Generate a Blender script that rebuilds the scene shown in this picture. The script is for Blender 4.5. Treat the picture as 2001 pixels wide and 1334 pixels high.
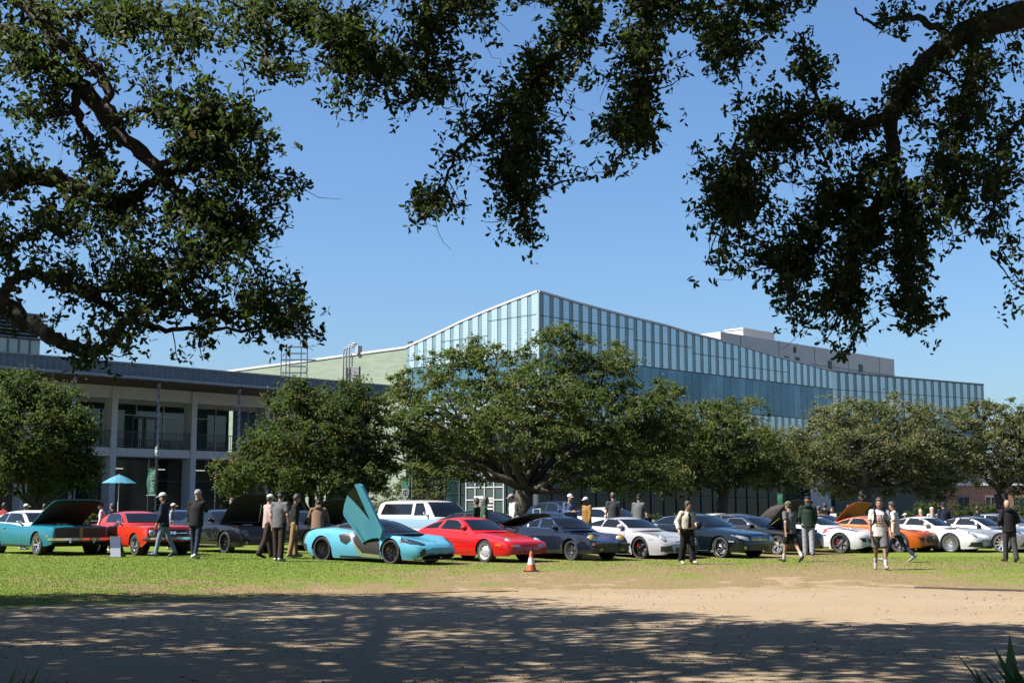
import bpy, bmesh, math, random
import numpy as np
from mathutils import Vector, Matrix
from mathutils.bvhtree import BVHTree

for o in list(bpy.data.objects):
    bpy.data.objects.remove(o)
SC = bpy.context.scene
COL = SC.collection
R = math.radians
rng = np.random.default_rng(7)
random.seed(7)

# ------------------------------------------------------------------ camera
F_PX = 2600.0
CAM_Z = 1.45
PITCH = math.atan(333.0 / F_PX)
cd = bpy.data.cameras.new('camera')
cd.sensor_width = 36.0
cd.lens = 36.0 * F_PX / 2001.0
cd.clip_start = 0.1
cd.clip_end = 6000.0
cam = bpy.data.objects.new('camera', cd)
cam.location = (0, 0, CAM_Z)
cam.rotation_euler = (R(90) + PITCH, 0, 0)
COL.objects.link(cam)
SC.camera = cam

# ------------------------------------------------------------------ sky, sun, exposure
SUN_EL = R(48)
SUN_AZ = math.atan2(-0.95, -0.31)          # x = sin, y = cos
to_sun = Vector((math.sin(SUN_AZ) * math.cos(SUN_EL), math.cos(SUN_AZ) * math.cos(SUN_EL), math.sin(SUN_EL)))
world = bpy.data.worlds.new('World')
SC.world = world
world.use_nodes = True
wn = world.node_tree
bg = wn.nodes['Background']
sky = wn.nodes.new('ShaderNodeTexSky')
sky.sky_type = 'NISHITA'
sky.sun_disc = False
sky.sun_elevation = SUN_EL
sky.sun_rotation = SUN_AZ
sky.altitude = 0
sky.air_density = 1.2
sky.dust_density = 1.3
sky.ozone_density = 10.0
wn.links.new(sky.outputs[0], bg.inputs[0])
bg.inputs[1].default_value = 0.05
sl = bpy.data.lights.new('sun', 'SUN')
sl.energy = 5.0
sl.angle = R(0.53)
sl.color = (1.0, 0.94, 0.85)
sun = bpy.data.objects.new('sun', sl)
sun.rotation_euler = to_sun.to_track_quat('Z', 'Y').to_euler()
sun.location = (-30, -10, 40)
COL.objects.link(sun)
SC.view_settings.view_transform = 'Standard'
SC.view_settings.look = 'None'
SC.view_settings.exposure = 1.78
SC.view_settings.gamma = 1.0
SC.view_settings.use_curve_mapping = False
SC.render.engine = 'CYCLES'
SC.cycles.use_denoising = True
SC.cycles.denoiser = 'OPENIMAGEDENOISE'
SC.cycles.denoising_input_passes = 'RGB_ALBEDO_NORMAL'
SC.cycles.max_bounces = 6
SC.cycles.diffuse_bounces = 3
SC.cycles.glossy_bounces = 3
SC.cycles.transmission_bounces = 4
SC.cycles.transparent_max_bounces = 6
SC.cycles.caustics_reflective = False
SC.cycles.caustics_refractive = False
SC.cycles.sample_clamp_indirect = 6.0

# ------------------------------------------------------------------ placing helpers
_cp, _sp = math.cos(PITCH), math.sin(PITCH)

def ray(px, py):
    u = (px - 1000.5) / F_PX
    v = -(py - 667.0) / F_PX
    return (u, _cp - v * _sp, _sp + v * _cp)

def at(px, py, Y):
    d = ray(px, py)
    k = Y / d[1]
    return Vector((d[0] * k, Y, CAM_Z + d[2] * k))

def project(p):
    x, y, z = p[0], p[1], p[2] - CAM_Z
    d = y * _cp + z * _sp
    w = -y * _sp + z * _cp
    return (1000.5 + F_PX * x / d, 667.0 - F_PX * w / d)

def sstep(t):
    t = np.clip(t, 0, 1)
    return t * t * (3 - 2 * t)

def ground_z(x, y):
    return 0.15 * sstep(-x / 9.0) * sstep((y - 15.0) / 13.0) + 0.25 * sstep((y - 42.0) / 4.0) * sstep((9.0 - x) / 5.0) * sstep((x + 2.0) / 3.0)

def gpt(px, py):
    """the point of the lawn that a pixel of the photograph shows"""
    d = ray(px, py)
    z = 0.0
    for _ in range(12):
        k = (z - CAM_Z) / d[2]
        z = float(ground_z(d[0] * k, d[1] * k))
    return Vector((d[0] * k, d[1] * k, z))

def onground(px, Y):
    x = (px - 1000.5) / F_PX * Y / (ray(px, 1030)[1])
    return Vector((x, Y, float(ground_z(x, Y))))

# ------------------------------------------------------------------ object helpers
def mk(name, verts, faces, mat=None, parent=None, smooth=False, loc=None):
    me = bpy.data.meshes.new(name)
    if isinstance(verts, np.ndarray) and isinstance(faces, np.ndarray):
        nv, (nf, k) = len(verts), faces.shape
        me.vertices.add(nv)
        me.vertices.foreach_set('co', np.ascontiguousarray(verts, dtype=np.float32).ravel())
        me.loops.add(nf * k)
        me.loops.foreach_set('vertex_index', np.ascontiguousarray(faces, dtype=np.int32).ravel())
        me.polygons.add(nf)
        me.polygons.foreach_set('loop_start', np.arange(0, nf * k, k, dtype=np.int32))
        me.update(calc_edges=True)
        me.validate()
    else:
        me.from_pydata([tuple(v) for v in verts], [], [tuple(int(i) for i in f) for f in faces])
        me.update()
    if mat is not None:
        me.materials.append(mat)
    if smooth:
        me.polygons.foreach_set('use_smooth', [True] * len(me.polygons))
    o = bpy.data.objects.new(name, me)
    COL.objects.link(o)
    if parent is not None:
        o.parent = parent
    if loc is not None:
        o.location = loc
    return o

def mesh_obj(name, me, parent=None, loc=None, rot=None, scale=None):
    o = bpy.data.objects.new(name, me)
    COL.objects.link(o)
    if parent is not None: o.parent = parent
    if loc is not None: o.location = loc
    if rot is not None: o.rotation_euler = rot
    if scale is not None: o.scale = scale
    return o

def empty(name, loc=(0, 0, 0), rz=0.0):
    o = bpy.data.objects.new(name, None)
    o.empty_display_size = 0.3
    COL.objects.link(o)
    o.location = loc
    o.rotation_euler = (0, 0, rz)
    return o

def tag(o, label=None, cat=None, group=None, kind=None):
    if label: o['label'] = label
    if cat: o['category'] = cat
    if group: o['group'] = group
    if kind: o['kind'] = kind
    return o

class MB:
    """collects simple shapes into one mesh"""
    def __init__(self):
        self.v, self.f = [], []
    def add(self, v, f):
        n = len(self.v)
        self.v += [tuple(p) for p in v]
        self.f += [tuple(i + n for i in q) for q in f]
    def box(self, x0, x1, y0, y1, z0, z1):
        self.add([(x0, y0, z0), (x1, y0, z0), (x1, y1, z0), (x0, y1, z0), (x0, y0, z1), (x1, y0, z1), (x1, y1, z1), (x0, y1, z1)],
                 [(0, 3, 2, 1), (4, 5, 6, 7), (0, 1, 5, 4), (1, 2, 6, 5), (2, 3, 7, 6), (3, 0, 4, 7)])
    def tube(self, pts, rad, n=8, cap=True):
        v, f = tube_geo(pts, rad, n, cap)
        self.add(v, f)
    def obox(self, origin, u, v, w):
        """box spanned by three vectors from a corner"""
        o, u, v, w = Vector(origin), Vector(u), Vector(v), Vector(w)
        self.add([o, o + u, o + u + v, o + v, o + w, o + u + w, o + u + v + w, o + v + w],
                 [(0, 3, 2, 1), (4, 5, 6, 7), (0, 1, 5, 4), (1, 2, 6, 5), (2, 3, 7, 6), (3, 0, 4, 7)])
    def lathe(self, prof, n=24, axis='z', center=(0, 0, 0), arc=2 * math.pi):
        m = len(prof)
        v, f = [], []
        for i in range(n):
            a = arc * i / n
            for r, h in prof:
                if axis == 'z': p = (r * math.cos(a), r * math.sin(a), h)
                elif axis == 'y': p = (r * math.cos(a), h, r * math.sin(a))
                else: p = (h, r * math.cos(a), r * math.sin(a))
                v.append((p[0] + center[0], p[1] + center[1], p[2] + center[2]))
        for i in range(n):
            j = (i + 1) % n
            for k in range(m - 1):
                f.append((i * m + k, j * m + k, j * m + k + 1, i * m + k + 1))
        self.add(v, f)
    def build(self, name, mat, parent=None, smooth=False, loc=None):
        return mk(name, self.v, self.f, mat, parent, smooth, loc)

def tube_geo(pts, rad, n=8, cap=True):
    P = [Vector(p) for p in pts]
    if not hasattr(rad, '__len__'):
        rad = [rad] * len(P)
    v, f = [], []
    up = Vector((0, 0, 1))
    prev = None
    for i, p in enumerate(P):
        t = (P[min(i + 1, len(P) - 1)] - P[max(i - 1, 0)])
        if t.length < 1e-9: t = Vector((0, 0, 1))
        t.normalize()
        if prev is None:
            a = up if abs(t.z) < 0.9 else Vector((1, 0, 0))
            s = t.cross(a).normalized()
        else:
            s = prev - t * prev.dot(t)
            s = s.normalized() if s.length > 1e-6 else t.cross(up).normalized()
        prev = s
        b = t.cross(s)
        for k in range(n):
            an = 2 * math.pi * k / n
            v.append(p + s * (math.cos(an) * rad[i]) + b * (math.sin(an) * rad[i]))
    for i in range(len(P) - 1):
        for k in range(n):
            k2 = (k + 1) % n
            f.append((i * n + k, i * n + k2, (i + 1) * n + k2, (i + 1) * n + k))
    if cap:
        f.append(tuple(range(n - 1, -1, -1)))
        f.append(tuple((len(P) - 1) * n + k for k in range(n)))
    return v, f

# ------------------------------------------------------------------ materials
def srgb(r, g, b):
    def c(x):
        x /= 255.0
        return x / 12.92 if x <= 0.04045 else ((x + 0.055) / 1.055) ** 2.4
    return (c(r), c(g), c(b), 1.0)

MATS = {}
def mat(name, color, rough=0.6, metal=0.0, spec=0.5, coat=0.0, var=0.0, scale=8.0, bump=0.0, bscale=None, emit=0.0, trans=0.0):
    """principled material with a little procedural variation of its colour and relief"""
    if name in MATS: return MATS[name]
    m = bpy.data.materials.new(name)
    m.use_nodes = True
    nt = m.node_tree
    b = nt.nodes['Principled BSDF']
    k = 0.43 if metal < 0.5 else 1.0
    c = tuple(x * k for x in color[:3]) + (1.0,)
    b.inputs['Base Color'].default_value = c
    b.inputs['Roughness'].default_value = rough
    b.inputs['Metallic'].default_value = metal
    b.inputs['Specular IOR Level'].default_value = spec
    b.inputs['Coat Weight'].default_value = coat
    b.inputs['Coat Roughness'].default_value = 0.03
    if trans: b.inputs['Transmission Weight'].default_value = trans
    if emit:
        b.inputs['Emission Color'].default_value = c
        b.inputs['Emission Strength'].default_value = emit
    if var or bump:
        tc = nt.nodes.new('ShaderNodeTexCoord')
    if var:
        n = nt.nodes.new('ShaderNodeTexNoise')
        n.inputs['Scale'].default_value = scale
        n.inputs['Detail'].default_value = 6.0
        nt.links.new(tc.outputs['Object'], n.inputs['Vector'])
        r = nt.nodes.new('ShaderNodeMapRange')
        r.inputs[1].default_value = 0.25; r.inputs[2].default_value = 0.75
        r.inputs[3].default_value = 1.0 - var; r.inputs[4].default_value = 1.0 + var
        nt.links.new(n.outputs['Fac'], r.inputs[0])
        mx = nt.nodes.new('ShaderNodeMix'); mx.data_type = 'RGBA'; mx.blend_type = 'MULTIPLY'
        mx.inputs[0].default_value = 1.0
        mx.inputs[6].default_value = c
        cb = nt.nodes.new('ShaderNodeCombineColor')
        for i in range(3): nt.links.new(r.outputs[0], cb.inputs[i])
        nt.links.new(cb.outputs[0], mx.inputs[7])
        nt.links.new(mx.outputs[2], b.inputs['Base Color'])
    if bump:
        n2 = nt.nodes.new('ShaderNodeTexNoise')
        n2.inputs['Scale'].default_value = bscale or scale * 3
        n2.inputs['Detail'].default_value = 5.0
        nt.links.new(tc.outputs['Object'], n2.inputs['Vector'])
        bp = nt.nodes.new('ShaderNodeBump')
        bp.inputs['Strength'].default_value = bump
        bp.inputs['Distance'].default_value = 0.02
        nt.links.new(n2.outputs['Fac'], bp.inputs['Height'])
        nt.links.new(bp.outputs[0], b.inputs['Normal'])
    MATS[name] = m
    return m

class NT:
    """short hand for building node trees"""
    def __init__(self, name):
        self.m = bpy.data.materials.new(name); self.m.use_nodes = True
        self.t = self.m.node_tree
        self.b = self.t.nodes['Principled BSDF']
        self.out = self.t.nodes['Material Output']
        MATS[name] = self.m
    def n(self, kind, **kw):
        x = self.t.nodes.new('ShaderNode' + kind)
        for k, v in kw.items(): setattr(x, k, v)
        return x
    def l(self, a, b): self.t.links.new(a, b)
    def noise(self, scale, detail=5, rough=0.55, vec=None):
        x = self.n('TexNoise'); x.inputs['Scale'].default_value = scale
        x.inputs['Detail'].default_value = detail; x.inputs['Roughness'].default_value = rough
        if vec is not None: self.l(vec, x.inputs['Vector'])
        return x.outputs['Fac']
    def ramp(self, fac, stops):
        x = self.n('ValToRGB'); e = x.color_ramp.elements
        while len(e) < len(stops): e.new(0.5)
        for q, (p, c) in zip(e, stops):
            q.position = p; q.color = c
        self.l(fac, x.inputs[0]); return x.outputs[0]
    def rng(self, v, a, b, c=0.0, d=1.0, smooth=False):
        x = self.n('MapRange')
        if smooth: x.interpolation_type = 'SMOOTHSTEP'
        for i, q in enumerate((a, b, c, d)): x.inputs[i + 1].default_value = q
        self.l(v, x.inputs[0]); return x.outputs[0]
    def math(self, op, a, b=None, c=None):
        x = self.n('Math', operation=op)
        for i, q in enumerate((a, b, c)):
            if q is None: continue
            if isinstance(q, (int, float)): x.inputs[i].default_value = q
            else: self.l(q, x.inputs[i])
        return x.outputs[0]
    def mix(self, fac, a, b, mode='MIX'):
        x = self.n('Mix', data_type='RGBA', blend_type=mode)
        for i, q in ((0, fac), (6, a), (7, b)):
            if isinstance(q, (int, float)): x.inputs[i].default_value = q
            elif isinstance(q, tuple): x.inputs[i].default_value = q
            else: self.l(q, x.inputs[i])
        return x.outputs[2]
    def bump(self, h, strength, dist=0.02):
        x = self.n('Bump'); x.inputs['Strength'].default_value = strength; x.inputs['Distance'].default_value = dist
        self.l(h, x.inputs['Height']); self.l(x.outputs[0], self.b.inputs['Normal'])
# ================================================================== ground
def lawn_material():
    n = NT('lawn')
    co = n.n('NewGeometry').outputs['Position']
    sep = n.n('SeparateXYZ'); n.l(co, sep.inputs[0])
    mp = n.n('Mapping'); mp.inputs['Scale'].default_value = (1.0, 0.55, 1.0); n.l(co, mp.inputs[0])
    big = n.noise(0.22, 4, 0.55, mp.outputs[0])
    mid = n.noise(1.3, 5, 0.6, mp.outputs[0])
    fine = n.noise(38.0, 4, 0.7, co)
    blade = n.noise(120.0, 2, 0.6, co)
    # the turf is worn and dry towards the gravel and right of the cone
    dx = n.rng(sep.outputs[0], -6.5, 1.0, 0, 1, True)
    dy = n.rng(sep.outputs[1], 41.0, 25.0, 0, 1, True)
    near = n.rng(sep.outputs[1], 30.5, 24.5, 0, 1, True)
    farx = n.rng(sep.outputs[0], 9.5, 15.0, 1, 0.5, True)
    d = n.math('MULTIPLY', n.math('MULTIPLY', dx, farx), n.rng(dy, 0.0, 1.0, 0.5, 0.92))
    d = n.math('MAXIMUM', d, n.math('MULTIPLY', near, n.rng(sep.outputs[0], -7.0, -0.5, 0.42, 1.15, True)))
    d = n.math('ADD', d, n.rng(big, 0.3, 0.7, -0.42, 0.42))
    d = n.math('ADD', d, n.rng(mid, 0.3, 0.7, -0.42, 0.42))
    d = n.math('ADD', d, n.rng(fine, 0.3, 0.7, -0.16, 0.16))
    green = n.ramp(fine, [(0.25, (0.0547, 0.0808, 0.0086, 1)), (0.55, (0.0962, 0.1319, 0.0158, 1)), (0.8, (0.1509, 0.1804, 0.0295, 1))])
    dry = n.ramp(fine, [(0.25, (0.0952, 0.0723, 0.0328, 1)), (0.55, (0.1571, 0.1136, 0.0568, 1)), (0.8, (0.2190, 0.1590, 0.0940, 1))])
    bare = n.ramp(fine, [(0.3, (0.2005, 0.1419, 0.0917, 1)), (0.7, (0.2785, 0.2009, 0.1361, 1))])
    c = n.mix(n.rng(d, 0.25, 0.75, 0, 1, True), green, dry)
    c = n.mix(n.rng(d, 0.98, 1.25, 0, 0.9, True), c, bare)
    n.l(c, n.b.inputs['Base Color'])
    n.b.inputs['Roughness'].default_value = 0.9
    n.b.inputs['Specular IOR Level'].default_value = 0.15
    n.bump(n.math('ADD', fine, blade), 0.5, 0.04)
    return n.m

def gravel_material():
    n = NT('gravel')
    co = n.n('NewGeometry').outputs['Position']
    big = n.noise(0.5, 4, 0.55, co)
    mid = n.noise(5.0, 6, 0.65, co)
    grit = n.noise(70.0, 4, 0.75, co)
    v = n.n('TexVoronoi'); v.inputs['Scale'].default_value = 60.0; n.l(co, v.inputs['Vector'])
    c = n.ramp(grit, [(0.28, (0.1160, 0.0824, 0.0471, 1)), (0.5, (0.2011, 0.1520, 0.0966, 1)), (0.75, (0.2707, 0.2238, 0.1626, 1))])
    c = n.mix(n.rng(mid, 0.35, 0.7, 0.0, 0.18), c, (0.1614, 0.1166, 0.0699, 1))
    c = n.mix(n.rng(big, 0.4, 0.7, 0.0, 0.35), c, (0.2475, 0.1985, 0.1346, 1))
    ea = n.n('Attribute'); ea.attribute_name = 'edge'
    ef = n.math('ADD', ea.outputs['Fac'], n.rng(n.noise(1.6, 5, .6, co), .3, .7, -.35, .35))
    ef = n.math('ADD', ef, n.rng(grit, .3, .7, -.2, .2))
    sx = n.n('SeparateXYZ'); n.l(co, sx.inputs[0])
    tone = n.mix(n.rng(sx.outputs[0], -6.0, -1.0, 0, 1, True), n.ramp(grit, [(.3, (0.0470, 0.0582, 0.0145, 1)), (.7, (0.0986, 0.1033, 0.0310, 1))]), n.ramp(grit, [(.3, (0.1409, 0.1080, 0.0569, 1)), (.7, (0.2254, 0.1691, 0.1012, 1))]))
    c = n.mix(n.rng(ef, .35, .95, 0, 1, True), c, tone)
    n.l(c, n.b.inputs['Base Color'])
    n.b.inputs['Roughness'].default_value = 0.95
    n.b.inputs['Specular IOR Level'].default_value = 0.2
    n.bump(n.math('ADD', n.math('MULTIPLY', mid, 1.5), n.math('ADD', grit, v.outputs['Distance'])), 0.4, 0.03)
    return n.m

M_LAWN, M_GRAVEL = lawn_material(), gravel_material()

# the lawn: one sheet that reaches the horizon, finer near the camera
xs = np.concatenate([-np.geomspace(2500, 40, 10), np.linspace(-32, 32, 65), np.geomspace(40, 2500, 10)])
ys = np.concatenate([-np.geomspace(600, 10, 6), np.linspace(0, 60, 61), np.geomspace(66, 4000, 14)])
gx, gy = np.meshgrid(xs, ys)
gz = ground_z(gx, gy)
V = np.stack([gx.ravel(), gy.ravel(), gz.ravel()], 1)
nx = len(xs)
ii = (np.arange(len(ys) - 1)[:, None] * nx + np.arange(nx - 1)[None, :]).ravel()
Fq = np.stack([ii, ii + 1, ii + 1 + nx, ii + nx], 1)
tag(mk('lawn', V, Fq, M_LAWN, smooth=True), kind='structure', label='mown lawn the cars are parked on')

# the gravel path: a sheet laid on the lawn, its far edge follows the edging
edge_px = [(-500, 1200), (-200, 1192), (0, 1184), (300, 1173), (640, 1163.5), (900, 1158), (1200, 1152), (1500, 1149.5), (1790, 1150.5), (2001, 1156.5), (2300, 1170), (2700, 1195)]
edge = [gpt(*p) for p in edge_px]
ex = np.array([p.x for p in edge]); ey = np.array([p.y for p in edge])
def edge_y(x):
    return np.interp(x, ex, ey)
xs2 = np.linspace(-14, 14, 141)
e0 = edge_y(xs2) + 0.16 * np.sin(xs2 * 3.1) * np.sin(xs2 * 1.3 + 1) + rng.normal(0, 0.10, len(xs2))
rows = np.linspace(0, 1, 46) ** 0.7
P = []
for t in rows:
    y = -6 + (e0 + 6) * t
    z = ground_z(xs2, y) + 0.004 + 0.008
    P.append(np.stack([xs2, y, z], 1))
P = np.concatenate(P)
nx = len(xs2)
ii = (np.arange(len(rows) - 1)[:, None] * nx + np.arange(nx - 1)[None, :]).ravel()
gp_ = mk('gravel_path', P, np.stack([ii, ii + 1, ii + 1 + nx, ii + nx], 1), M_GRAVEL, smooth=True)
ea_ = gp_.data.attributes.new('edge', 'FLOAT', 'POINT')
ea_.data.foreach_set('value', np.clip(1 - (np.tile(e0, len(rows)) - P[:, 1]) / 2.6, 0, 1).astype(np.float32))
tag(gp_, kind='structure', label='tan decomposed gravel path in the foreground')

# thin edging that shows in two places
M_EDGE = mat('edging_steel', (0.06, 0.05, 0.045), 0.7, var=0.3, scale=20)
for a, b, lab in ((1790, 2060, 'dark metal edging strip between gravel and grass at the right'), (690, 1010, 'dark metal edging strip between gravel and dry grass left of the cone')):
    m = MB()
    pts = []
    for px in np.linspace(a, b, 14):
        x = np.interp(px, [p[0] for p in edge_px], ex)
        y = float(edge_y(x)) + 0.10
        pts.append((x, y, float(ground_z(x, y)) + 0.018))
    for p, q in zip(pts[:-1], pts[1:]):
        d = Vector(q) - Vector(p)
        m.obox((p[0], p[1], p[2] - 0.06), d * 0.999, (0, 0.02, 0), (0, 0, 0.085 if a > 1500 else 0.06))
    tag(m.build('path_edging', M_EDGE), lab, 'edging', 'edging strips of the path')

# grass blades standing on the lawn, nearest and sparsest along the gravel
def grass_blades(n, y0, y1, seed, h=(0.010, 0.026)):
    r = np.random.default_rng(seed)
    y = y0 + (y1 - y0) * r.random(n) ** 1.5
    x = (r.random(n) * 2 - 1) * y * 0.415
    ok = y > edge_y(x) - (0.5 + 1.6 * sstep((-2 - x) / 4)) * r.random(n) ** 2.2
    # thin out where the turf is worn
    dryp = np.clip(sstep((x + 6.5) / 7.5) * np.clip((43 - y) / 13, 0.35, 1) * (1 - 0.5 * sstep((x - 9) / 5)) + .55 * sstep((30.5 - y) / 6) * sstep((x + 9) / 6), 0, 1)
    ok &= r.random(n) > .35 + dryp * 0.6
    x, y, dryp = x[ok], y[ok], dryp[ok]
    k = len(x)
    z = ground_z(x, y)
    a = r.random(k) * np.pi * 2
    hh = r.uniform(h[0], h[1], k); w = r.uniform(0.006, 0.012, k) * (y / 26)
    lean = r.normal(0, 0.5, (k, 2)) * hh[:, None]
    dx, dy = np.cos(a) * w, np.sin(a) * w
    v = np.empty((k, 3, 3))
    v[:, 0] = np.stack([x - dx, y - dy, z - 0.004], 1)
    v[:, 1] = np.stack([x + dx, y + dy, z - 0.004], 1)
    v[:, 2] = np.stack([x + lean[:, 0], y + lean[:, 1], z + hh], 1)
    f = np.arange(k * 3).reshape(k, 3)
    dry = np.clip(dryp * .9 - .05 + r.normal(0, 0.13, k), 0, 1)
    return v.reshape(-1, 3), f, dry

def blade_material():
    n = NT('grass_blade')
    at_ = n.n('Attribute'); at_.attribute_name = 'dry'
    c = n.ramp(at_.outputs['Fac'], [(0.0, (0.0959, 0.1441, 0.0167, 1)), (0.35, (0.1344, 0.1690, 0.0278, 1)), (0.7, (0.2111, 0.1840, 0.0594, 1)), (1.0, (0.2495, 0.2088, 0.0817, 1))])
    n.l(c, n.b.inputs['Base Color'])
    n.b.inputs['Roughness'].default_value = 0.6
    n.b.inputs['Specular IOR Level'].default_value = 0.25
    tr = n.n('BsdfTranslucent'); n.l(c, tr.inputs[0])
    ms = n.n('MixShader'); ms.inputs[0].default_value = 0.35
    n.l(n.b.outputs[0], ms.inputs[1]); n.l(tr.outputs[0], ms.inputs[2]); n.l(ms.outputs[0], n.out.inputs[0])
    return n.m
v, f, dry = grass_blades(330000, 20.5, 44, 3)
go = mk('grass', v, f, blade_material())
at_ = go.data.attributes.new('dry', 'FLOAT', 'FACE')
at_.data.foreach_set('value', dry.astype(np.float32))
tag(go, 'short mown grass blades of the lawn', 'grass', kind='stuff')

# leaf litter, twigs and pebbles on the gravel
def litter(n, seed):
    r = np.random.default_rng(seed)
    y = 10.8 + 16 * r.random(n) ** 1.6
    x = (r.random(n) * 2 - 1) * y * 0.42
    # drifts
    keep = (np.sin(x * 0.9 + 1.3 * np.sin(y * 0.7)) + np.sin(y * 1.9 + x * 0.25) + r.normal(0, 0.9, n)) > 0.35
    x, y = x[keep], y[keep]
    k = len(x); z = ground_z(x, y) + 0.014
    a = r.random(k) * 6.283; l = r.uniform(0.010, 0.028, k); w = l * r.uniform(0.3, 0.5, k)
    ca, sa = np.cos(a), np.sin(a)
    up = r.uniform(0.001, 0.018, (k, 4))
    v = np.empty((k, 4, 3))
    for j, (p, q) in enumerate(((-1, 0), (0, -1), (1, 0), (0, 1))):
        v[:, j, 0] = x + ca * p * l - sa * q * w
        v[:, j, 1] = y + sa * p * l + ca * q * w
        v[:, j, 2] = z + up[:, j]
    return v.reshape(-1, 3), np.arange(k * 4).reshape(k, 4)
v, f = litter(7500, 11)
tag(mk('leaf_litter', v, f, mat('dead_leaf', (0.16, 0.095, 0.05), 0.8, var=0.5, scale=3.0)), 'dry brown oak leaves and bits scattered over the gravel', 'litter', kind='stuff')

# paving of the walks round the buildings
def paving_material():
    n = NT('concrete_paving')
    co = n.n('NewGeometry').outputs['Position']
    bk = n.n('TexBrick'); n.l(co, bk.inputs['Vector'])
    bk.inputs['Color1'].default_value = (.13, .128, .12, 1); bk.inputs['Color2'].default_value = (.16, .155, .148, 1); bk.inputs['Mortar'].default_value = (.12, .115, .11, 1)
    bk.inputs['Scale'].default_value = 1.0; bk.inputs['Brick Width'].default_value = 1.5; bk.inputs['Row Height'].default_value = 1.5; bk.inputs['Mortar Size'].default_value = .012; bk.offset = 0.0
    c = n.mix(n.rng(n.noise(.8, 5, .6, co), .3, .7, 0, .5), bk.outputs['Color'], (.11, .108, .10, 1))
    n.l(c, n.b.inputs['Base Color']); n.b.inputs['Roughness'].default_value = .85
    return n.m
px_ = np.linspace(-90, 110, 60); py_ = np.concatenate([[66.0], np.linspace(70, 210, 20)])
gx_, gy_ = np.meshgrid(px_, py_)
ii = (np.arange(len(py_) - 1)[:, None] * 60 + np.arange(59)[None, :]).ravel()
tag(mk('pavement', np.stack([gx_.ravel(), gy_.ravel(), (ground_z(gx_, gy_) + .02).ravel()], 1), np.stack([ii, ii + 1, ii + 61, ii + 60], 1), paving_material()), kind='structure', label='concrete paving round the buildings')
# ================================================================== buildings
D45 = Vector((math.sqrt(.5), math.sqrt(.5), 0))      # runs right and away
DL = Vector((-math.sqrt(.5), math.sqrt(.5), 0))      # runs left and away

def plane_pt(px, py, P0, d):
    n = Vector((d.y, -d.x, 0))
    r = Vector(ray(px, py))
    k = n.dot(Vector((P0[0], P0[1], 0))) / n.dot(r)
    return Vector((r.x * k, r.y * k, CAM_Z + r.z * k))

class Face:
    """a vertical plane: s along d from P0, z up, t inwards"""
    def __init__(self, root, P0, d, inward):
        self.root, self.P0, self.d, self.i = root, Vector((P0[0], P0[1], 0)), d, inward
    def sz(self, px, py):
        p = plane_pt(px, py, self.P0, self.d)
        return (p - self.P0).dot(self.d), p.z
    def at(self, px, py, t):
        p = plane_pt(px, py, self.P0 + self.i * t, self.d)
        return (p - self.P0).dot(self.d), p.z
    def p(self, s, z, t=0.0):
        return self.P0 + self.d * s + self.i * t + Vector((0, 0, z)) - self.root.location
    def block(self, m, s0, s1, z0, z1, t0, t1, z1b=None, z0b=None):
        z1b = z1 if z1b is None else z1b
        z0b = z0 if z0b is None else z0b
        m.add([self.p(s0, z0, t0), self.p(s1, z0b, t0), self.p(s1, z0b, t1), self.p(s0, z0, t1),
               self.p(s0, z1, t0), self.p(s1, z1b, t0), self.p(s1, z1b, t1), self.p(s0, z1, t1)],
              [(0, 3, 2, 1), (4, 5, 6, 7), (0, 1, 5, 4), (1, 2, 6, 5), (2, 3, 7, 6), (3, 0, 4, 7)])
    def part(self, name, mt, s0, s1, z0, z1, t0, t1, z1b=None, z0b=None, parent=None):
        m = MB(); self.block(m, s0, s1, z0, z1, t0, t1, z1b, z0b)
        return m.build(name, mt, parent or self.root)

def glass_mat(name, col, rough=0.06, stripes=None, spec=0.6, var=0.12, metal=0.0):
    n = NT(name)
    co = n.n('TexCoord').outputs['Object']
    sep = n.n('SeparateXYZ'); n.l(co, sep.inputs[0])
    base = n.mix(n.rng(n.noise(0.35, 3, 0.5, co), 0.3, 0.7, 0, 1), tuple(c * (1 - var) for c in col[:3]) + (1,), tuple(min(1, c * (1 + var)) for c in col[:3]) + (1,))
    if stripes:
        fr = n.math('FRACT', n.math('MULTIPLY', sep.outputs[2], 1.0 / stripes[0]))
        st = n.rng(fr, 0.40, 0.55, 0, 1, True)
        base = n.mix(n.math('MULTIPLY', st, stripes[2]), base, stripes[1])
    n.l(base, n.b.inputs['Base Color'])
    n.b.inputs['Roughness'].default_value = rough
    n.b.inputs['Specular IOR Level'].default_value = spec
    n.b.inputs['Metallic'].default_value = metal
    return n.m

M_LOUV = glass_mat('louvre_glass', (0.42, 0.50, 0.53), 0.20, (0.25, (0.31, 0.405, 0.44, 1), 0.7), var=.06, metal=.62)
M_PLAIN = glass_mat('teal_glass', (0.105, 0.165, 0.185), 0.12, var=.08, metal=.16)
M_DEEPS = [glass_mat('band_glass', (0.062, 0.130, 0.180), 0.06, var=0.25, metal=.4), glass_mat('band_glass_b', (0.078, 0.152, 0.200), 0.09, var=0.25, metal=.4), glass_mat('band_glass_c', (0.045, 0.108, 0.155), 0.05, var=0.25, metal=.4)]
brng = np.random.default_rng(4)
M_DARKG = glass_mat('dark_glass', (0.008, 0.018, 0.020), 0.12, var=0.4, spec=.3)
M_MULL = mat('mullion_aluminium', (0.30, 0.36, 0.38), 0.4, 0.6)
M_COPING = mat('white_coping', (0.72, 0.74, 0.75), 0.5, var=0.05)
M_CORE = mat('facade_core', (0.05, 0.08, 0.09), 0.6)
M_SOFF = mat('concrete_soffit', (0.30, 0.30, 0.29), 0.8, var=0.1)

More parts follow.
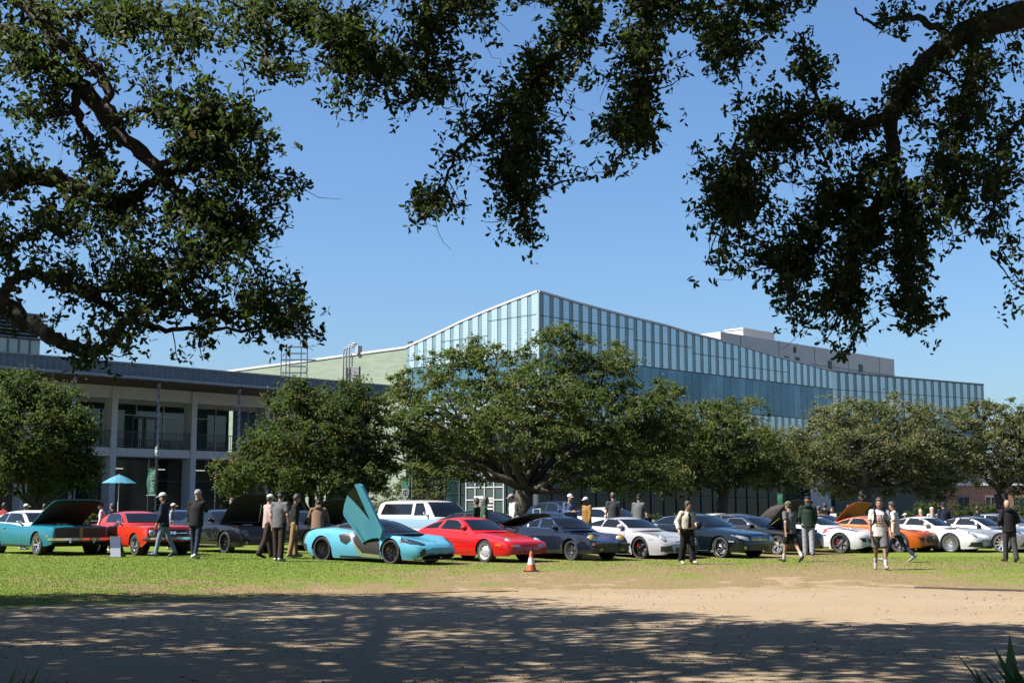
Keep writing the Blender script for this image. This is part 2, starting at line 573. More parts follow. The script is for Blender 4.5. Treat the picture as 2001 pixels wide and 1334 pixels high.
Yc = 110.0
C0 = at(1052, 567, Yc)
GB = empty('glass_building', (C0.x, C0.y, 0))
tag(GB, 'large glass university building with striped louvred panels and a sweeping roofline', 'building')
FR = Face(GB, C0, D45, Vector((-math.sqrt(.5), math.sqrt(.5), 0)))
FL = Face(GB, C0, DL, Vector((math.sqrt(.5), math.sqrt(.5), 0)))

roof_r = [FR.sz(*p) for p in [(1052, 567), (1125, 589), (1228, 616.5), (1300, 634), (1349, 649), (1398, 661), (1447, 673.5), (1510, 693), (1566, 707), (1624, 722.5)]]
rs, rz_ = np.array([p[0] for p in roof_r]), np.array([p[1] for p in roof_r])
z_lb = FR.sz(1300, 721)[1]
z_pb = FR.sz(1440, 806)[1]
z_ob = FR.sz(1540, 851)[1]
PITCH_M = 1.24
s_end = rs[-1]
npan = int(round(s_end / PITCH_M))
pit = s_end / npan
joints = [(0.0, FR.sz(1063, 617.6)[1]), (FR.sz(1240, 650)[0], FR.sz(1241, 664)[1]), (FR.sz(1348, 690)[0], FR.sz(1349, 690)[1]),
          (FR.sz(1447, 715)[0], FR.sz(1447, 715.6)[1]), (FR.sz(1538, 741)[0], FR.sz(1539, 741)[1])]
def joint(s):
    z = joints[0][1]
    for a, b in joints:
        if s >= a - 0.3: z = b
    return z

def panel_rows(F, i, pit, zr, zj, s_from=0.0, sign=1, rows='full', lower=True):
    s0 = s_from + i * pit
    if zj - z_lb <= 0.5: zj = z_lb + .02
    sm, s1 = s0 + pit * 0.41, s0 + pit
    if sign < 0: sm = s0 + pit * 0.59
    for a, b, mt, nm in ((s0, sm, M_PLAIN if sign > 0 else M_LOUV, 'glass_panel' if sign > 0 else 'louvre_panel'),
                         (sm, s1, M_LOUV if sign > 0 else M_PLAIN, 'louvre_panel' if sign > 0 else 'glass_panel')):
        t0 = -0.10 if nm == 'louvre_panel' else -0.06
        F.part(nm, mt, a + 0.015, b - 0.015, zj + 0.03, zr(a) - 0.22, t0, -0.002, zr(b) - 0.22)
        if zj - z_lb > 0.5:
            F.part(nm, mt, a + 0.015, b - 0.015, z_lb + 0.05, zj - 0.03, t0, -0.002)
    if lower:
        F.part('band_panel', M_DEEPS[brng.integers(0, 3)], s0 + 0.02, s1 - 0.02, z_pb + 0.04, z_lb - 0.04, -0.05, -0.002)
        for a, b, mt, nm in ((s0, sm, M_PLAIN if sign > 0 else M_LOUV, 'glass_panel' if sign > 0 else 'louvre_panel'), (sm, s1, M_LOUV if sign > 0 else M_PLAIN, 'louvre_panel' if sign > 0 else 'glass_panel')):
            F.part(nm, mt, a + 0.015, b - 0.015, z_ob + 0.12, z_pb - 0.05, -0.08, -0.002)

zr = lambda s: float(np.interp(s, rs, rz_))
for i in range(npan):
    panel_rows(FR, i, pit, zr, joint((i + 0.5) * pit))
# core wall behind the panels and white coping along the roof
m = MB(); cp = MB()
for a, b in zip(roof_r[:-1], roof_r[1:]):
    FR.block(m, a[0], b[0], z_ob, a[1] - 0.18, 0.0, 0.6, b[1] - 0.18)
    FR.block(cp, a[0], b[0], a[1] - 0.17, a[1], -0.16, 0.5, b[1], b[1] - 0.17)
m.build('facade_wall', M_CORE, GB)
cp.build('roof_coping', M_COPING, GB)

# left face, in the sun
roof_l = [FL.sz(*p) for p in [(1052, 567), (1003, 585), (950, 606), (900, 627.5), (860, 647), (825, 663), (795, 676)]]
ls, lz_ = np.array([p[0] for p in roof_l]), np.array([p[1] for p in roof_l])
zl = lambda s: float(np.interp(s, ls, lz_))
nl = int(round(ls[-1] / PITCH_M)); pl = ls[-1] / nl
jl = [(0, FL.sz(1045, 615)[1]), (FL.sz(952, 650)[0], FL.sz(933, 659)[1]), (FL.sz(861, 690)[0], FL.sz(861, 697)[1])]
def jointl(s):
    z = jl[0][1]
    for a, b in jl:
        if s >= a - 0.3: z = b
    return z
for i in range(nl):
    panel_rows(FL, i, pl, zl, jointl((i + 0.5) * pl), 0.0, -1)
m = MB(); cp = MB()
for a, b in zip(roof_l[:-1], roof_l[1:]):
    FL.block(m, a[0], b[0], z_ob, a[1] - 0.18, 0.0, 0.6, b[1] - 0.18)
    FL.block(cp, a[0] + (0.0 if a[0] else -0.16), b[0], a[1] - 0.17, a[1], -0.16, 0.5, b[1], b[1] - 0.17)
m.build('facade_wall', M_CORE, GB)
cp.build('roof_coping', M_COPING, GB)
mm = MB(); FR.block(mm, -0.12, 0.02, z_ob, zr(0) - 0.2, -0.14, 0.1); mm.build('corner_post', M_MULL, GB)

# second wing to the right, turned a little more to the viewer
P1 = FR.P0 + FR.d * s_end
d2 = Vector((0.855, 0.518, 0)).normalized()
FW = Face(GB, P1, d2, Vector((-d2.y, d2.x, 0)))
roof_w = [FW.sz(*p) for p in [(1624, 722.5), (1690, 729.5), (1755, 735.5), (1840, 743), (1921, 750)]]
ws_, wz_ = np.array([p[0] for p in roof_w]), np.array([p[1] for p in roof_w])
zw = lambda s: float(np.interp(s, ws_, wz_))
nw = int(round(ws_[-1] / PITCH_M)); pw = ws_[-1] / nw
zjw = FW.sz(1640, 761.5)[1]
for i in range(nw):
    s0 = i * pw
    for a, b, mt, nm in ((s0, s0 + pw * .59, M_LOUV, 'louvre_panel'), (s0 + pw * .59, s0 + pw, M_PLAIN, 'glass_panel')):
        t0 = -0.10 if nm == 'louvre_panel' else -0.06
        FW.part(nm, mt, a + .015, b - .015, zjw + .03, zw(a) - .22, t0, -.002, zw(b) - .22)
        FW.part(nm, mt, a + .015, b - .015, zjw - 2.6, zjw - .03, t0, -.002)
    FW.part('band_panel', M_DEEPS[brng.integers(0, 3)], s0 + .02, s0 + pw - .02, z_ob + .1, zjw - 2.64, -.05, -.002)
m = MB(); cp = MB()
for a, b in zip(roof_w[:-1], roof_w[1:]):
    FW.block(m, a[0], b[0], 0, a[1] - 0.18, 0.0, 0.6, b[1] - 0.18)
    FW.block(cp, a[0], b[0], a[1] - 0.17, a[1], -0.16, 0.5, b[1], b[1] - 0.17)
m.build('facade_wall', M_CORE, GB)
cp.build('roof_coping', mat('grey_coping', (0.35, 0.40, 0.42), 0.5, 0.2), GB)

# green glazed brick wall that goes on to the left
def brick_mat(name, d, c1, c2, mortar, bw=0.6, bh=0.2, ms=0.012):
    n = NT(name)
    co = n.n('TexCoord').outputs['Object']
    dp = n.n('VectorMath', operation='DOT_PRODUCT'); dp.inputs[1].default_value = tuple(d); n.l(co, dp.inputs[0])
    sep = n.n('SeparateXYZ'); n.l(co, sep.inputs[0])
    cb = n.n('CombineXYZ'); n.l(dp.outputs['Value'], cb.inputs[0]); n.l(sep.outputs[2], cb.inputs[1])
    bk = n.n('TexBrick'); n.l(cb.outputs[0], bk.inputs['Vector'])
    bk.inputs['Color1'].default_value = c1; bk.inputs['Color2'].default_value = c2; bk.inputs['Mortar'].default_value = mortar
    bk.inputs['Scale'].default_value = 1.0; bk.inputs['Brick Width'].default_value = bw; bk.inputs['Row Height'].default_value = bh
    bk.inputs['Mortar Size'].default_value = ms
    c = n.mix(n.rng(n.noise(1.1, 4, .6, cb.outputs[0]), .3, .7, 0, .35), bk.outputs['Color'], c2)
    c = n.mix(n.rng(n.noise(7.0, 3, .6, cb.outputs[0]), .35, .65, 0, .4), c, c1)
    n.l(c, n.b.inputs['Base Color']); n.b.inputs['Roughness'].default_value = 0.45
    return n.m
M_GBRICK = brick_mat('green_glazed_brick', DL, (0.105, 0.135, 0.10, 1), (0.15, 0.18, 0.135, 1), (0.12, 0.145, 0.115, 1), 1.2, 0.16)
s_b0, z_b = ls[-1], lz_[-1]
s_b1 = FL.sz(440, 724)[0]
FL.part('brick_wall', M_GBRICK, s_b0, s_b1, 0, z_b - 0.2, 0.05, 0.7, FL.sz(455, 722)[1] - 0.2)
FL.part('roof_coping', M_COPING, s_b0, s_b1, z_b - 0.197, z_b, -0.05, 0.75, FL.sz(455, 722)[1], FL.sz(455, 722)[1] - 0.197)
# roof sheet
bk = [FR.p(0, 15.2, .5), FR.p(s_end, zr(s_end) - .5, .5), FR.p(s_end, zr(s_end) - .5, 40), FL.p(s_b1, 15.2, .6)]
mk('roof', bk, [(0, 1, 2, 3)], mat('roof_membrane', (0.4, 0.4, 0.38), .9), GB)
# vent pipes that climb over the coping and the louvred vent next to them
mp = MB()
for k, px in enumerate((674, 679.5, 685)):
    s, z0 = FL.sz(px, 748)
    zt = FL.sz(px, 683 - k * 1.5)[1]
    s2 = FL.sz(px + 20 - 3 * k, 683)[0]
    pts = [FL.p(s, z0 - 3, -.22), FL.p(s, zt - .3, -.22)]
    for a in np.linspace(0, 1, 6)[1:]:
        pts.append(FL.p(s + (s2 - s) * .45 * (1 - math.cos(a * 1.57)), zt - .3 + .45 * math.sin(a * 1.57) + .12 * k, -.22))
    pts.append(FL.p(s2, zt + .1 + .12 * k, -.1))
    mp.tube(pts, .075, 8)
mp.build('vent_pipe', mat('pipe_grey', (0.50, 0.53, 0.56), .5, .3), GB, True)
s, z = FL.sz(700, 676); FL.part('pipe_box', mat('pipe_grey', (0.4, .4, .4)), s - .35, s + .1, z - .75, z, -.3, .2)
sa, sb = FL.sz(703, 730)[0], FL.sz(676, 730)[0]
za, zb = FL.sz(690, 752)[1], FL.sz(690, 717)[1]
FL.part('vent_frame', mat('vent_dark', (0.07, .08, .08), .6), sa, sb, za, zb, -.03, .1)
for k in range(13):
    zz = za + (zb - za) * (k + .3) / 13
    FL.part('slat', mat('pipe_grey', (0.4, .4, .4)), sa + .02, sb - .02, zz, zz + .07, -.10, -.032)
# camera on the coping
s, z = FL.sz(800, 672)
FL.part('roof_camera', mat('vent_dark', (0, 0, 0)), s - .2, s + .25, z - .1, z + .25, 0, .3)

# recessed dark ground floor under the overhang
TR = 3.0
FR.part('soffit', M_SOFF, 0.0, s_end, z_ob - .35, z_ob - .003, -.08, 6)
FL.part('soffit', M_SOFF, 0.12, s_b0, z_ob - .36, z_ob - .004, -.08, 6)
FL.part('ground_floor_wall', M_CORE, s_b0 - .6, s_b0 + .3, 0, z_ob + .3, .3, 3.4)
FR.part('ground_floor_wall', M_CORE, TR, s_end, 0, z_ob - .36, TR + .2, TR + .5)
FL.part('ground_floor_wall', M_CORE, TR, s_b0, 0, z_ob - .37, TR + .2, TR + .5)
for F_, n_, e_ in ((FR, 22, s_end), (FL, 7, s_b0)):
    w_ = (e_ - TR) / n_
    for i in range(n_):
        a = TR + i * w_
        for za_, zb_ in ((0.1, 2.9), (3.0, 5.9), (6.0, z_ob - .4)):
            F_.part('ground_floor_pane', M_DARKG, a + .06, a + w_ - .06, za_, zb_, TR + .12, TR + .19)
    m = MB()
    for i in range(n_ + 1):
        F_.part('mullion', mat('dark_mullion', (.10, .13, .14), .5, .2), TR + i * w_ - .05, TR + i * w_ + .05, 0, z_ob - .38, TR + .0, TR + .118)
# glazed entrance under the big oak
E0, E1 = FL.at(985, 960, -3.5)[0], FL.at(912, 960, -3.5)[0]
zt_ = FL.at(950, 928, -3.5)[1]
FL.part('entrance_glass', glass_mat('entrance_glass', (0.022, 0.040, 0.040), .05), E0, E1, .05, zt_, -3.5, -3.35)
m = MB()
for k in range(5):
    s = E0 + (E1 - E0) * k / 4
    FL.block(m, s - .04, s + .04, 0, zt_ + .03, -3.6, -3.503)
for z in (zt_ * .55, zt_ * .78, zt_):
    FL.block(m, E0, E1, z - .04, z + .04, -3.585, -3.51)
m.build('entrance_frame', M_COPING, GB)
FL.part('entrance_roof', M_MULL, E0, E1, zt_ + .05, zt_ + .25, -3.6, 0)
FL.part('door', glass_mat('door_glass', (0.10, 0.12, 0.12), .1), E0 + (E1 - E0) * .54, E0 + (E1 - E0) * .72, .05, 2.5, -3.66, -3.61)
FL.part('door_frame', M_COPING, E0 + (E1 - E0) * .50, E0 + (E1 - E0) * .76, 2.55, 2.75, -3.68, -3.605)
for k in range(5):
    FL.part('notice_line', M_COPING, E0 + (E1 - E0) * .27, E0 + (E1 - E0) * (.40 + .06 * (k % 2)), 2.5 - k * .28, 2.63 - k * .28, -3.615, -3.61)

# ------------------------------------------------------------------ low hall on the left
YL = 82.0
PL0 = at(312, 900, YL)
LB = empty('campus_hall', (PL0.x, PL0.y, 0))
tag(LB, 'two storey hall with white columns, balcony and corrugated blue roof fascia at the left', 'building')
FH = Face(LB, PL0, D45, Vector((-math.sqrt(.5), math.sqrt(.5), 0)))
M_FASC = mat('blue_grey_metal', (0.17, 0.235, 0.32), .45, .35, var=.12, scale=1.5)
M_LIP = mat('pale_metal', (0.34, 0.40, 0.47), .4, .4)
M_WOOD = mat('brown_soffit', (0.13, 0.085, 0.055), .7, var=.35, scale=3)
M_WHITE = mat('white_concrete', (.86, .90, .97), .7, var=.08, scale=2, bump=.15)
M_STEEL = mat('galvanised_steel', (0.34, 0.36, 0.39), .5, .3)
zft = FH.sz(312, 715.5)[1]; zfb = FH.sz(312, 738)[1]; zlb_ = FH.sz(312, 743)[1]
sL = FH.sz(-260, 700)[0]; sR = FH.sz(775, 750)[0]
# corrugated fascia: folded sheet
v, f = [], []
n = int((sR - sL) / 0.10)
for i in range(n + 1):
    s = sL + (sR - sL) * i / n
    t = 0.0 if (i // 2) % 2 else 0.07
    v += [FH.p(s, zfb, t), FH.p(s, zft, t)]
    if i: f.append((2 * i - 2, 2 * i, 2 * i + 1, 2 * i - 1))
mk('fascia', v, f, M_FASC, LB)
FH.part('fascia_cap', M_LIP, sL, sR, zft + .002, zft + .08, -.05, .4)
FH.part('fascia_lip', M_LIP, sL, sR, zlb_, zfb - .002, -.06, .5)
FH.part('roof_deck', mat('roof_membrane', (0, 0, 0)), sL, sR, zfb + .1, zfb + .3, .12, 22)
# soffit planks
npl = 14
for k in range(npl):
    t0 = .52 + k * .62
    FH.part('soffit_plank', M_WOOD, sL, sR, zlb_ + .02, zlb_ + .09, t0, t0 + .60)
for k in range(int((sR - sL) / .97)):
    s = sL + .97 * (k + .5)
    if s > sR - 1: break
    FH.part('soffit_light', mat('lamp_lens', (0.8, 0.8, 0.78), .4), s - .07, s + .07, zlb_ - .02, zlb_ - .003, .08, .26)
TC = 5.0
cols = [FH.at(px, 830, TC)[0] for px in (222, 378)]
cp_ = cols[1] - cols[0]
cols = [cols[0] - 2 * cp_, cols[0] - cp_] + cols + [cols[1] + cp_]
zbt, zbb = zlb_ - .02, FH.at(305, 783, TC)[1]
zst, zsb = FH.at(300, 877, TC)[1], FH.at(300, 893, TC)[1]
for s in cols:
    m = MB(); FH.block(m, s - .20, s + .20, 0, zbt - .02, TC - .12, TC + .9); m.build('column', M_WHITE, LB)
FH.part('roof_beam', M_WHITE, sL, sR - 2, zbb, zbt, TC, TC + .5)
FH.part('roof_beam', M_WHITE, sL, sR - 2, zbb, zbt - .01, TC + 3.6, TC + 4.0)
FH.part('balcony_slab', M_WHITE, sL, sR - 2, zsb, zst, TC - .06, TC + 8)
# round steel posts with spiral wrap in front
for px in (-20, 145, 312, 470):
    s, _ = FH.sz(px, 850)
    m = MB()
    m.tube([FH.p(s, 0, .25), FH.p(s, zlb_ - .01, .25)], .085, 10)
    po = m.build('post', M_STEEL, LB, True)
    m = MB()
    pts = []
    for k in range(170):
        a = k * .75
        p = FH.p(s, 0.05 + k * (zlb_ - .1) / 170, .25)
        pts.append(p + Vector((math.cos(a) * .095, math.sin(a) * .095, 0)))
    m.tube(pts, .028, 5)
    m.build('spiral_wrap', mat('post_wrap', (.75, .75, .75), .5, .1), po, True)
# railing
m = MB()
sa, sb = sL, sR - 2.2
FH.block(m, sa, sb, zst + 1.05, zst + 1.10, TC - .02, TC + .04)
FH.block(m, sa, sb, zst + .10, zst + .14, TC - .02, TC + .04)
m.build('hand_rail', mat('rail_dark', (.09, .10, .115), .5, .2), LB)
m = MB()
for k in range(int((sb - sa) / .14)):
    s = sa + k * .14
    FH.block(m, s - .012, s + .012, zst + .14, zst + 1.05, TC - .005, TC + .02)
tag(m.build('balusters', mat('rail_dark', (.09, .10, .115), .5, .2), LB), kind='stuff')
# upper glass wall, doors and blue metal wall
TG = TC + 4.4
s_blue = FH.at(448, 830, TG)[0]
M_LGLASS = glass_mat('hall_glass', (0.02, 0.042, 0.045), .03, var=.5, spec=.7)
w_ = 2.1
k = 0
s = sL
while s < s_blue - .05:
    e = min(s + w_, s_blue)
    for a, b in ((zst + .02, zst + 2.45), (zst + 2.53, zbb + .25)):
        FH.part('upper_pane', M_LGLASS, s + .04, e - .04, a, b, TG, TG + .05)
    FH.part('mullion', M_MULL, s - .04, s + .04, zst, zbb + .3, TG - .06, TG - .002)
    s = e
FH.part('transom', M_MULL, sL, s_blue, zst + 2.46, zst + 2.52, TG - .05, TG + .04)
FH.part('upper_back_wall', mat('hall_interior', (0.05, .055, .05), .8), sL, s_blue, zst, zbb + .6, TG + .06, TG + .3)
sd0, sd1 = FH.at(256, 830, TG)[0], FH.at(304, 830, TG)[0]
m = MB()
for a, b in ((sd0, (sd0 + sd1) / 2 - .03), ((sd0 + sd1) / 2 + .03, sd1)):
    dz = zst + 2.42
    door = FH.part('balcony_door', mat('door_grey', (0.11, .125, .14), .4), a, b, zst + .02, dz, TG - .12, TG - .065)
    FH.part('door_glass', M_LGLASS, a + .14, b - .14, zst + .2, dz - .18, TG - .13, TG - .122, parent=door)
v, f = [], []
s_e = FH.at(560, 830, TG - .5)[0]
nn = int((s_e - s_blue) / .17)
for i in range(nn + 1):
    s = s_blue + (s_e - s_blue) * i / nn
    t = TG - .5 + (0.0 if (i // 2) % 2 else 0.06)
    v += [FH.p(s, zst, t), FH.p(s, zbb + .05, t)]
    if i: f.append((2 * i - 2, 2 * i, 2 * i + 1, 2 * i - 1))
mk('corrugated_wall', v, f, mat('blue_wall_metal', (0.10, 0.19, 0.32), .45, .3, var=.1), LB)
FH.part('side_wall', M_CORE, s_e, sR, 0, zlb_ - .1, 3.0, 3.4)
# ground floor
TF = TC + 2.2
s = sL; k = 0
while s < s_e:
    e = s + 2.6
    for a, b in ((0.9, 3.5), (3.58, zsb - .02)):
        FH.part('lower_pane', M_DARKG, s + .04, e - .04, a, b, TF, TF + .05)
    FH.part('mullion', M_MULL, s - .04, s + .04, 0, zsb, TF - .06, TF - .002)
    s = e
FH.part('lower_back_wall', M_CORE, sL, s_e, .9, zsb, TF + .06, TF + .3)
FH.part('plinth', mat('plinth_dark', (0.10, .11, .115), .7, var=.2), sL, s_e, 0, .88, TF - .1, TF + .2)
for k in range(9):
    s = cols[0] + k * 3.1
    if s < s_e: FH.part('strip_light', mat('strip_lamp', (0.95, 0.9, 0.75), .4, emit=.35), s, s + 1.1, zsb - .75, zsb - .68, TF - .28, TF - .2)
# glazed roof lantern at the far left
Fz = Face(LB, FH.P0 + FH.i * 4.0, D45, FH.i)
a0, a1 = Fz.sz(-120, 690)[0], Fz.sz(78, 690)[0]
z0_, z1_, z2_ = Fz.sz(70, 713)[1], Fz.sz(70, 664)[1], Fz.sz(70, 640)[1]
Fz.part('lantern_wall', mat('cream_blind', (0.52, .50, .40), .6, var=.1), a0, a1, z0_ - .4, z1_, .05, 4)
nwn = 9
for k in range(nwn):
    s = a1 - (a1 - a0) * (k + 1) / nwn; e = a1 - (a1 - a0) * k / nwn
    Fz.part('lantern_pane', glass_mat('lantern_glass', (0.23, .29, .27), .05) if 'lantern_glass' not in MATS else MATS['lantern_glass'], s + .05, e - .05, z0_, z1_ - .05, -.02, .045)
    Fz.part('mullion', M_FASC, s - .05, s + .05, z0_, z1_, -.08, -.022)
for k in range(6):
    z = z1_ + (z2_ - z1_ + .6) * k / 6
    Fz.part('louvre_blade', M_FASC, a0, a1 + .3, z + .01, z + .10, -.25, .3)
Fz.part('lantern_roof', M_FASC, a0, a1 + .3, z2_ + .62, z2_ + .8, -.3, 4.2)
Fz.part('lantern_core', M_CORE, a0, a1, z1_ + .01, z2_ + .6, .35, 4)

# caged ladder on the hall roof
LY = 97.0
ld = at(573, 738, LY)
lad = empty('roof_ladder', ld)
tag(lad, 'steel caged ladder frame standing on the hall roof', 'ladder')
sc_ = LY / 2650.0
wd, hh = 50 * sc_, 62 * sc_
m = MB()
for x, y in ((-wd / 2, 0), (-wd / 5, .5), (wd * .3, 0), (wd / 2, .5), (-wd * .32, 0.2)):
    m.tube([(x, y, -.6), (x, y, hh)], .045, 6)
m.build('upright', M_FASC, lad)
for k in range(5):
    m = MB()
    z = hh * (1 - k * .21)
    m.box(-wd / 2 if k % 2 == 0 else -wd / 5, wd / 2 if k != 2 else wd * .9, -.05, .05, z - .05, z + .05)
    m.build('rung', M_FASC, lad)

# ------------------------------------------------------------------ grey block and white plant room behind
M_GREY = mat('grey_cladding', (.92, .90, .94), .6, var=.06, scale=.6)
PG = at(1747, 702, 190.0)
GBK = empty('grey_block', (PG.x, PG.y, 0))
tag(GBK, 'plain grey clad block behind the glass building', 'building')
FG = Face(GBK, PG, D45, Vector((-math.sqrt(.5), math.sqrt(.5), 0)))
zg = PG.z
sg0 = FG.sz(1408, 664)[0]
FG.part('wall', M_GREY, sg0, 0, 0, zg, 0, 18)
for k in range(5):
    s = sg0 * (k + .5) / 5
    FG.part('panel_joint', mat('joint_dark', (.12, .12, .13)), s - .06, s + .06, 10, zg - .1, -.012, -.003)
for z in (zg - 2.4, zg - 4.8):
    FG.part('panel_joint', mat('joint_dark', (0, 0, 0)), sg0, 0, z - .04, z + .04, -.014, -.004)
for px, y0, y1 in ((1537, 696, 702), (1558, 698, 706), (1622, 705, 722), (1682, 712, 727)):
    s, zz = FG.sz(px, y1); z1 = FG.sz(px, y0)[1]
    FG.part('window', M_DARKG, s - .5, s + .5, zz, z1, -.05, -.005)
PP = at(1452, 643, 178.0)
PR = empty('plant_room', (PP.x, PP.y, 0))
tag(PR, 'white panelled plant room box on the roof behind the glass building', 'roof structure')
FP = Face(PR, PP, D45, Vector((-math.sqrt(.5), math.sqrt(.5), 0)))
FQ = Face(PR, PP, DL, Vector((math.sqrt(.5), math.sqrt(.5), 0)))
s1, s2 = FP.sz(1513, 650)[0], FQ.sz(1417, 650)[0]
M_PW = mat('white_panel', (0.66, .66, .68), .5, var=.04)
m = MB()
b0, b1 = FP.p(0, 0), FP.p(s1, 0)
FP.block(m, 0, s1, PP.z - 7, PP.z, 0, s2)
m.build('wall', M_PW, PR)
FP.part('roof_trim', M_COPING, -.1, s1 + .1, PP.z + .002, PP.z + .2, -.1, s2 + .1)
for k in range(1, 3):
    FP.part('panel_joint', mat('joint_grey', (.4, .4, .42)), 0, s1, PP.z - k * .95, PP.z - k * .95 + .06, -.02, -.004)
    FQ.part('panel_joint', mat('joint_grey', (.4, .4, .42)), 0, s2, PP.z - k * .95, PP.z - k * .95 + .06, -.02, -.004)
FQ.part('door', mat('joint_grey', (.4, .4, .42)), s2 * .3, s2 * .72, PP.z - 4, PP.z - 1.2, -.03, -.021)

# ------------------------------------------------------------------ red brick house far right
PB = at(1845, 1000, 150.0)
RB = empty('brick_building', (PB.x, PB.y, 0))
tag(RB, 'low red brick building behind the trees at the far right', 'building')
FB = Face(RB, PB, Vector((1, 0, 0)), Vector((0, 1, 0)))
M_RB = brick_mat('red_brick', (1, 0, 0), (0.16, 0.055, 0.032, 1), (0.22, 0.09, 0.052, 1), (0.22, .19, .16, 1), .45, .15)
FB.part('wall', M_RB, 0, 26, 0, 4.4, 0, 9)
FB.part('cornice', M_WHITE, -.2, 26.2, 4.402, 4.7, -.3, 9.2)
FB.part('roof', mat('slate', (0.10, .10, .11), .7, var=.2), -.2, 26.2, 4.702, 5.2, .2, 8.8)
for k in range(8):
    s = 1.6 + k * 3.1
    w = FB.part('window', M_DARKG, s, s + 1.2, 1.1, 3.1, -.03, -.003)
    m = MB()
    for a, b, c, d in ((s - .12, s, 1.0, 3.2), (s + 1.2, s + 1.32, 1.0, 3.2), (s - .12, s + 1.32, 3.1, 3.22), (s - .2, s + 1.4, .9, 1.0), (s + .57, s + .63, 1.1, 3.1)):
        FB.block(m, a, b, c, d, -.08, -.035)
    m.build('window_frame', mat('dull_frame', (.30, .27, .24), .7), w)
# ================================================================== trees
def leaf_material(name, stops, trans=0.35, rough=0.6, spec=0.10):
    n = NT(name)
    a = n.n('Attribute'); a.attribute_name = 'hue'
    c = n.ramp(a.outputs['Fac'], stops)
    n.l(c, n.b.inputs['Base Color'])
    n.b.inputs['Roughness'].default_value = rough
    n.b.inputs['Specular IOR Level'].default_value = spec
    tr = n.n('BsdfTranslucent')
    n.l(n.mix(0.55, c, (0.16, 0.26, 0.04, 1), 'MIX'), tr.inputs[0])
    ms = n.n('MixShader'); ms.inputs[0].default_value = trans
    n.l(n.b.outputs[0], ms.inputs[1]); n.l(tr.outputs[0], ms.inputs[2]); n.l(ms.outputs[0], n.out.inputs[0])
    return n.m

M_BARK = mat('oak_bark', (0.060, 0.048, 0.038), .9, var=.45, scale=5, bump=.8, bscale=22)
M_BARK2 = mat('far_oak_bark', (0.075, 0.062, 0.050), .9, var=.4, scale=2, bump=.6, bscale=9)
OAK = [(0.0, (0.0237, 0.0334, 0.0112, 1)), (0.45, (0.0464, 0.0610, 0.0186, 1)), (0.8, (0.0772, 0.0882, 0.0298, 1)), (1.0, (0.1134, 0.1001, 0.0404, 1))]
OLIVE = [(0.0, (0.0418, 0.0451, 0.0208, 1)), (0.45, (0.0753, 0.0799, 0.0369, 1)), (0.8, (0.1178, 0.1129, 0.0562, 1)), (1.0, (0.1682, 0.1360, 0.0764, 1))]
AUTUMN = [(0.0, (0.0162, 0.0255, 0.0101, 1)), (0.5, (0.0296, 0.0448, 0.0158, 1)), (0.8, (0.0515, 0.0637, 0.0223, 1)), (0.93, (0.0896, 0.0659, 0.0195, 1)), (1.0, (0.1075, 0.0373, 0.0167, 1))]
M_OAK, M_OLIVE, M_AUT = leaf_material('oak_leaf', OAK), leaf_material('olive_leaf', OLIVE), leaf_material('turning_leaf', AUTUMN)

def leaf_quads(P, N, L, W, r, hue, name, mt, parent):
    """diamond leaves: P centres, N normals, L/W half sizes"""
    k = len(P)
    N = N / np.linalg.norm(N, axis=1, keepdims=True)
    A = r.normal(0, 1, (k, 3))
    T = np.cross(N, A); T /= np.linalg.norm(T, axis=1, keepdims=True) + 1e-9
    B = np.cross(N, T)
    v = np.empty((k, 4, 3))
    v[:, 0] = P - T * L[:, None]
    v[:, 1] = P + B * W[:, None] - T * (L * .1)[:, None]
    v[:, 2] = P + T * L[:, None]
    v[:, 3] = P - B * W[:, None] - T * (L * .1)[:, None]
    o = mk(name, v.reshape(-1, 3), np.arange(4 * k).reshape(k, 4), mt, parent)
    a = o.data.attributes.new('hue', 'FLOAT', 'FACE')
    a.data.foreach_set('value', np.clip(hue, 0, 1).astype(np.float32))
    return o

def curve(p, q, r, sag=0.0, wob=0.08, n=7):
    p, q = np.array(p, float), np.array(q, float)
    L = np.linalg.norm(q - p)
    t = np.linspace(0, 1, n)[:, None]
    c = p + (q - p) * t
    c[:, 2] += (sag * L * np.sin(t[:, 0] * np.pi))
    w = r.normal(0, wob * L, (n, 3)); w[0] = 0; w[-1] = 0
    w[1:-1] = (w[1:-1] + w[:-2] + w[2:]) / 3
    return c + w

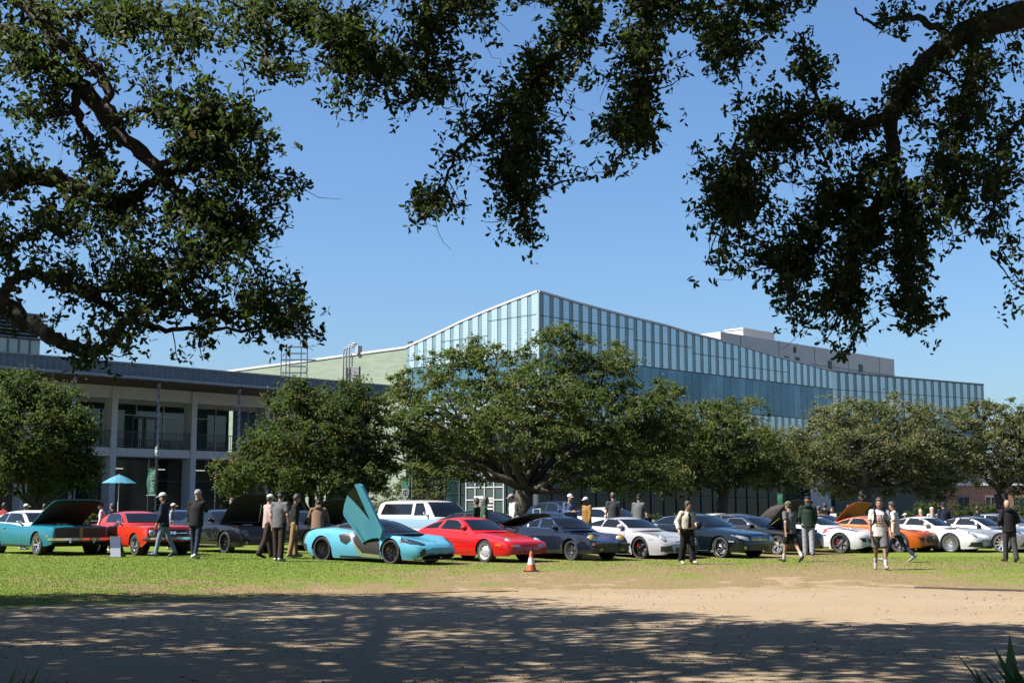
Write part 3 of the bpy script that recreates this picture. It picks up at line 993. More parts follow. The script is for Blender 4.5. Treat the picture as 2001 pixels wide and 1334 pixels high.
def oak(label, base, trunk_h, trunk_r, lobes, nleaf, mt, seed, leaf=0.085, clump=0.62, group=None, name='oak_tree', forks=4, cat='tree', flat=0.62, bark=None, hue_bias=0.0, gap=1.0):
    """base: ground point; lobes: (dx, dy, z, rx, ry, rz) measured from the base"""
    r = np.random.default_rng(seed)
    root = empty(name, base)
    tag(root, label, cat, group)
    fork = np.array([0.0, 0.0, trunk_h])
    m = MB()
    pts = [(0, 0, -.1), (0, 0, trunk_h * .25), (r.normal(0, .08), 0, trunk_h * .65), tuple(fork)]
    m.tube(pts, [trunk_r * 1.35, trunk_r * 1.05, trunk_r * .95, trunk_r * 1.0], 10)
    limb_pts = []
    lb = [np.array(l, float) for l in lobes]
    # main limbs run to the lobes and on through them
    for l in lb:
        c = curve(fork, l[:3] + np.array([0, 0, -l[5] * .25]), r, .08, .10, 9)
        R0 = trunk_r * .42 * (0.6 + .4 * min(1, l[3] / 3))
        m.tube(c, np.linspace(R0, R0 * .30, 9), 7, False)
        limb_pts.append(c[3:])
    cl = []
    for l in lb:
        vol = (l[3] * l[4] * l[5]) ** (2 / 3)
        k = max(10, int(vol * 9.0 / (clump ** 2) * .62 * gap))
        d = r.normal(0, 1, (k, 3)); d /= np.linalg.norm(d, axis=1, keepdims=True)
        rad = r.uniform(.35, 1.0, k) ** .45
        c = l[:3] + d * rad[:, None] * l[3:6] * (1 + r.normal(0, .15, (k, 1)))
        cl.append(c)
        k2 = max(3, int(k * .13))          # sprays that reach out of the outline
        d = r.normal(0, 1, (k2, 3)); d[:, 2] = np.abs(d[:, 2]) * .9 - .15; d /= np.linalg.norm(d, axis=1, keepdims=True)
        cl.append(l[:3] + d * r.uniform(1.0, 1.28, (k2, 1)) * l[3:6])
    C = np.concatenate(cl)
    allp = np.concatenate(limb_pts)
    # secondary branches to some of the clumps
    sel = r.permutation(len(C))[:min(len(C), 230)]
    for i in sel:
        j = np.argmin(((allp - C[i]) ** 2).sum(1))
        c = curve(allp[j], C[i], r, .05, .09, 5)
        m.tube(c, np.linspace(.055, .014, 5) * (trunk_r / .45), 4, False)
    tr = m.build('trunk', bark or M_BARK2, root, True)
    # leaves
    w = r.uniform(.25, 1.75, len(C)); w /= w.sum()
    idx = r.choice(len(C), nleaf, p=w)
    cs = clump * r.uniform(.4, 1.5, len(C))
    g = r.normal(0, 1, (nleaf, 3))
    g /= np.maximum(1e-6, np.linalg.norm(g, axis=1, keepdims=True))
    rad = np.minimum(np.abs(r.normal(0, .62, (nleaf, 1))), 1.7)
    off = g * rad * cs[idx][:, None] * np.array([1.15, 1.15, flat])
    P = C[idx] + off
    N = g * .5 + np.array([0, 0, .5]) + r.normal(0, .7, (nleaf, 3))
    L = leaf * r.uniform(.65, 1.35, nleaf)
    ch = r.normal(0, .2, len(C))
    hue = .45 + ch[idx] + r.normal(0, .24, nleaf) + hue_bias
    ok = P[:, 2] > .3
    fo = leaf_quads(P[ok], N[ok], L[ok], (L * r.uniform(.42, .62, nleaf))[ok], r, hue[ok], 'crown', mt, root)
    tag(fo, kind='stuff')
    return root

def lob(base, Y, items, depth=1.0):
    """lobes given by where they show in the photograph (centre, half width, half height in its pixels) at distance Y"""
    out = []
    for it in items:
        px, py, hx, hy = it[:4]
        dy = it[4] if len(it) > 4 else 0.0
        p = at(px, py, Y + dy)
        s = (Y + dy) / 2640.0
        out.append((p.x - base.x, p.y - base.y, p.z - base.z, hx * s, (hx * s * .55 + hy * s * .45) * depth, hy * s))
    return out

GT = 'oaks in front of the glass building'
# the big spreading oak before the corner of the glass building
b = onground(1022, 66)
oak('big spreading live oak with forked trunk in front of the glass corner', b, 2.3, .50, lob(b, 66, [
    (1090, 690, 75, 45), (1175, 735, 80, 55, 1), (960, 735, 95, 55), (880, 720, 60, 40, 1), (820, 760, 65, 45), (1060, 770, 95, 55, -2), (900, 810, 110, 60, -2),
    (790, 830, 60, 55), (1180, 810, 90, 55, -1), (1265, 800, 70, 55, 1), (1010, 850, 110, 55, -3), (1120, 860, 80, 40, 2), (1240, 870, 75, 45, 1), (870, 885, 95, 45, 1), (790, 890, 60, 40, 2), (940, 690, 45, 25, 2), (1200, 700, 45, 28, 2), (1100, 655, 35, 22), (760, 800, 40, 40, 1), (930, 915, 70, 30, 3), (1150, 905, 70, 35, 3), (1050, 800, 120, 60, 2), (1300, 840, 60, 50, 2), (1140, 925, 70, 30, -2), (1235, 935, 75, 30, -1), (1300, 930, 50, 32, -1), (850, 925, 60, 28, -1)]),
    125000, M_OAK, 21, .078, .44, GT, forks=5)
# the one right of it with the straight trunk
b = onground(1415, 72)
oak('rounded dark oak with a straight trunk behind the black sedan', b, 2.6, .33, lob(b, 72, [
    (1395, 815, 70, 40), (1330, 850, 75, 55), (1430, 860, 80, 55, -1), (1250, 905, 70, 45, 1), (1330, 920, 85, 45, -1), (1420, 920, 90, 40), (1490, 905, 60, 45, 1), (1300, 770, 30, 25, 2), (1210, 925, 60, 40, 1), (1190, 880, 60, 45, 2), (1300, 770, 35, 30, 2), (1450, 810, 50, 35, 1), (1380, 900, 120, 55, 2), (1530, 925, 50, 40, 2)]),
    72000, M_OAK, 22, .078, .44, GT)
b = onground(1690, 80)
oak('pale olive oak with a low wide crown at the right of the glass building', b, 2.8, .42, lob(b, 80, [
    (1660, 815, 85, 40), (1740, 815, 80, 42, 1), (1600, 860, 70, 50), (1680, 870, 95, 55, -2), (1780, 870, 75, 50), (1830, 830, 60, 45, 2), (1590, 920, 65, 40, 1), (1680, 930, 60, 30, 1), (1770, 940, 90, 40, 2), (1850, 900, 60, 50, 2), (1700, 900, 130, 60, 2), (1560, 900, 45, 50, 1), (1820, 940, 60, 35, 3), (1640, 950, 60, 28, 3)]),
    88000, M_OLIVE, 23, .078, .44, GT)
b = onground(1958, 84)
oak('oak at the right edge of the picture, trunk behind the man in the black hoodie', b, 2.6, .42, lob(b, 84, [
    (1920, 820, 55, 40), (1985, 825, 50, 42), (1950, 880, 75, 50, -1), (2040, 880, 60, 60), (1890, 900, 50, 45, 2), (1985, 930, 60, 35), (2060, 820, 50, 40)]),
    56000, M_OLIVE, 24, .078, .44, GT)
# left group in front of the hall
b = onground(612, 66)
oak('dense green tree with some orange leaves in front of the low hall', b, 1.0, .26, lob(b, 66, [
    (570, 795, 55, 42), (640, 800, 65, 45), (700, 815, 45, 45), (600, 860, 85, 55, -1), (690, 870, 60, 60), (540, 880, 65, 50), (480, 915, 55, 40), (560, 930, 80, 40, -1), (650, 935, 85, 38, -1), (725, 920, 45, 50, 1), (450, 940, 38, 30), (600, 900, 120, 70, 1), (690, 770, 35, 30), (590, 770, 40, 30)]),
    92000, M_AUT, 25, .074, .38, 'bushy trees in front of the hall', flat=.9)
b = onground(70, 60)
oak('dense green tree covering the left end of the hall', b, 1.2, .26, lob(b, 60, [
    (30, 775, 70, 45), (110, 790, 55, 45), (60, 840, 95, 60, -1), (145, 850, 45, 55), (100, 915, 75, 50), (10, 910, 70, 60, -1), (-60, 840, 70, 80), (160, 905, 35, 40)]),
    74000, M_AUT, 26, .074, .38, 'bushy trees in front of the hall', flat=.9, hue_bias=-.03)
# slim young trees beside the banner
for i, (px, Y, h, lab) in enumerate([(742, 78, 3.6, 'slim young tree just behind the raised car door'), (770, 80, 3.3, 'slim young tree left of the crest banner'), (822, 80, 3.5, 'slim young tree right of the crest banner'), (850, 82, 3.2, 'slim young tree second right of the crest banner')]):
    b = onground(px, Y)
    oak(lab, b, .7, .05, [(0, 0, h * .55, .55, .55, h * .38), (.25, .1, h * .75, .4, .4, h * .25), (-.3, 0, h * .4, .45, .45, h * .22)], 3400, M_OLIVE, 60 + i, .06, .34, 'slim young trees by the entrance', 'young_tree', gap=.6)
# planting and hedges behind the cars
HEDGE = [(40, 74, 150, 24, 'long dark hedge behind the white roofed car'), (520, 78, 120, 26, 'dark hedge behind the open black bonnet'), (1330, 88, 140, 26, 'dark hedge behind the pale sports car'), (1620, 96, 110, 30, 'dark hedge behind the white car with red stripe'), (1925, 100, 150, 30, 'dark hedge in front of the brick building')]
for i, (px, Y, hw, hp, lab) in enumerate(HEDGE):
    b = onground(px, Y); s = Y / 2640
    w = hw * s
    hz_ = 1.15 if i == 4 else .62
    oak(lab, b, .25, .06, [(x, 0, hz_, w / 4.2, .6, hz_ * .97) for x in np.linspace(-w * .8, w * .8, 5)], 9000 if i < 4 else 20000, M_AUT, 80 + i, .075, .36, 'hedges behind the cars', 'hedge', cat='hedge', gap=.9, hue_bias=-.1)
# ================================================================== overhanging live oaks
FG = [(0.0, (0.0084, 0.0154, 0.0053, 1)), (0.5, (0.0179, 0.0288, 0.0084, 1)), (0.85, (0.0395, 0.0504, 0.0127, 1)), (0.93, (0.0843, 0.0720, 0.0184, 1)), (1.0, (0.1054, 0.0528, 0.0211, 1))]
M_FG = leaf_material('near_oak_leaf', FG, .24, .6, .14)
M_TWIG = mat('twig_bark', (0.045, 0.036, 0.030), .9, var=.3, scale=9)

def spl(pts, n_per=4):
    """smooth polyline through points (Catmull-Rom)"""
    P = [Vector(p) for p in pts]
    P = [P[0] * 2 - P[1]] + P + [P[-1] * 2 - P[-2]]
    out = []
    for i in range(1, len(P) - 2):
        for k in range(n_per):
            t = k / n_per
            a, b, c, d = P[i - 1], P[i], P[i + 1], P[i + 2]
            out.append(.5 * (2 * b + (c - a) * t + (2 * a - 5 * b + 4 * c - d) * t * t + (3 * b - 3 * c + d - a) * t ** 3))
    out.append(P[-2])
    return out

def sprigs(tips, dirs, r, leaf=.0245, per=(6, 11)):
    """whorls of small oval leaves round twig ends; returns vertex array of 6-gon leaves"""
    V = []; H = []
    n = len(tips)
    cnt = r.integers(per[0], per[1], n)
    idx = np.repeat(np.arange(n), cnt)
    k = len(idx)
    d = dirs[idx] / np.linalg.norm(dirs[idx], axis=1, keepdims=True)
    back = r.random(k) ** 1.3 * .13
    base = tips[idx] - d * back[:, None]
    out = d * r.uniform(.15, .9, k)[:, None] + r.normal(0, .62, (k, 3))
    out /= np.linalg.norm(out, axis=1, keepdims=True)
    L = leaf * r.uniform(.6, 1.35, k)
    W = L * r.uniform(.36, .52, k)
    side = np.cross(out, r.normal(0, 1, (k, 3))); side /= np.linalg.norm(side, axis=1, keepdims=True)
    nrm = np.cross(out, side)
    c = base + out * (L * 1.15)[:, None]
    v = np.empty((k, 6, 3))
    bend = nrm * (L * .18)[:, None]
    v[:, 0] = c - out * L[:, None]
    v[:, 1] = c - out * (L * .35)[:, None] + side * (W * .8)[:, None] + bend
    v[:, 2] = c + out * (L * .45)[:, None] + side * W[:, None] + bend * .8
    v[:, 3] = c + out * (L * 1.05)[:, None] - bend * .5
    v[:, 4] = c + out * (L * .45)[:, None] - side * W[:, None] + bend * .8
    v[:, 5] = c - out * (L * .35)[:, None] - side * (W * .8)[:, None] + bend
    hs = r.normal(0, .17, n)
    return v, .42 + hs[idx] + r.normal(0, .14, k)

def near_oak(label, base, limbs, blobs, seed, trunk_pts, trunk_r, depth0, dens=1.0, upper=None, upper_limbs=()):
    r = np.random.default_rng(seed)
    root = empty('live_oak', base)
    tag(root, label, 'tree', 'live oaks overhanging the camera')
    bv = Vector(base)
    m = MB()
    m.tube([Vector(p) - bv for p in trunk_pts], trunk_r, 12)
    m.build('trunk', M_BARK, root, True)
    nodes2, nodes3 = [], []
    for pts, w0, w1, dd in limbs:
        # pts: (px, py) or world points; thickness in photograph pixels
        W3 = []
        for i, p in enumerate(pts):
            if len(p) == 3: W3.append(Vector(p))
            else: W3.append(at(p[0], p[1], depth0 + dd[0] + (dd[1] - dd[0]) * i / max(1, len(pts) - 1)))
        c = spl(W3, 5)
        rr = np.linspace(w0 * 1.25, w1 * 1.2, len(c)) * depth0 / 2600 / 2 * (1 + .10 * r.normal(0, 1, len(c)))
        jit = [p + Vector(r.normal(0, .012, 3)) for p in c]
        m = MB(); m.tube([p - bv for p in jit], list(rr), 9, True)
        m.build('limb', M_BARK, root, True)
        for p in c:
            nodes3.append(p); nodes2.append(project(p))
    nodes3 = np.array([tuple(p) for p in nodes3]); nodes2 = np.array(nodes2)
    tw = MB()
    tips, dirs = [], []
    for bl in blobs:
        cx, cy, rx, ry = bl[:4]
        dn = bl[4] if len(bl) > 4 else 1.0
        nt = max(3, int(rx * ry * 3.14 / 650 * dn * dens))
        for _ in range(nt):
            a = r.random() * 6.283; q = math.sqrt(r.random())
            tx, ty = cx + rx * q * math.cos(a), cy + ry * q * math.sin(a)
            dep = depth0 + r.uniform(-.75, .75)
            T = np.array(at(tx, ty, dep))
            # leave from the nearest limb node, a bit at random among the nearest
            d2 = (nodes2[:, 0] - tx) ** 2 + (nodes2[:, 1] - ty) ** 2
            j = np.argsort(d2)[r.integers(0, 4)]
            S = nodes3[j]
            # long reaches start part of the way along an earlier twig
            if d2[j] > 150 ** 2 and len(tips) > 30:
                tp = np.array(tips[-400:]); jj = np.argmin(((tp - T) ** 2).sum(1)); S = tp[jj]
            c = curve(S, T, r, -.03, .07, 6)
            L = np.linalg.norm(T - S)
            if L > .03:
                tw.tube(c, np.linspace(min(.011, .004 + L * .006), .0022, 6), 4, False)
            if r.random() < .16:      # a bare twig that reaches out past the leaves
                e = T + (T - S) / max(L, .05) * r.uniform(.08, .28) + r.normal(0, .07, 3) + np.array([0, 0, -.06])
                tw.tube(curve(c[4], e, r, -.05, .10, 5), np.linspace(.0032, .0016, 5), 3, False)
            f0 = max(0.0, 1 - .55 / max(L, .05))
            for t in np.linspace(f0, 1, 6):
                i0 = min(4, int(t * 5)); u = t * 5 - i0
                p = c[i0] * (1 - u) + c[i0 + 1] * u
                p = p + r.normal(0, .06, 3) * (t < .99)
                dv = (c[i0 + 1] - c[i0]); dv = dv / (np.linalg.norm(dv) + 1e-6) + r.normal(0, .7, 3) + np.array([0, 0, -.15])
                tips.append(p); dirs.append(dv)
    tw.v = [(p[0] - bv.x, p[1] - bv.y, p[2] - bv.z) for p in tw.v]
    tag(tw.build('twigs', M_TWIG, root), kind='stuff')
    v, h = sprigs(np.array(tips), np.array(dirs), r)
    v = v - np.array(base)
    k = len(v)
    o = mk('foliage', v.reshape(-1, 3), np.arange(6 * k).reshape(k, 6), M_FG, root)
    a = o.data.attributes.new('hue', 'FLOAT', 'FACE'); a.data.foreach_set('value', np.clip(h, 0, 1).astype(np.float32))
    tag(o, kind='stuff')
    if upper:
        # the crown above and beside the frame, which throws the shade on the gravel
        um = MB()
        for pts, r0, r1 in upper_limbs:
            c = spl(pts, 5)
            um.tube([p - bv for p in c], list(np.linspace(r0, r1, len(c))), 7, True)
        if upper_limbs: um.build('upper_limb', M_BARK, root, True)
        # upper: outline of the crown on plan, height range, number of leafy twigs
        poly, zlo, zhi, ncl, far = upper
        pv = np.array(poly); lo, hi = pv.min(0), pv.max(0)
        Q = lo + (hi - lo) * r.random((ncl * 5, 2))
        ins = np.zeros(len(Q), bool)
        for i in range(len(pv)):
            a_, b_ = pv[i], pv[i - 1]
            cr = ((a_[1] > Q[:, 1]) != (b_[1] > Q[:, 1])) & (Q[:, 0] < (b_[0] - a_[0]) * (Q[:, 1] - a_[1]) / (b_[1] - a_[1] + 1e-9) + a_[0])
            ins ^= cr
        nz = np.sin(Q[:, 0] * 1.2 + 2.1 * np.sin(Q[:, 1] * .9)) * np.sin(Q[:, 1] * 2.3 + 1.6 * np.sin(Q[:, 0] * .8)) + .45 * np.sin(Q[:, 0] * 2.6 + Q[:, 1] * 3.9)
        ins &= nz + r.normal(0, .16, len(Q)) > -.42
        for hx, hy, hr in ((-6.8, 8.05, 1.5), (-5.0, 8.4, .8), (-3.1, 8.1, .8), (-8.3, 8.3, .7)):     # openings that let sun through to the near leaves
            ins &= (Q[:, 0] - hx) ** 2 + (Q[:, 1] - hy) ** 2 > hr * hr
        Q = Q[ins][:ncl]
        CC = np.column_stack([Q, r.uniform(zlo, zhi, len(Q))])
        per = 27
        n = len(CC) * per
        idx = np.repeat(np.arange(len(CC)), per)
        g = r.normal(0, 1, (n, 3)) * np.array([.30, .30, .2]) * r.uniform(.6, 1.3, len(CC))[idx][:, None]
        P = CC[idx] + g
        # nothing of it may hang into the view
        keep = np.ones(n, bool)
        x, y, z = P[:, 0], P[:, 1], P[:, 2] - CAM_Z
        dd = y * _cp + z * _sp; ww = -y * _sp + z * _cp
        sx, sy = x / np.maximum(dd, .1), ww / np.maximum(dd, .1)
        keep = (dd < .5) | (np.abs(sx) > .41) | (sy > .265 + .03 * r.random(n))
        P = P[keep]; n = len(P)
        L = .118 * r.uniform(.7, 1.4, n)
        # coarse unseen leaves added behind and beside the viewer to block sky light
        for (x0, x1, y0, y1, k) in far:
            Pf = np.column_stack([r.uniform(x0, x1, k), r.uniform(y0, y1, k), r.uniform(zlo - .5, zhi + .5, k)])
            P = np.concatenate([P, Pf]); L = np.concatenate([L, .15 * r.uniform(.7, 1.3, k)])
        n = len(P)
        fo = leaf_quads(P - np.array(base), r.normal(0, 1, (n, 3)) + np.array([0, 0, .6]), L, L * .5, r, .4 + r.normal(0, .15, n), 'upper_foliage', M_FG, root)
        tag(fo, kind='stuff')
    return root

D0 = 9.6
left_limbs = [
    ([(-420, 180), (-200, 90), (0, 62), (70, 111), (162, 175), (232, 259), (302, 324), (335, 367), (378, 399), (421, 416), (470, 470)], 40, 8, (0, .2)),
    ([(-200, 90), (-60, -60), (43, 0), (81, 38), (113, 76), (151, 113), (189, 140), (208, 167), (210, 205), (232, 227), (290, 216), (350, 240), (430, 220)], 30, 6, (0, -.3)),
    ([(81, 38), (100, 92), (111, 146), (111, 216), (151, 221)], 18, 9, (-.1, 0)),
    ([(-420, 380), (-200, 365), (0, 356), (54, 345), (108, 351), (162, 372), (216, 399), (254, 394), (291, 362), (335, 340), (389, 318), (410, 302), (470, 330)], 38, 7, (.1, .4)),
    ([(-420, 480), (-150, 530), (0, 588), (32, 615), (81, 645), (119, 669), (162, 683), (200, 685), (227, 658), (245, 625), (300, 590), (370, 545)], 36, 8, (.2, .1)),
    ([(0, 583), (16, 556), (54, 534), (108, 540), (162, 567), (216, 567), (270, 556), (302, 572), (345, 594), (410, 612), (453, 620), (502, 604), (560, 590)], 20, 5, (.2, -.2)),
    ([(151, 572), (194, 588), (232, 610), (280, 637), (324, 642), (399, 645), (470, 640), (560, 630)], 13, 4, (.1, .3)),
    ([(146, 178), (156, 232), (178, 280), (194, 324), (200, 367)], 15, 7, (0, .1)),
    ([(270, 556), (330, 540), (390, 500), (430, 470)], 11, 4, (0, .3)),
    ([(302, 324), (370, 300), (420, 270), (470, 240)], 12, 4, (0, -.4)),
    ([(420, 612), (450, 625), (490, 650), (512, 668)], 6, 2, (0, 0)),
    ([(81, 38), (160, 26), (240, 22), (300, 30), (380, 60)], 13, 5, (0, .2)),
    ([(0, 480), (40, 470), (85, 440), (130, 432)], 9, 4, (.3, .2)),
]
left_blobs = [(20, 120, 50, 60), (140, 110, 50, 45, .8), (190, 300, 60, 40, .8), (470, 90, 45, 40, .7), (240, 470, 90, 40), (90, 520, 70, 35, .8), (40, 30, 90, 60), (170, 30, 120, 50), (300, 50, 110, 55), (400, 40, 60, 45), (330, 140, 80, 55), (50, 170, 80, 70, .8), (60, 250, 70, 60, .7), (250, 110, 60, 50, .6),
    (420, 225, 90, 65, 1.2), (495, 300, 90, 65, 1.2), (410, 320, 90, 60, 1.2), (325, 250, 70, 55), (555, 370, 55, 45, 1.1), (470, 390, 80, 50, 1.1), (30, 340, 60, 60, .8), (230, 400, 120, 50, .9), (380, 430, 100, 50, 1.1),
    (110, 430, 110, 50, .8), (310, 480, 110, 50, 1.1), (430, 500, 90, 55, 1.2), (510, 545, 75, 45, 1.2), (590, 600, 42, 45, 1.2), (190, 520, 120, 45), (410, 590, 100, 40, 1.2), (300, 600, 90, 40), (220, 660, 60, 35), (180, 700, 45, 22, .8),
    (370, 690, 60, 22, .6), (540, 640, 70, 28), (25, 480, 50, 50, .8), (15, 640, 25, 40, .5), (150, 330, 70, 50, .6), (470, 450, 60, 40, 1.1), (160, 610, 60, 30, .5), (570, 440, 35, 30, .7), (620, 650, 20, 25)]
TB = (-6.4, 9.2, 0)
near_oak('overhanging live oak whose dark limbs fill the left of the sky', TB, left_limbs, left_blobs, 41,
    [(-6.4, 9.2, -.1), (-6.45, 9.2, 1.2), (-6.3, 9.3, 2.4), (-5.6, 9.5, 3.6), (-5.2, 9.6, 5.0), (-6.2, 9.0, 8.5)], [.62, .48, .46, .42, .34, .15], D0, 1.0,
    upper=([(-21, 6), (-21, 19), (-16.2, 19.8), (-12.5, 20.6), (-9.5, 21.0), (-7.6, 19.0), (-6.3, 16.8), (-4.6, 14.9), (-3.0, 14.6), (-3.0, 5), (-10, 3)], 8.0, 10.2, 3100, [(-22, -3, -9, 5.5, 22000), (-26, -21, 4, 18, 6000)]),
    upper_limbs=[([(-6.2, 9.0, 6), (-8, 11, 7.6), (-11, 13.5, 8.4), (-14, 16, 8.8)], .22, .06), ([(-6.2, 9, 7), (-5.5, 10, 8.4), (-4.5, 12.2, 9.2)], .18, .05), ([(-6.2, 9, 7), (-10, 9, 8.5), (-15, 10, 8.6)], .2, .05), ([(-8, 11, 7.6), (-9, 15, 8.6), (-10, 19, 9)], .14, .04), ([(-5.5, 10, 8.4), (-7.5, 13, 9), (-8, 16.5, 9.4)], .13, .04), ([(-10, 9, 8.5), (-13, 12, 9), (-17, 15, 9)], .12, .04)])

right_limbs = [
    ([(2500, 120), (2250, -20), (2001, 27), (1901, 59), (1837, 103), (1788, 146), (1761, 189), (1740, 227), (1746, 297), (1735, 367), (1690, 430), (1660, 500), (1650, 590)], 50, 6, (.1, 0)),
    ([(1740, 221), (1686, 243), (1648, 237), (1610, 210), (1545, 232), (1502, 259), (1450, 320), (1420, 390)], 20, 5, (0, -.3)),
    ([(1870, 75), (1837, 60), (1794, 38), (1740, 38), (1702, 49), (1670, 16)], 16, 4, (0, .3)),
    ([(2250, 160), (2100, 190), (2001, 237), (1955, 286), (1950, 345), (1945, 415)], 20, 3, (.3, .2)),
    ([(1746, 297), (1700, 340), (1643, 400), (1600, 460), (1540, 520)], 12, 4, (0, .2)),
    ([(1740, 350), (1775, 430), (1780, 520), (1790, 610)], 11, 3, (0, -.3)),
    ([(1901, 59), (1900, 150), (1880, 240), (1850, 330), (1860, 400)], 16, 4, (0, -.4)),
    ([(1600, 215), (1590, 150), (1570, 110)], 7, 3, (0, 0)),
]
right_blobs = [(1580, 130, 60, 55), (1490, 220, 75, 55), (1410, 330, 60, 55, 1.1), (1510, 320, 95, 70, 1.2), (1610, 250, 95, 65, 1.1), (1650, 340, 100, 70, 1.2), (1400, 430, 62, 55, 1.2), (1520, 440, 110, 65, 1.3), (1640, 470, 110, 75, 1.3),
    (1750, 430, 90, 75, 1.2), (1470, 520, 70, 40, 1.2), (1580, 570, 85, 50, 1.2), (1700, 560, 85, 55, 1.1), (1800, 600, 45, 60), (1620, 645, 65, 32, 1.1), (1655, 690, 28, 18), (1560, 615, 45, 35), (1790, 500, 55, 55, 1.1),
    (1850, 380, 85, 75, 1.1), (1880, 290, 90, 75, 1.1), (1890, 460, 32, 40), (1850, 180, 100, 70), (1950, 150, 60, 80), (1930, 30, 80, 45), (1720, 30, 60, 26, .7), (1960, 330, 50, 70), (1995, 490, 14, 60, .8), (1992, 570, 18, 35, .8), (1790, 200, 55, 50)]
mid_limbs = [
    ([(6.0, 9.2, 7.4), (3.5, 9.3, 7.0), (900, -210), (700, -130), (498, 0), (510, 43), (520, 90), (518, 148)], 22, 5, (0, .1)),
    ([(700, -130), (840, -60), (880, 0), (853, 35), (841, 70), (834, 117), (838, 175)], 12, 4, (.2, 0)),
    ([(3.5, 9.3, 7.0), (1160, -90), (1142, 0), (1126, 58), (1071, 125), (1040, 171), (1021, 234), (1013, 304), (1001, 351), (1017, 390), (1025, 429), (1040, 465)], 22, 3, (0, -.1)),
    ([(1035, 190), (927, 265), (888, 312), (861, 370), (814, 398)], 8, 3, (0, .2)),
    ([(510, 0), (596, 35), (674, 70), (713, 101), (771, 129)], 10, 3, (0, .2)),
    ([(1160, -90), (1260, -20), (1250, 90), (1260, 180), (1250, 260)], 11, 3, (0, -.2)),
    ([(1260, -20), (1350, 20), (1420, 60), (1440, 130)], 9, 3, (0, .3)),
    ([(1350, 20), (1450, 10), (1560, 5)], 6, 2, (0, 0)),
]
mid_blobs = [(985, 10, 60, 30), (1440, 60, 70, 40), (1500, 30, 60, 25, .8), (880, 90, 70, 40, .8), (560, 110, 55, 40, .8), (900, 170, 60, 45), (480, 30, 40, 40, .8), (460, 0, 55, 22), (620, 0, 90, 35), (800, -5, 100, 35), (930, 0, 70, 26), (1080, 0, 70, 40), (1200, 5, 90, 45), (1330, 0, 90, 40), (560, 35, 95, 50), (640, 95, 90, 60, 1.1), (740, 80, 110, 70, 1.2), (780, 175, 85, 50, 1.1), (700, 160, 70, 45), (880, 30, 85, 40, .9), (970, 35, 40, 30, .7), (635, 195, 28, 22, .6), (1000, 180, 70, 50, 1.1),
    (1080, 120, 70, 75, 1.2), (1050, 250, 85, 55, 1.2), (920, 235, 55, 35), (960, 320, 85, 50, 1.1), (1040, 330, 70, 55, 1.2), (1130, 330, 50, 35, .9), (870, 390, 65, 35), (830, 430, 40, 22), (1035, 430, 30, 55, .9), (960, 415, 60, 28),
    (1150, 50, 80, 50, 1.1), (1230, 130, 95, 75, 1.2), (1320, 70, 95, 55, 1.1), (1260, 260, 65, 45), (1200, 210, 50, 60), (1390, 130, 50, 45), (1430, 30, 90, 35), (1540, 10, 50, 18, .8), (1170, 260, 50, 50, .9), (690, 230, 40, 20, .6)]
TR_ = (6.6, 9.4, 0)
near_oak('overhanging live oak with a thick curved limb at the upper right', TR_, right_limbs + mid_limbs, right_blobs + mid_blobs, 42,
    [(6.6, 9.4, -.1), (6.6, 9.4, 1.3), (6.4, 9.5, 3.0), (5.8, 9.6, 4.7), (5.9, 9.4, 6.2), (6.4, 9.0, 9.0)], [.66, .5, .46, .42, .34, .14], D0, 1.0,
    upper=([(-4.0, 4), (-3.6, 14.4), (-1.6, 14.6), (1.0, 14.0), (3.5, 12.5), (9, 12), (9, 5), (3, 3)], 8.4, 10.6, 1500, [(-3, 17, -9, 4, 26000), (9, 17, 4, 12, 9000)]),
    upper_limbs=[([(6.4, 9, 7.5), (4, 8.8, 8.9), (1, 8, 9.6), (-2, 7, 9.8)], .18, .05), ([(6.4, 9, 8), (5, 11, 9), (3, 12, 9.4)], .14, .04), ([(6.2, 9.2, 7), (6.0, 9.2, 7.4)], .16, .14)])
# ================================================================== cars
def pchip(pts):
    x = np.array([p[0] for p in pts], float); y = np.array([p[1] for p in pts], float)
    h = np.diff(x); d = np.diff(y) / h
    m = np.zeros(len(x))
    m[0], m[-1] = d[0], d[-1]
    for i in range(1, len(x) - 1):
        if d[i - 1] * d[i] > 0:
            w1, w2 = 2 * h[i] + h[i - 1], h[i] + 2 * h[i - 1]
            m[i] = (w1 + w2) / (w1 / d[i - 1] + w2 / d[i])
    def f(q):
        q = min(max(q, x[0]), x[-1])
        i = min(max(int(np.searchsorted(x, q)) - 1, 0), len(x) - 2)
        t = (q - x[i]) / h[i]
        return float((2 * t ** 3 - 3 * t ** 2 + 1) * y[i] + (t ** 3 - 2 * t ** 2 + t) * h[i] * m[i] + (-2 * t ** 3 + 3 * t ** 2) * y[i + 1] + (t ** 3 - t ** 2) * h[i] * m[i + 1])
    return f

def paint(name, col, metal=0.0, rough=0.28):
    rough = max(rough, .45) if metal < .3 else rough
    if name in MATS: return MATS[name]
    n = NT(name)
    co = n.n('TexCoord').outputs['Object']
    col = tuple(x * .44 for x in col)
    c = n.mix(n.rng(n.noise(2.2, 4, .5, co), .3, .7, 0, .10), tuple(col) + (1,), tuple(x * .8 for x in col) + (1,))
    n.l(c, n.b.inputs['Base Color'])
    n.b.inputs['Metallic'].default_value = metal
    n.b.inputs['Roughness'].default_value = rough
    n.b.inputs['Coat Weight'].default_value = 0.9
    n.b.inputs['Coat Roughness'].default_value = 0.03
    n.b.inputs['Specular IOR Level'].default_value = 0.12
    return n.m

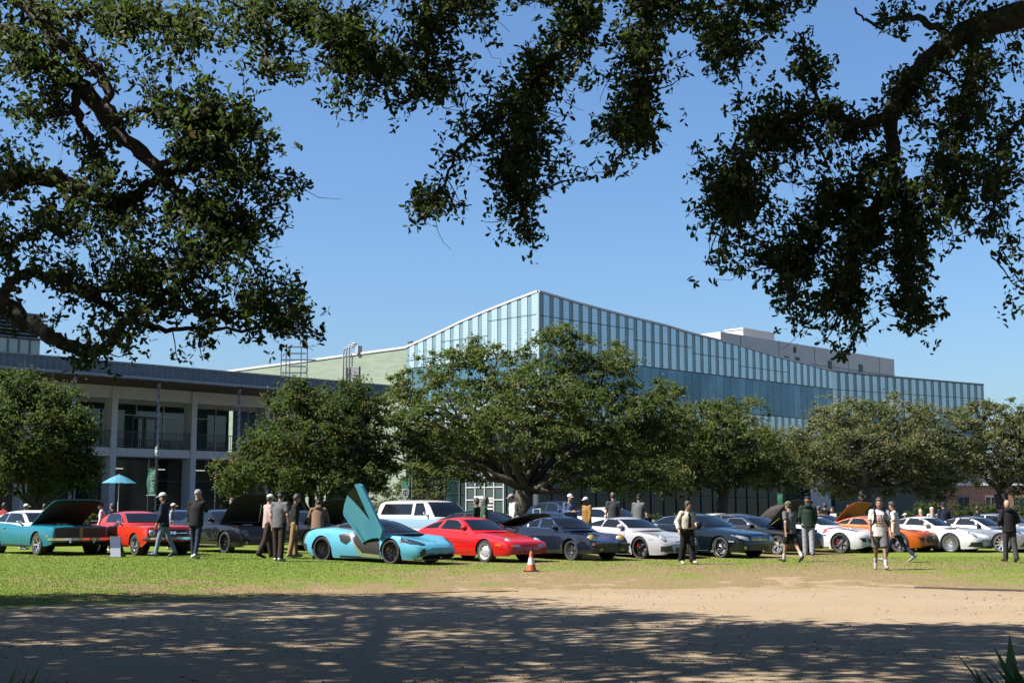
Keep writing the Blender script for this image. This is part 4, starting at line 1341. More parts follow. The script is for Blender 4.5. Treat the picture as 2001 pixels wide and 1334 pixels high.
M_GLASS = mat('car_glass', (0.010, 0.013, 0.017), .03, spec=.38, coat=.0, var=.3, scale=2)
M_RUBBER = mat('tyre_rubber', (0.022, 0.022, 0.022), .85, var=.25, scale=14, bump=.2)
M_CHROME = mat('chrome', (0.78, 0.78, 0.80), .10, 1.0, var=.06, scale=6)
M_ALLOY = mat('silver_alloy', (0.55, 0.56, 0.58), .28, .9, var=.08, scale=9)
M_BLACKW = mat('black_wheel', (0.018, 0.018, 0.02), .30, .4, var=.2, scale=9)
M_DGREY = mat('grey_wheel', (0.12, 0.12, 0.125), .3, .7, var=.1, scale=9)
M_TRIM = mat('black_trim', (0.014, 0.014, 0.015), .45, var=.2, scale=6)
M_WELL = mat('wheel_well', (0.008, 0.008, 0.008), .9, var=.3, scale=6)
M_SEAM = mat('seam', (0.010, 0.010, 0.010), .8, var=.2, scale=6)
M_LAMP = mat('lamp_glass', (0.55, 0.58, 0.62), .08, .3, spec=.8, coat=1.0, var=.25, scale=18)
M_LAMPD = mat('dark_lamp', (0.05, 0.055, 0.065), .06, .2, spec=.8, coat=1.0, var=.5, scale=14)
M_AMBER = mat('amber_lens', (0.85, 0.20, 0.01), .15, coat=1.0, var=.15, scale=18)
M_YELLOW = mat('yellow_lens', (0.62, 0.42, 0.01), .10, coat=1.0, var=.2, scale=14)
M_REDC = mat('red_caliper', (0.60, 0.02, 0.02), .35, var=.1)
M_ORANGEC = mat('orange_caliper', (0.80, 0.30, 0.02), .35, var=.1)
M_DISC = mat('brake_disc', (0.22, 0.22, 0.23), .45, .7, var=.2, scale=20)
M_ENGINE = mat('engine_metal', (0.16, 0.16, 0.17), .4, .6, var=.6, scale=11)
M_LINER = mat('bonnet_liner', (0.012, 0.013, 0.014), .85, var=.3, scale=5)
M_SEAT = mat('seat_leather', (0.03, 0.03, 0.032), .5, var=.2)
M_GOLD = mat('grille_gold', (0.16, 0.14, 0.07), .35, .5, var=.2)

_wheel_cache = {}
def wheel_mesh(key, rw, wid, rim, n, style, mrim, caliper):
    if key in _wheel_cache: return _wheel_cache[key]
    h = wid / 2
    t = MB()
    t.lathe([(rim * .98, -h * .80), (rim * 1.02, -h * .92), (rw * .93, -h), (rw * .985, -h * .86), (rw, -h * .5), (rw, h * .5), (rw * .985, h * .86), (rw * .93, h), (rim * 1.02, h * .92), (rim * .98, h * .80)], 36, 'y')
    def bake(m, nm, mt, sm=True):
        o = m.build(nm, mt, None, sm); me = o.data; bpy.data.objects.remove(o)
        try: me.set_sharp_from_angle(angle=R(35))
        except Exception: pass
        return me
    out = {'tyre': bake(t, 'tyre', M_RUBBER)}
    r = MB()
    r.lathe([(rim * 1.0, -h * .93), (rim * .955, -h * .93), (rim * .93, -h * .72), (rim * .90, -h * .1), (rim * .9, h * .8)], 36, 'y')
    yo = -h * (.62 if style != 'dish' else .30)
    if style in ('spoke', 'twin', 'fat', 'mesh'):
        for k in range(n):
            a0 = 2 * math.pi * k / n
            offs = {'spoke': [0], 'twin': [-.11, .11], 'fat': [0], 'mesh': [-.16, 0, .16]}[style]
            for q in offs:
                wi = {'spoke': .085, 'twin': .045, 'fat': .13, 'mesh': .035}[style] * rim / .25 * .25
                ca, sa = math.cos(a0), math.sin(a0)
                a1 = a0 + q * 1.5
                cb, sb = math.cos(a1), math.sin(a1)
                p0 = Vector((ca, 0, sa)) * rim * .16; p1 = Vector((cb, 0, sb)) * rim * .95
                tv = Vector((-sb, 0, cb))
                w0, w1 = wi * .8, wi * .62 if style != 'fat' else wi * .8
                y0, y1 = yo + .025, yo - .02
                vs = []
                for p, w, y in ((p0, w0, y0), (p1, w1, y1)):
                    for sgn, dy in ((-1, 0), (1, 0), (1, .035), (-1, .035)):
                        b = p + tv * w * sgn
                        vs.append((b.x, y + dy, b.z))
                r.add(vs, [(0, 1, 5, 4), (1, 2, 6, 5), (3, 0, 4, 7), (4, 5, 6, 7), (0, 3, 2, 1)])
        r.lathe([(0.001, yo + .0), (rim * .13, yo + .0), (rim * .20, yo + .03), (rim * .2, yo + .06)], 16, 'y')
    elif style == 'slots':      # flat disc with slots near the rim
        r.lathe([(0.001, yo - .01), (rim * .60, yo - .005), (rim * .66, yo + .005), (rim * .66, yo + .03)], 32, 'y')
        r.lathe([(rim * .80, yo + .03), (rim * .80, yo + .0), (rim * .96, yo - .02)], 32, 'y')
        for k in range(8):
            a = 2 * math.pi * (k + .5) / 8
            m_ = []
            for da in (-.13, .13):
                for rr in (.62, .84):
                    m_.append((math.cos(a + da) * rim * rr, yo + .001, math.sin(a + da) * rim * rr))
            r.add(m_, [(0, 1, 3, 2)])
        for k in range(5):
            a = 2 * math.pi * k / 5
            c = (math.cos(a) * rim * .28, yo - .012, math.sin(a) * rim * .28)
            r.lathe([(0.001, -.006), (.012, -.006), (.014, .004)], 6, 'y', c)
    elif style == 'dish':       # deep polished lip, dark petals
        r.lathe([(rim * .96, -h * .93), (rim * .80, yo - .0), (rim * .74, yo + .02)], 36, 'y')
        for k in range(n):
            a = 2 * math.pi * k / n
            vs = []
            for rr, w, y in ((rim * .12, .028, yo + .02), (rim * .45, .05, yo - .02), (rim * .80, .058, yo + .01)):
                for sgn in (-1, 1):
                    vs.append((math.cos(a) * rr - math.sin(a) * w * sgn, y, math.sin(a) * rr + math.cos(a) * w * sgn))
            r.add(vs, [(0, 1, 3, 2), (2, 3, 5, 4)])
        r.lathe([(0.001, yo - .03), (rim * .14, yo - .03), (rim * .18, yo + .01)], 14, 'y')
    out['rim'] = bake(r, 'rim', mrim)
    d = MB()
    d.lathe([(0.001, -.01), (rim * .78, -.01), (rim * .78, .02)], 28, 'y')
    out['disc'] = bake(d, 'brake_disc', M_DISC)
    b = MB(); b.lathe([(0.001, h * .35), (rim * .96, h * .35)], 20, 'y')
    out['back'] = bake(b, 'wheel_back', M_WELL, False)
    if caliper:
        c = MB()
        v = []
        for a in np.linspace(-.45, .45, 6):
            for rr in (.56, .86):
                v.append((math.cos(a + 3.0) * rim * rr, -.045, math.sin(a + 3.0) * rim * rr))
        c.add(v, [(2 * i, 2 * i + 1, 2 * i + 3, 2 * i + 2) for i in range(5)])
        out['cal'] = bake(c, 'brake_caliper', caliper, False)
    _wheel_cache[key] = out
    return out

class Car:
    def __init__(self, name, label, S, body, group='cars parked on the lawn', cat='car'):
        self.S = S
        self.root = empty(name)
        tag(self.root, label, cat, group)
        self.body = body
        self.L, self.W, self.wb, self.fo = S['L'], S['W'], S['wb'], S['fo']
        self.rf, self.rr = S['rf'], S.get('rr', S['rf'])
        self.P = {k: pchip(S[k]) for k in ('top', 'sh', 'plan', 'bot', 'roof')}
        self.side = pchip(S.get('side', [(0, .93), (.2, .975), (.5, 1.0), (.75, .99), (1, .945)]))
        self.sill = S.get('sill', .2)
        self.make()

    def X(self, d): return self.fo + self.wb / 2 - d

    def make(self):
        S, P = self.S, self.P
        L = self.L
        gap = S.get('gap', .045)
        arches = [(self.fo, self.rf, self.rf + gap), (self.fo + self.wb, self.rr, self.rr + gap)]
        D = list(np.linspace(0, L, 44)) + list(L * (1 - np.cos(np.linspace(0, 1.2, 10))) * .18) + list(L - L * (1 - np.cos(np.linspace(0, 1.2, 8))) * .15)
        for da, rw, ra in arches:
            for a in np.linspace(0, math.pi, 25):
                D.append(da + ra * math.cos(a))
            D += [da - ra - .004, da + ra + .004]
        if 'bay' in S: D += list(S['bay'][:2])
        D = sorted(set(round(min(max(d, 0), L), 4) for d in D))
        keep = [D[0]]
        for d in D[1:]:
            if d - keep[-1] > .0035: keep.append(d)
        D = keep
        ns, nt = 9, 9
        drop = S.get('drop', .05)
        V, rings = [], []
        fl = S.get('flare', 0.0)
        for d in D:
            zb, zs, zc, w = P['bot'](d), P['sh'](d), P['top'](d), P['plan'](d)
            zl = zb
            for da, rw, ra in arches:
                dd = abs(d - da)
                if dd < ra:
                    zl = max(zl, rw * .97 + math.sqrt(max(0, ra * ra - dd * dd)))
            zt = zs - drop
            zl = min(zl, zt - .02)
            ring = []
            for k in range(ns):
                t = k / (ns - 1)
                z = zl + (zt - zl) * t
                rel = (z - self.sill) / max(.05, zs - self.sill)
                y = w * self.side(rel)
                if fl:
                    for da, rw, ra in arches:
                        q = math.hypot(d - da, z - rw) - ra
                        if q < .16: y += fl * (1 - max(0, q) / .16) ** 2
                ring.append((self.X(d), -y, z))
            ws = w * self.side(1.0)
            pw = S.get('tp', 2.2)
            for k in range(1, nt):
                t = k / (nt - 1)
                y = ws * (1 - t)
                f = y / ws
                z = zc + (zs - zc) * f ** pw - drop * f ** 7
                ring.append((self.X(d), -y, z))
            full = ring + [(x, -y, z) for x, y, z in reversed(ring[:-1])]
            rings.append([len(V) + i for i in range(len(full))])
            V += full
        m = len(rings[0])
        Fs = []
        bay = S.get('bay')
        cut = S.get('cut')
        for i in range(len(rings) - 1):
            dm = (D[i] + D[i + 1]) / 2
            for k in range(m - 1):
                if bay and bay[0] < dm < bay[1]:
                    kk = min(k, m - 2 - k)
                    if kk >= ns + 1: continue
                if cut and k < ns and cut[0] < dm < cut[1]:
                    zm = V[rings[i][k]][2]
                    if zm > cut[2]: continue
                Fs.append((rings[i][k], rings[i + 1][k], rings[i + 1][k + 1], rings[i][k + 1]))
        Fs.append(tuple(rings[0]))
        Fs.append(tuple(reversed(rings[-1])))
        self.bvh_body = BVHTree.FromPolygons([Vector(v) for v in V], Fs)
        ob = mk('body', V, Fs, self.body, self.root, True)
        try: ob.data.set_sharp_from_angle(angle=R(S.get('sharp', 42)))
        except Exception: pass
        self.body_ob = ob
        # underside
        u = MB()
        wmin = self.W / 2 - .30
        u.box(self.X(L - .25), self.X(.22), -wmin, wmin, self.sill + .03, max(self.sill + .12, .5))
        u.build('underbody', M_WELL, self.root)
        # wheel wells
        for da, rw, ra in arches:
            wy = P['plan'](da)
            for s in (-1, 1):
                v, f = [], []
                n = 16
                for i in range(n + 1):
                    a = math.pi * i / n
                    x, z = self.X(da) + math.cos(a) * (ra + .004), rw * .97 + math.sin(a) * (ra + .004)
                    v += [(x, s * (wy * self.side(.4) - .012), z), (x, s * (wy - .34), z)]
                    if i: f.append((2 * i - 2, 2 * i, 2 * i + 1, 2 * i - 1))
                c = len(v); v.append((self.X(da), s * (wy - .335), rw))
                for i in range(n): f.append((2 * i + 1, 2 * i + 3, c))
                mk('wheel_well', v, f, M_WELL, self.root)
        # wheels
        wk = S['wheel']
        for da, rw, fr in ((self.fo, self.rf, True), (self.fo + self.wb, self.rr, False)):
            wid = wk.get('wid', .24) * (1.0 if fr else wk.get('rw', 1.1))
            key = (S['id'], rw, wid)
            me = wheel_mesh(key, rw, wid, rw * wk.get('rim', .74), wk['n'], wk['style'], wk['mat'], wk.get('cal'))
            track = P['plan'](da) - wid / 2 - wk.get('inset', .035)
            for s in (-1, 1):
                wo = mesh_obj('wheel', me['tyre'], self.root, (self.X(da), s * track, rw - .012), (0, R(rng.uniform(0, 70)), 0 if s < 0 else math.pi))
                mesh_obj('rim', me['rim'], wo)
                mesh_obj('brake_disc', me['disc'], wo)
                mesh_obj('wheel_back', me['back'], wo)
                if 'cal' in me and s < 0: mesh_obj('brake_caliper', me['cal'], wo, (0, 0, 0))
            if fr: self.track_f = track + wid / 2
            else: self.track_r = track + wid / 2
        # cabin
        self.cabin(S)
        if bay: self.engine_bay(*bay)
        for p in S.get('patches', []): self.patch(*p)

    def cabin(self, S):
        P = self.P
        a, b = S['roof'][0][0], S['roof'][-1][0]
        gw, tum = S.get('gw', .93), S.get('tum', .34)
        rows = np.linspace(0, 1, 40)
        V, rings = [], []
        nsd, nt = 7, 10
        bow = S.get('bow', .10)
        self.gw_ = lambda d: P['plan'](d) * self.side(1.0) * gw
        for t in rows:
            d = a + (b - a) * t
            r = P['roof'](d)
            zb = min(P['sh'](d) - S.get('drop', .05) - .01, r - .02)
            h = r - zb
            cr = min(S.get('crown', .07), h * .45)
            ze = r - cr
            w0 = self.gw_(d)
            ye = max(.2, w0 - tum * (ze - zb) - S.get('tum2', .0) * (ze - zb) ** 2)
            ring = []
            for k in range(nsd):
                q = k / (nsd - 1)
                z = zb + (ze - zb) * q
                y = w0 - tum * (z - zb) - S.get('tum2', .0) * (z - zb) ** 2
                ring.append((y, z))
            for k in range(1, nt):
                q = k / (nt - 1)
                y = ye * (1 - q)
                z = r - cr * (y / ye) ** 2.6
                ring.append((y, z))
            sh = bow * (1 - t / .45) if t < .45 else -bow * .6 * (t - .6) / .4 if t > .6 else 0
            pts = [(self.X(d) + sh * (1 - (y / max(w0, .1)) ** 2) , -y, z) for y, z in ring]
            pts += [(x, -y, z) for x, y, z in reversed(pts[:-1])]
            rings.append([len(V) + i for i in range(len(pts))]); V += pts
        m = len(rings[0])
        Fs = [(rings[i][k], rings[i + 1][k], rings[i + 1][k + 1], rings[i][k + 1]) for i in range(len(rings) - 1) for k in range(m - 1)]
        Fs.append(tuple(rings[0])); Fs.append(tuple(reversed(rings[-1])))
        self.bvh_cab = BVHTree.FromPolygons([Vector(v) for v in V], Fs)
        ob = mk('cabin', V, Fs, S.get('roofmat') or self.body, self.root, True)
        try: ob.data.set_sharp_from_angle(angle=R(38))
        except Exception: pass

    def patch(self, name, mt, target, axis, poly, off=.006, sym=True, parent=None, dome=0.0, thick=0.0):
        """a piece that lies on the bodywork: the outline is given in side (d,z), front (y,z) or top (d,y) view"""
        bv = self.bvh_cab if target == 'cab' else self.bvh_body
        made = []
        for s in ((-1, 1) if sym else (-1,)):
            P2 = []
            n = len(poly)
            for i in range(n):
                a, b = poly[i], poly[(i + 1) % n]
                ln = math.hypot(b[0] - a[0], b[1] - a[1])
                k = max(1, min(16, int(ln / .055)))
                for q in range(k):
                    t = q / k
                    P2.append((a[0] + (b[0] - a[0]) * t, a[1] + (b[1] - a[1]) * t))
            cx = sum(p[0] for p in P2) / len(P2); cy = sum(p[1] for p in P2) / len(P2)
            pts = []
            ext = max(abs(p[0] - cx) + abs(p[1] - cy) for p in P2)
            nr = 2 if ext < .09 else 4 if ext < .3 else 8
            pts.append((cx, cy, 0.0))
            for k in range(1, nr + 1):
                f = k / nr
                for p in P2: pts.append((cx + (p[0] - cx) * f, cy + (p[1] - cy) * f, f))
            V, ok = [], []
            for u, v, f in pts:
                if axis == 'side': o, dr = Vector((self.X(u), s * 4, v)), Vector((0, -s, 0))
                elif axis == 'front': o, dr = Vector((6, -s * u if sym else u, v)), Vector((-1, 0, 0))
                elif axis == 'rear': o, dr = Vector((-6, -s * u if sym else u, v)), Vector((1, 0, 0))
                else: o, dr = Vector((self.X(u), s * v, 4)), Vector((0, 0, -1))
                if axis == 'front' and sym: o = Vector((6, s * u, v))
                h, nn, _, _ = bv.ray_cast(o, dr)
                if h is None: V.append((0, 0, 0)); ok.append(False); continue
                if nn.dot(dr) > 0: nn = -nn
                V.append(tuple(h + nn * (off + dome * (1 - f * f)))); ok.append(True)
            m = len(P2)
            F_ = []
            for i in range(m): F_.append((0, 1 + i, 1 + (i + 1) % m))
            for k in range(nr - 1):
                for i in range(m):
                    j = (i + 1) % m
                    F_.append((1 + k * m + i, 1 + (k + 1) * m + i, 1 + (k + 1) * m + j, 1 + k * m + j))
            F_ = [f for f in F_ if all(ok[i] for i in f)]
            # drop stretched faces at silhouettes
            good = []
            for f in F_:
                q = [Vector(V[i]) for i in f]
                if max((q[i] - q[i - 1]).length for i in range(len(q))) < .45: good.append(f)
            if not good: continue
            ob = mk(name, V, good, mt, parent or self.root, True)
            made.append(ob)
        return made

    def lamp(self, y, z, rx, rz, mt, ring=None, dome=.03, lift=.0, fwd=.6, d=None, bias=(1, 0, .12)):
        """a domed lamp set into the front at (y,z), turned between the panel's normal and straight ahead"""
        for s in (-1, 1):
            h, nn, _, _ = self.bvh_body.ray_cast(Vector((6, s * y, z)), Vector((-1, 0, 0)))
            if h is None: continue
            if nn.x < 0: nn = -nn
            ax = (nn * (1 - fwd) + Vector((bias[0], s * bias[1], bias[2])).normalized() * fwd).normalized()
            u = Vector((0, 0, 1)).cross(ax).normalized(); v = ax.cross(u)
            c0 = h + ax * lift
            def disc(k, base, dm, back):
                V = [c0 + ax * (base + dm)]
                F_ = []
                n = 20
                for ring_, f in enumerate((.35, .7, .92, 1.0, 1.0)):
                    for i in range(n):
                        a = 2 * math.pi * i / n
                        off = base + dm * (1 - f * f) if ring_ < 4 else -back
                        V.append(c0 + u * (math.cos(a) * rx * k * f) + v * (math.sin(a) * rz * k * f) + ax * off)
                for i in range(n):
                    F_.append((0, 1 + i, 1 + (i + 1) % n))
                for q in range(4):
                    for i in range(n):
                        j = (i + 1) % n
                        F_.append((1 + q * n + i, 1 + (q + 1) * n + i, 1 + (q + 1) * n + j, 1 + q * n + j))
                return V, F_
            V, F_ = disc(1.0, .012, dome, .16)
            ob = mk('headlight', V, F_, mt, self.root, True)
            if ring:
                V, F_ = disc(1.14, .0, .006, .18)
                mk('headlight_ring', V, F_, ring, ob, True)

    def line(self, name, pts, w=.010, axis='side', mt=None, target='body', sym=True, off=.003):
        for a, b in zip(pts[:-1], pts[1:]):
            dx, dy = b[0] - a[0], b[1] - a[1]
            l = math.hypot(dx, dy); nx_, ny_ = -dy / l * w / 2, dx / l * w / 2
            self.patch(name, mt or M_SEAM, target, axis, [(a[0] + nx_, a[1] + ny_), (b[0] + nx_, b[1] + ny_), (b[0] - nx_, b[1] - ny_), (a[0] - nx_, a[1] - ny_)], off, sym)

    def engine_bay(self, d0, d1, zf):
        w = self.P['plan']((d0 + d1) / 2) * .80
        m = MB()
        x0, x1 = self.X(d1), self.X(d0)
        m.add([(x0, -w, zf - .35), (x1, -w, zf - .35), (x1, w, zf - .35), (x0, w, zf - .35), (x0, -w, zf), (x1, -w, zf), (x1, w, zf), (x0, w, zf)],
              [(0, 1, 2, 3), (0, 4, 5, 1), (1, 5, 6, 2), (2, 6, 7, 3), (3, 7, 4, 0)])
        m.build('engine_bay', M_WELL, self.root)
        m = MB(); r = np.random.default_rng(int(d1 * 1000))
        m.box(x0 + .25, x1 - .3, -.30, .30, zf - .30, zf - .04)
        m.tube([(x0 + .4, 0, zf - .02), (x0 + .4, 0, zf + .06)], .19, 14)
        for k in range(12):
            cx, cy = r.uniform(x0 + .15, x1 - .15), r.uniform(-w * .85, w * .85)
            a, b, c = r.uniform(.04, .14, 3)
            m.box(cx - a, cx + a, cy - b, cy + b, zf - .30, zf - .14 + c)
        m.tube([(x0 + .2, -w * .9, zf - .02), (x1 - .2, -w * .5, zf - .05)], .03, 6)
        m.build('engine', M_ENGINE, self.root)

    def bonnet(self, d0, d1, ang, half=None, front_hinge=False, mt=None, liner=None, curve_=.05, rise=0.0, name='bonnet'):
        """the lifted bonnet: d0 front edge, d1 cowl; hinged at the cowl unless front_hinge"""
        P = self.P
        n, k = 10, 9
        V = []
        hx, hz = (self.X(d1), P['top'](d1)) if not front_hinge else (self.X(d0), P['top'](d0))
        c, s = math.cos(ang), math.sin(ang)
        for layer in (0, 1):
            for i in range(n + 1):
                d = d0 + (d1 - d0) * i / n
                w = (half if half else P['plan'](d) * self.side(1.0) * .90)
                zc = P['top'](d)
                for j in range(k + 1):
                    y = w * (2 * j / k - 1)
                    f = abs(y) / w
                    z = zc + (P['sh'](d) - zc) * f ** 2.2 - .05 * f ** 6 + rise - layer * (.035 + .03 * (0 < j < k and 0 < i < n))
                    dx, dz = self.X(d) - hx, z - hz
                    if front_hinge: dx2, dz2 = dx * c + dz * s, -dx * s + dz * c
                    else: dx2, dz2 = dx * c - dz * s, dx * s + dz * c
                    V.append((hx + dx2, y, hz + dz2 + .03))
        q = (n + 1) * (k + 1)
        top = [(i * (k + 1) + j, i * (k + 1) + j + 1, (i + 1) * (k + 1) + j + 1, (i + 1) * (k + 1) + j) for i in range(n) for j in range(k)]
        bot = [tuple(q + a for a in reversed(f)) for f in top]
        edge = []
        rim = [j for j in range(k + 1)] + [(i) * (k + 1) + k for i in range(1, n + 1)] + [n * (k + 1) + j for j in range(k - 1, -1, -1)] + [i * (k + 1) for i in range(n - 1, 0, -1)]
        for a, b in zip(rim, rim[1:] + rim[:1]): edge.append((a, b, q + b, q + a))
        ob = mk(name, V, top + edge, mt or self.body, self.root, True)
        mk('bonnet_liner', V, bot, liner or M_LINER, ob, False)
        return ob

    def mirror(self, d, z, out=.16, size=(.10, .09, .07), mt=None):
        for s in (-1, 1):
            h, nn, _, _ = self.bvh_body.ray_cast(Vector((self.X(d), s * 4, z - .12)), Vector((0, -s, 0)))
            y = abs(h.y) if h else self.W / 2 - .1
            m = MB()
            sx, sy, sz = size
            prof = [(0.001, -1), (.7, -.72), (.95, -.2), (1, .25), (.85, .8), (.6, .95), (0.001, .97)]
            m.lathe([(p * sz, q * sx) for p, q in prof], 12, 'x')
            m.v = [(-x, yy * sy / sz, zz) for x, yy, zz in m.v]
            ob = m.build('mirror', mt or self.body, self.root, True, (self.X(d), s * (y + out - .05), z))
            m = MB(); m.tube([(0, -s * .02, -.03), (-.02, -s * (out - .02), -.10)], .022, 6)
            m.build('mirror_arm', M_TRIM, ob)

    def place(self, px, py=None, yaw=None, rear_px=None, Y=None):
        g = gpt(px, py) if Y is None else onground(px, Y)
        fl = Vector((self.wb / 2, -self.track_f, 0)); rl = Vector((-self.wb / 2, -self.track_r, 0))
        if yaw is None:
            best = None
            for a in np.linspace(-80, -15, 131):
                M = Matrix.Rotation(R(a), 3, 'Z')
                q = g + M @ (rl - fl)
                e = abs(project(q)[0] - rear_px)
                if best is None or e < best[0]: best = (e, a)
            yaw = best[1]
        M = Matrix.Rotation(R(yaw), 3, 'Z')
        loc = g - M @ fl
        gz_ = float(ground_z(loc.x, loc.y))
        self.root.location = (loc.x, loc.y, min(gz_, g.z) if abs(gz_ - g.z) < .05 else g.z)
        self.root.rotation_euler = (0, 0, R(yaw))
        return self

def ell(cx, cy, rx, ry, n=14):
    return [(cx + rx * math.cos(2 * math.pi * k / n), cy + ry * math.sin(2 * math.pi * k / n)) for k in range(n)]

def inset(poly, e):
    cx = sum(p[0] for p in poly) / len(poly); cy = sum(p[1] for p in poly) / len(poly)
    out = []
    for x, y in poly:
        l = math.hypot(x - cx, y - cy)
        out.append((cx + (x - cx) * (1 + e / l), cy + (y - cy) * (1 + e / l)))
    return out

def windows(S, ws, sides, trim=None, rear=None):
    """standard glazing patches: windscreen (y,z) half outline and side windows (d,z)"""
    out = []
    full = ws + [(-y, z) for y, z in reversed(ws)]
    out.append(('windscreen_trim', trim or M_TRIM, 'cab', 'front', inset(full, .022), .007, False))
    out.append(('windscreen', M_GLASS, 'cab', 'front', full, .014, False))
    for p in sides:
        out.append(('window_trim', trim or M_TRIM, 'cab', 'side', inset(p, .022), .004, True))
        out.append(('side_window', M_GLASS, 'cab', 'side', p, .009, True))
    if rear:
        full = rear + [(-y, z) for y, z in reversed(rear)]
        out.append(('rear_window', M_GLASS, 'cab', 'rear', full, .007, False))
    return out
# ------------------------------------------------------------------ the individual cars
def seams(c, door, bonnet_edge=None, cowl=None):
    """door outline (d,z) as lines"""
    c.line('door_seam', door)

# ---- teal muscle car with white roof, bonnet up
S = dict(id='charger', L=5.25, W=1.95, wb=2.97, fo=.98, rf=.345, rr=.345, sill=.24, drop=.035, tp=3, gap=.05,
    top=[(0, .86), (.08, .90), (1.0, .93), (1.75, .97), (2.3, .98), (4.0, .98), (5.0, .93), (5.25, .86)],
    sh=[(0, .84), (.08, .89), (.6, .91), (1.2, .91), (2.2, .89), (3.2, .97), (4.2, 1.0), (5.1, .92), (5.25, .85)],
    plan=[(0, .88), (.05, .905), (.5, .955), (1., .975), (2.2, .95), (3.5, .975), (4.5, .96), (5.2, .88), (5.25, .84)],
    bot=[(0, .40), (.1, .34), (.6, .27), (1, .24), (4.2, .24), (4.9, .35), (5.25, .5)],
    roof=[(1.85, .95), (2.1, 1.07), (2.5, 1.28), (2.9, 1.36), (3.5, 1.36), (4.1, 1.24), (4.85, 1.0)], tum=.36, gw=.93,
    roofmat=mat('white_vinyl', (0.78, .78, .76), .5, var=.05, scale=20, bump=.1),
    bay=(.28, 1.72, .90), wheel=dict(n=5, style='fat', mat=M_CHROME, rim=.70, wid=.23))
S['patches'] = windows(S, [(.60, 1.27), (.70, .99)], [[(2.15, .97), (2.62, 1.26), (3.35, 1.27), (3.45, .98)], [(3.52, .99), (3.43, 1.26), (3.75, 1.25), (4.15, 1.06), (4.0, 1.0)]], M_CHROME)
S['patches'] += [
    ('grille_surround', M_GOLD, 'body', 'front', [(-.84, .52), (.84, .52), (.84, .85), (-.84, .85)], .004, False),
    ('grille', M_TRIM, 'body', 'front', [(.06, .545), (.81, .545), (.81, .825), (.06, .825)], .012, True),
    ('grille_divider', M_GOLD, 'body', 'front', [(-.05, .55), (.05, .55), (.05, .82), (-.05, .82)], .03, False),
    ('valance', mat('black_paint_and_shade', (.012, .012, .014), .35, coat=.6), 'body', 'front', [(-.82, .36), (.82, .36), (.85, .44), (-.85, .44)], .008, False),  # black takes in both the paint and the shade of the front end
    ('marker_lamp', M_AMBER, 'body', 'side', [(.22, .56), (.34, .56), (.34, .60), (.22, .60)], .008, True),
    ('badge', M_REDC, 'body', 'front', [(-.62, .70), (-.45, .70), (-.45, .725), (-.62, .725)], .02, False),
    ('sill_strip', M_TRIM, 'body', 'side', [(1.45, .25), (3.5, .25), (3.5, .30), (1.45, .30)], .005, True)]
M_TEAL = paint('teal_paint', (0.0, 0.23, 0.33), .2, .3)
c = Car('muscle_car', 'teal classic muscle car with white roof and its bonnet up at the far left', S, M_TEAL)
m = MB(); m.box(c.X(-.09), c.X(.01), -.93, .93, .455, .525)
for s in (-1, 1): m.box(c.X(-.03), c.X(.30), s * .90 - .03, s * .945 + .02, .455, .525); m.box(c.X(-.12), c.X(-.085), s * .38 - .03, s * .38 + .03, .38, .53)
m.build('bumper', M_CHROME, c.root)
c.line('door_seam', [(1.98, .87), (1.98, .36), (2.15, .30), (3.35, .30), (3.48, .45), (3.5, .9)])
m = MB(); m.box(c.X(3.40), c.X(3.22), -.995, -.965, .80, .83); m.build('door_handle', M_CHROME, c.root)
c.bonnet(.12, 1.78, R(27), mt=M_TEAL)
c.mirror(2.25, 1.0, .14, (.04, .08, .05), M_CHROME)
c.place(69.5, 1084.5, yaw=-46)

# ---- orange red pony car
S = dict(id='pony', L=4.61, W=1.73, wb=2.74, fo=.83, rf=.325, sill=.25, drop=.035, tp=3.5, gap=.05,
    top=[(0, .70), (.06, .86), (.3, .90), (1.0, .93), (1.6, .955), (3.8, .955), (4.5, .92), (4.61, .80)],
    sh=[(0, .70), (.06, .85), (.3, .885), (1.5, .91), (3.0, .90), (4., .94), (4.5, .90), (4.61, .8)],
    plan=[(0, .80), (.05, .83), (.5, .86), (2, .855), (3.5, .865), (4.4, .83), (4.61, .78)],
    bot=[(0, .42), (.1, .36), (.5, .25), (4.0, .25), (4.61, .45)],
    roof=[(1.52, .93), (1.85, 1.12), (2.15, 1.28), (2.6, 1.335), (3.0, 1.325), (3.35, 1.22), (3.85, .98)], tum=.30, gw=.95,
    wheel=dict(n=5, style='spoke', mat=M_CHROME, rim=.66, wid=.21))
S['patches'] = windows(S, [(.56, 1.25), (.66, .98)], [[(1.98, .98), (2.27, 1.25), (2.98, 1.255), (3.12, 1.20), (3.18, .98)], [(1.76, .97), (1.92, .98), (2.17, 1.21)]], M_CHROME)
S['patches'] += [
    ('grille', M_TRIM, 'body', 'front', [(-.50, .58), (.50, .58), (.46, .77), (-.46, .77)], .006, False),
    ('grille_bar', M_CHROME, 'body', 'front', [(-.48, .665), (.48, .665), (.48, .682), (-.48, .682)], .014, False),
    ('grille_badge', M_CHROME, 'body', 'front', [(-.10, .63), (.10, .64), (.12, .72), (-.06, .72)], .022, False),
    ('fog_lamp', M_AMBER, 'body', 'front', [(.42, .44), (.56, .44), (.56, .485), (.42, .485)], .008, True),
    ('fender_badge', M_CHROME, 'body', 'side', [(1.28, .58), (1.38, .58), (1.38, .61), (1.28, .61)], .005, True),
    ('side_scoop', M_SEAM, 'body', 'side', [(2.85, .60), (2.90, .60), (2.90, .48), (2.85, .48)], .004, True),
    ('sill_strip', M_CHROME, 'body', 'side', [(1.30, .265), (3.1, .265), (3.1, .30), (1.30, .30)], .006, True)]
M_ORED = paint('orange_red_paint', (0.66, 0.036, 0.012), 0, .3)
c = Car('classic_coupe', 'orange red classic pony coupe with chrome bumper beside the teal car', S, M_ORED)
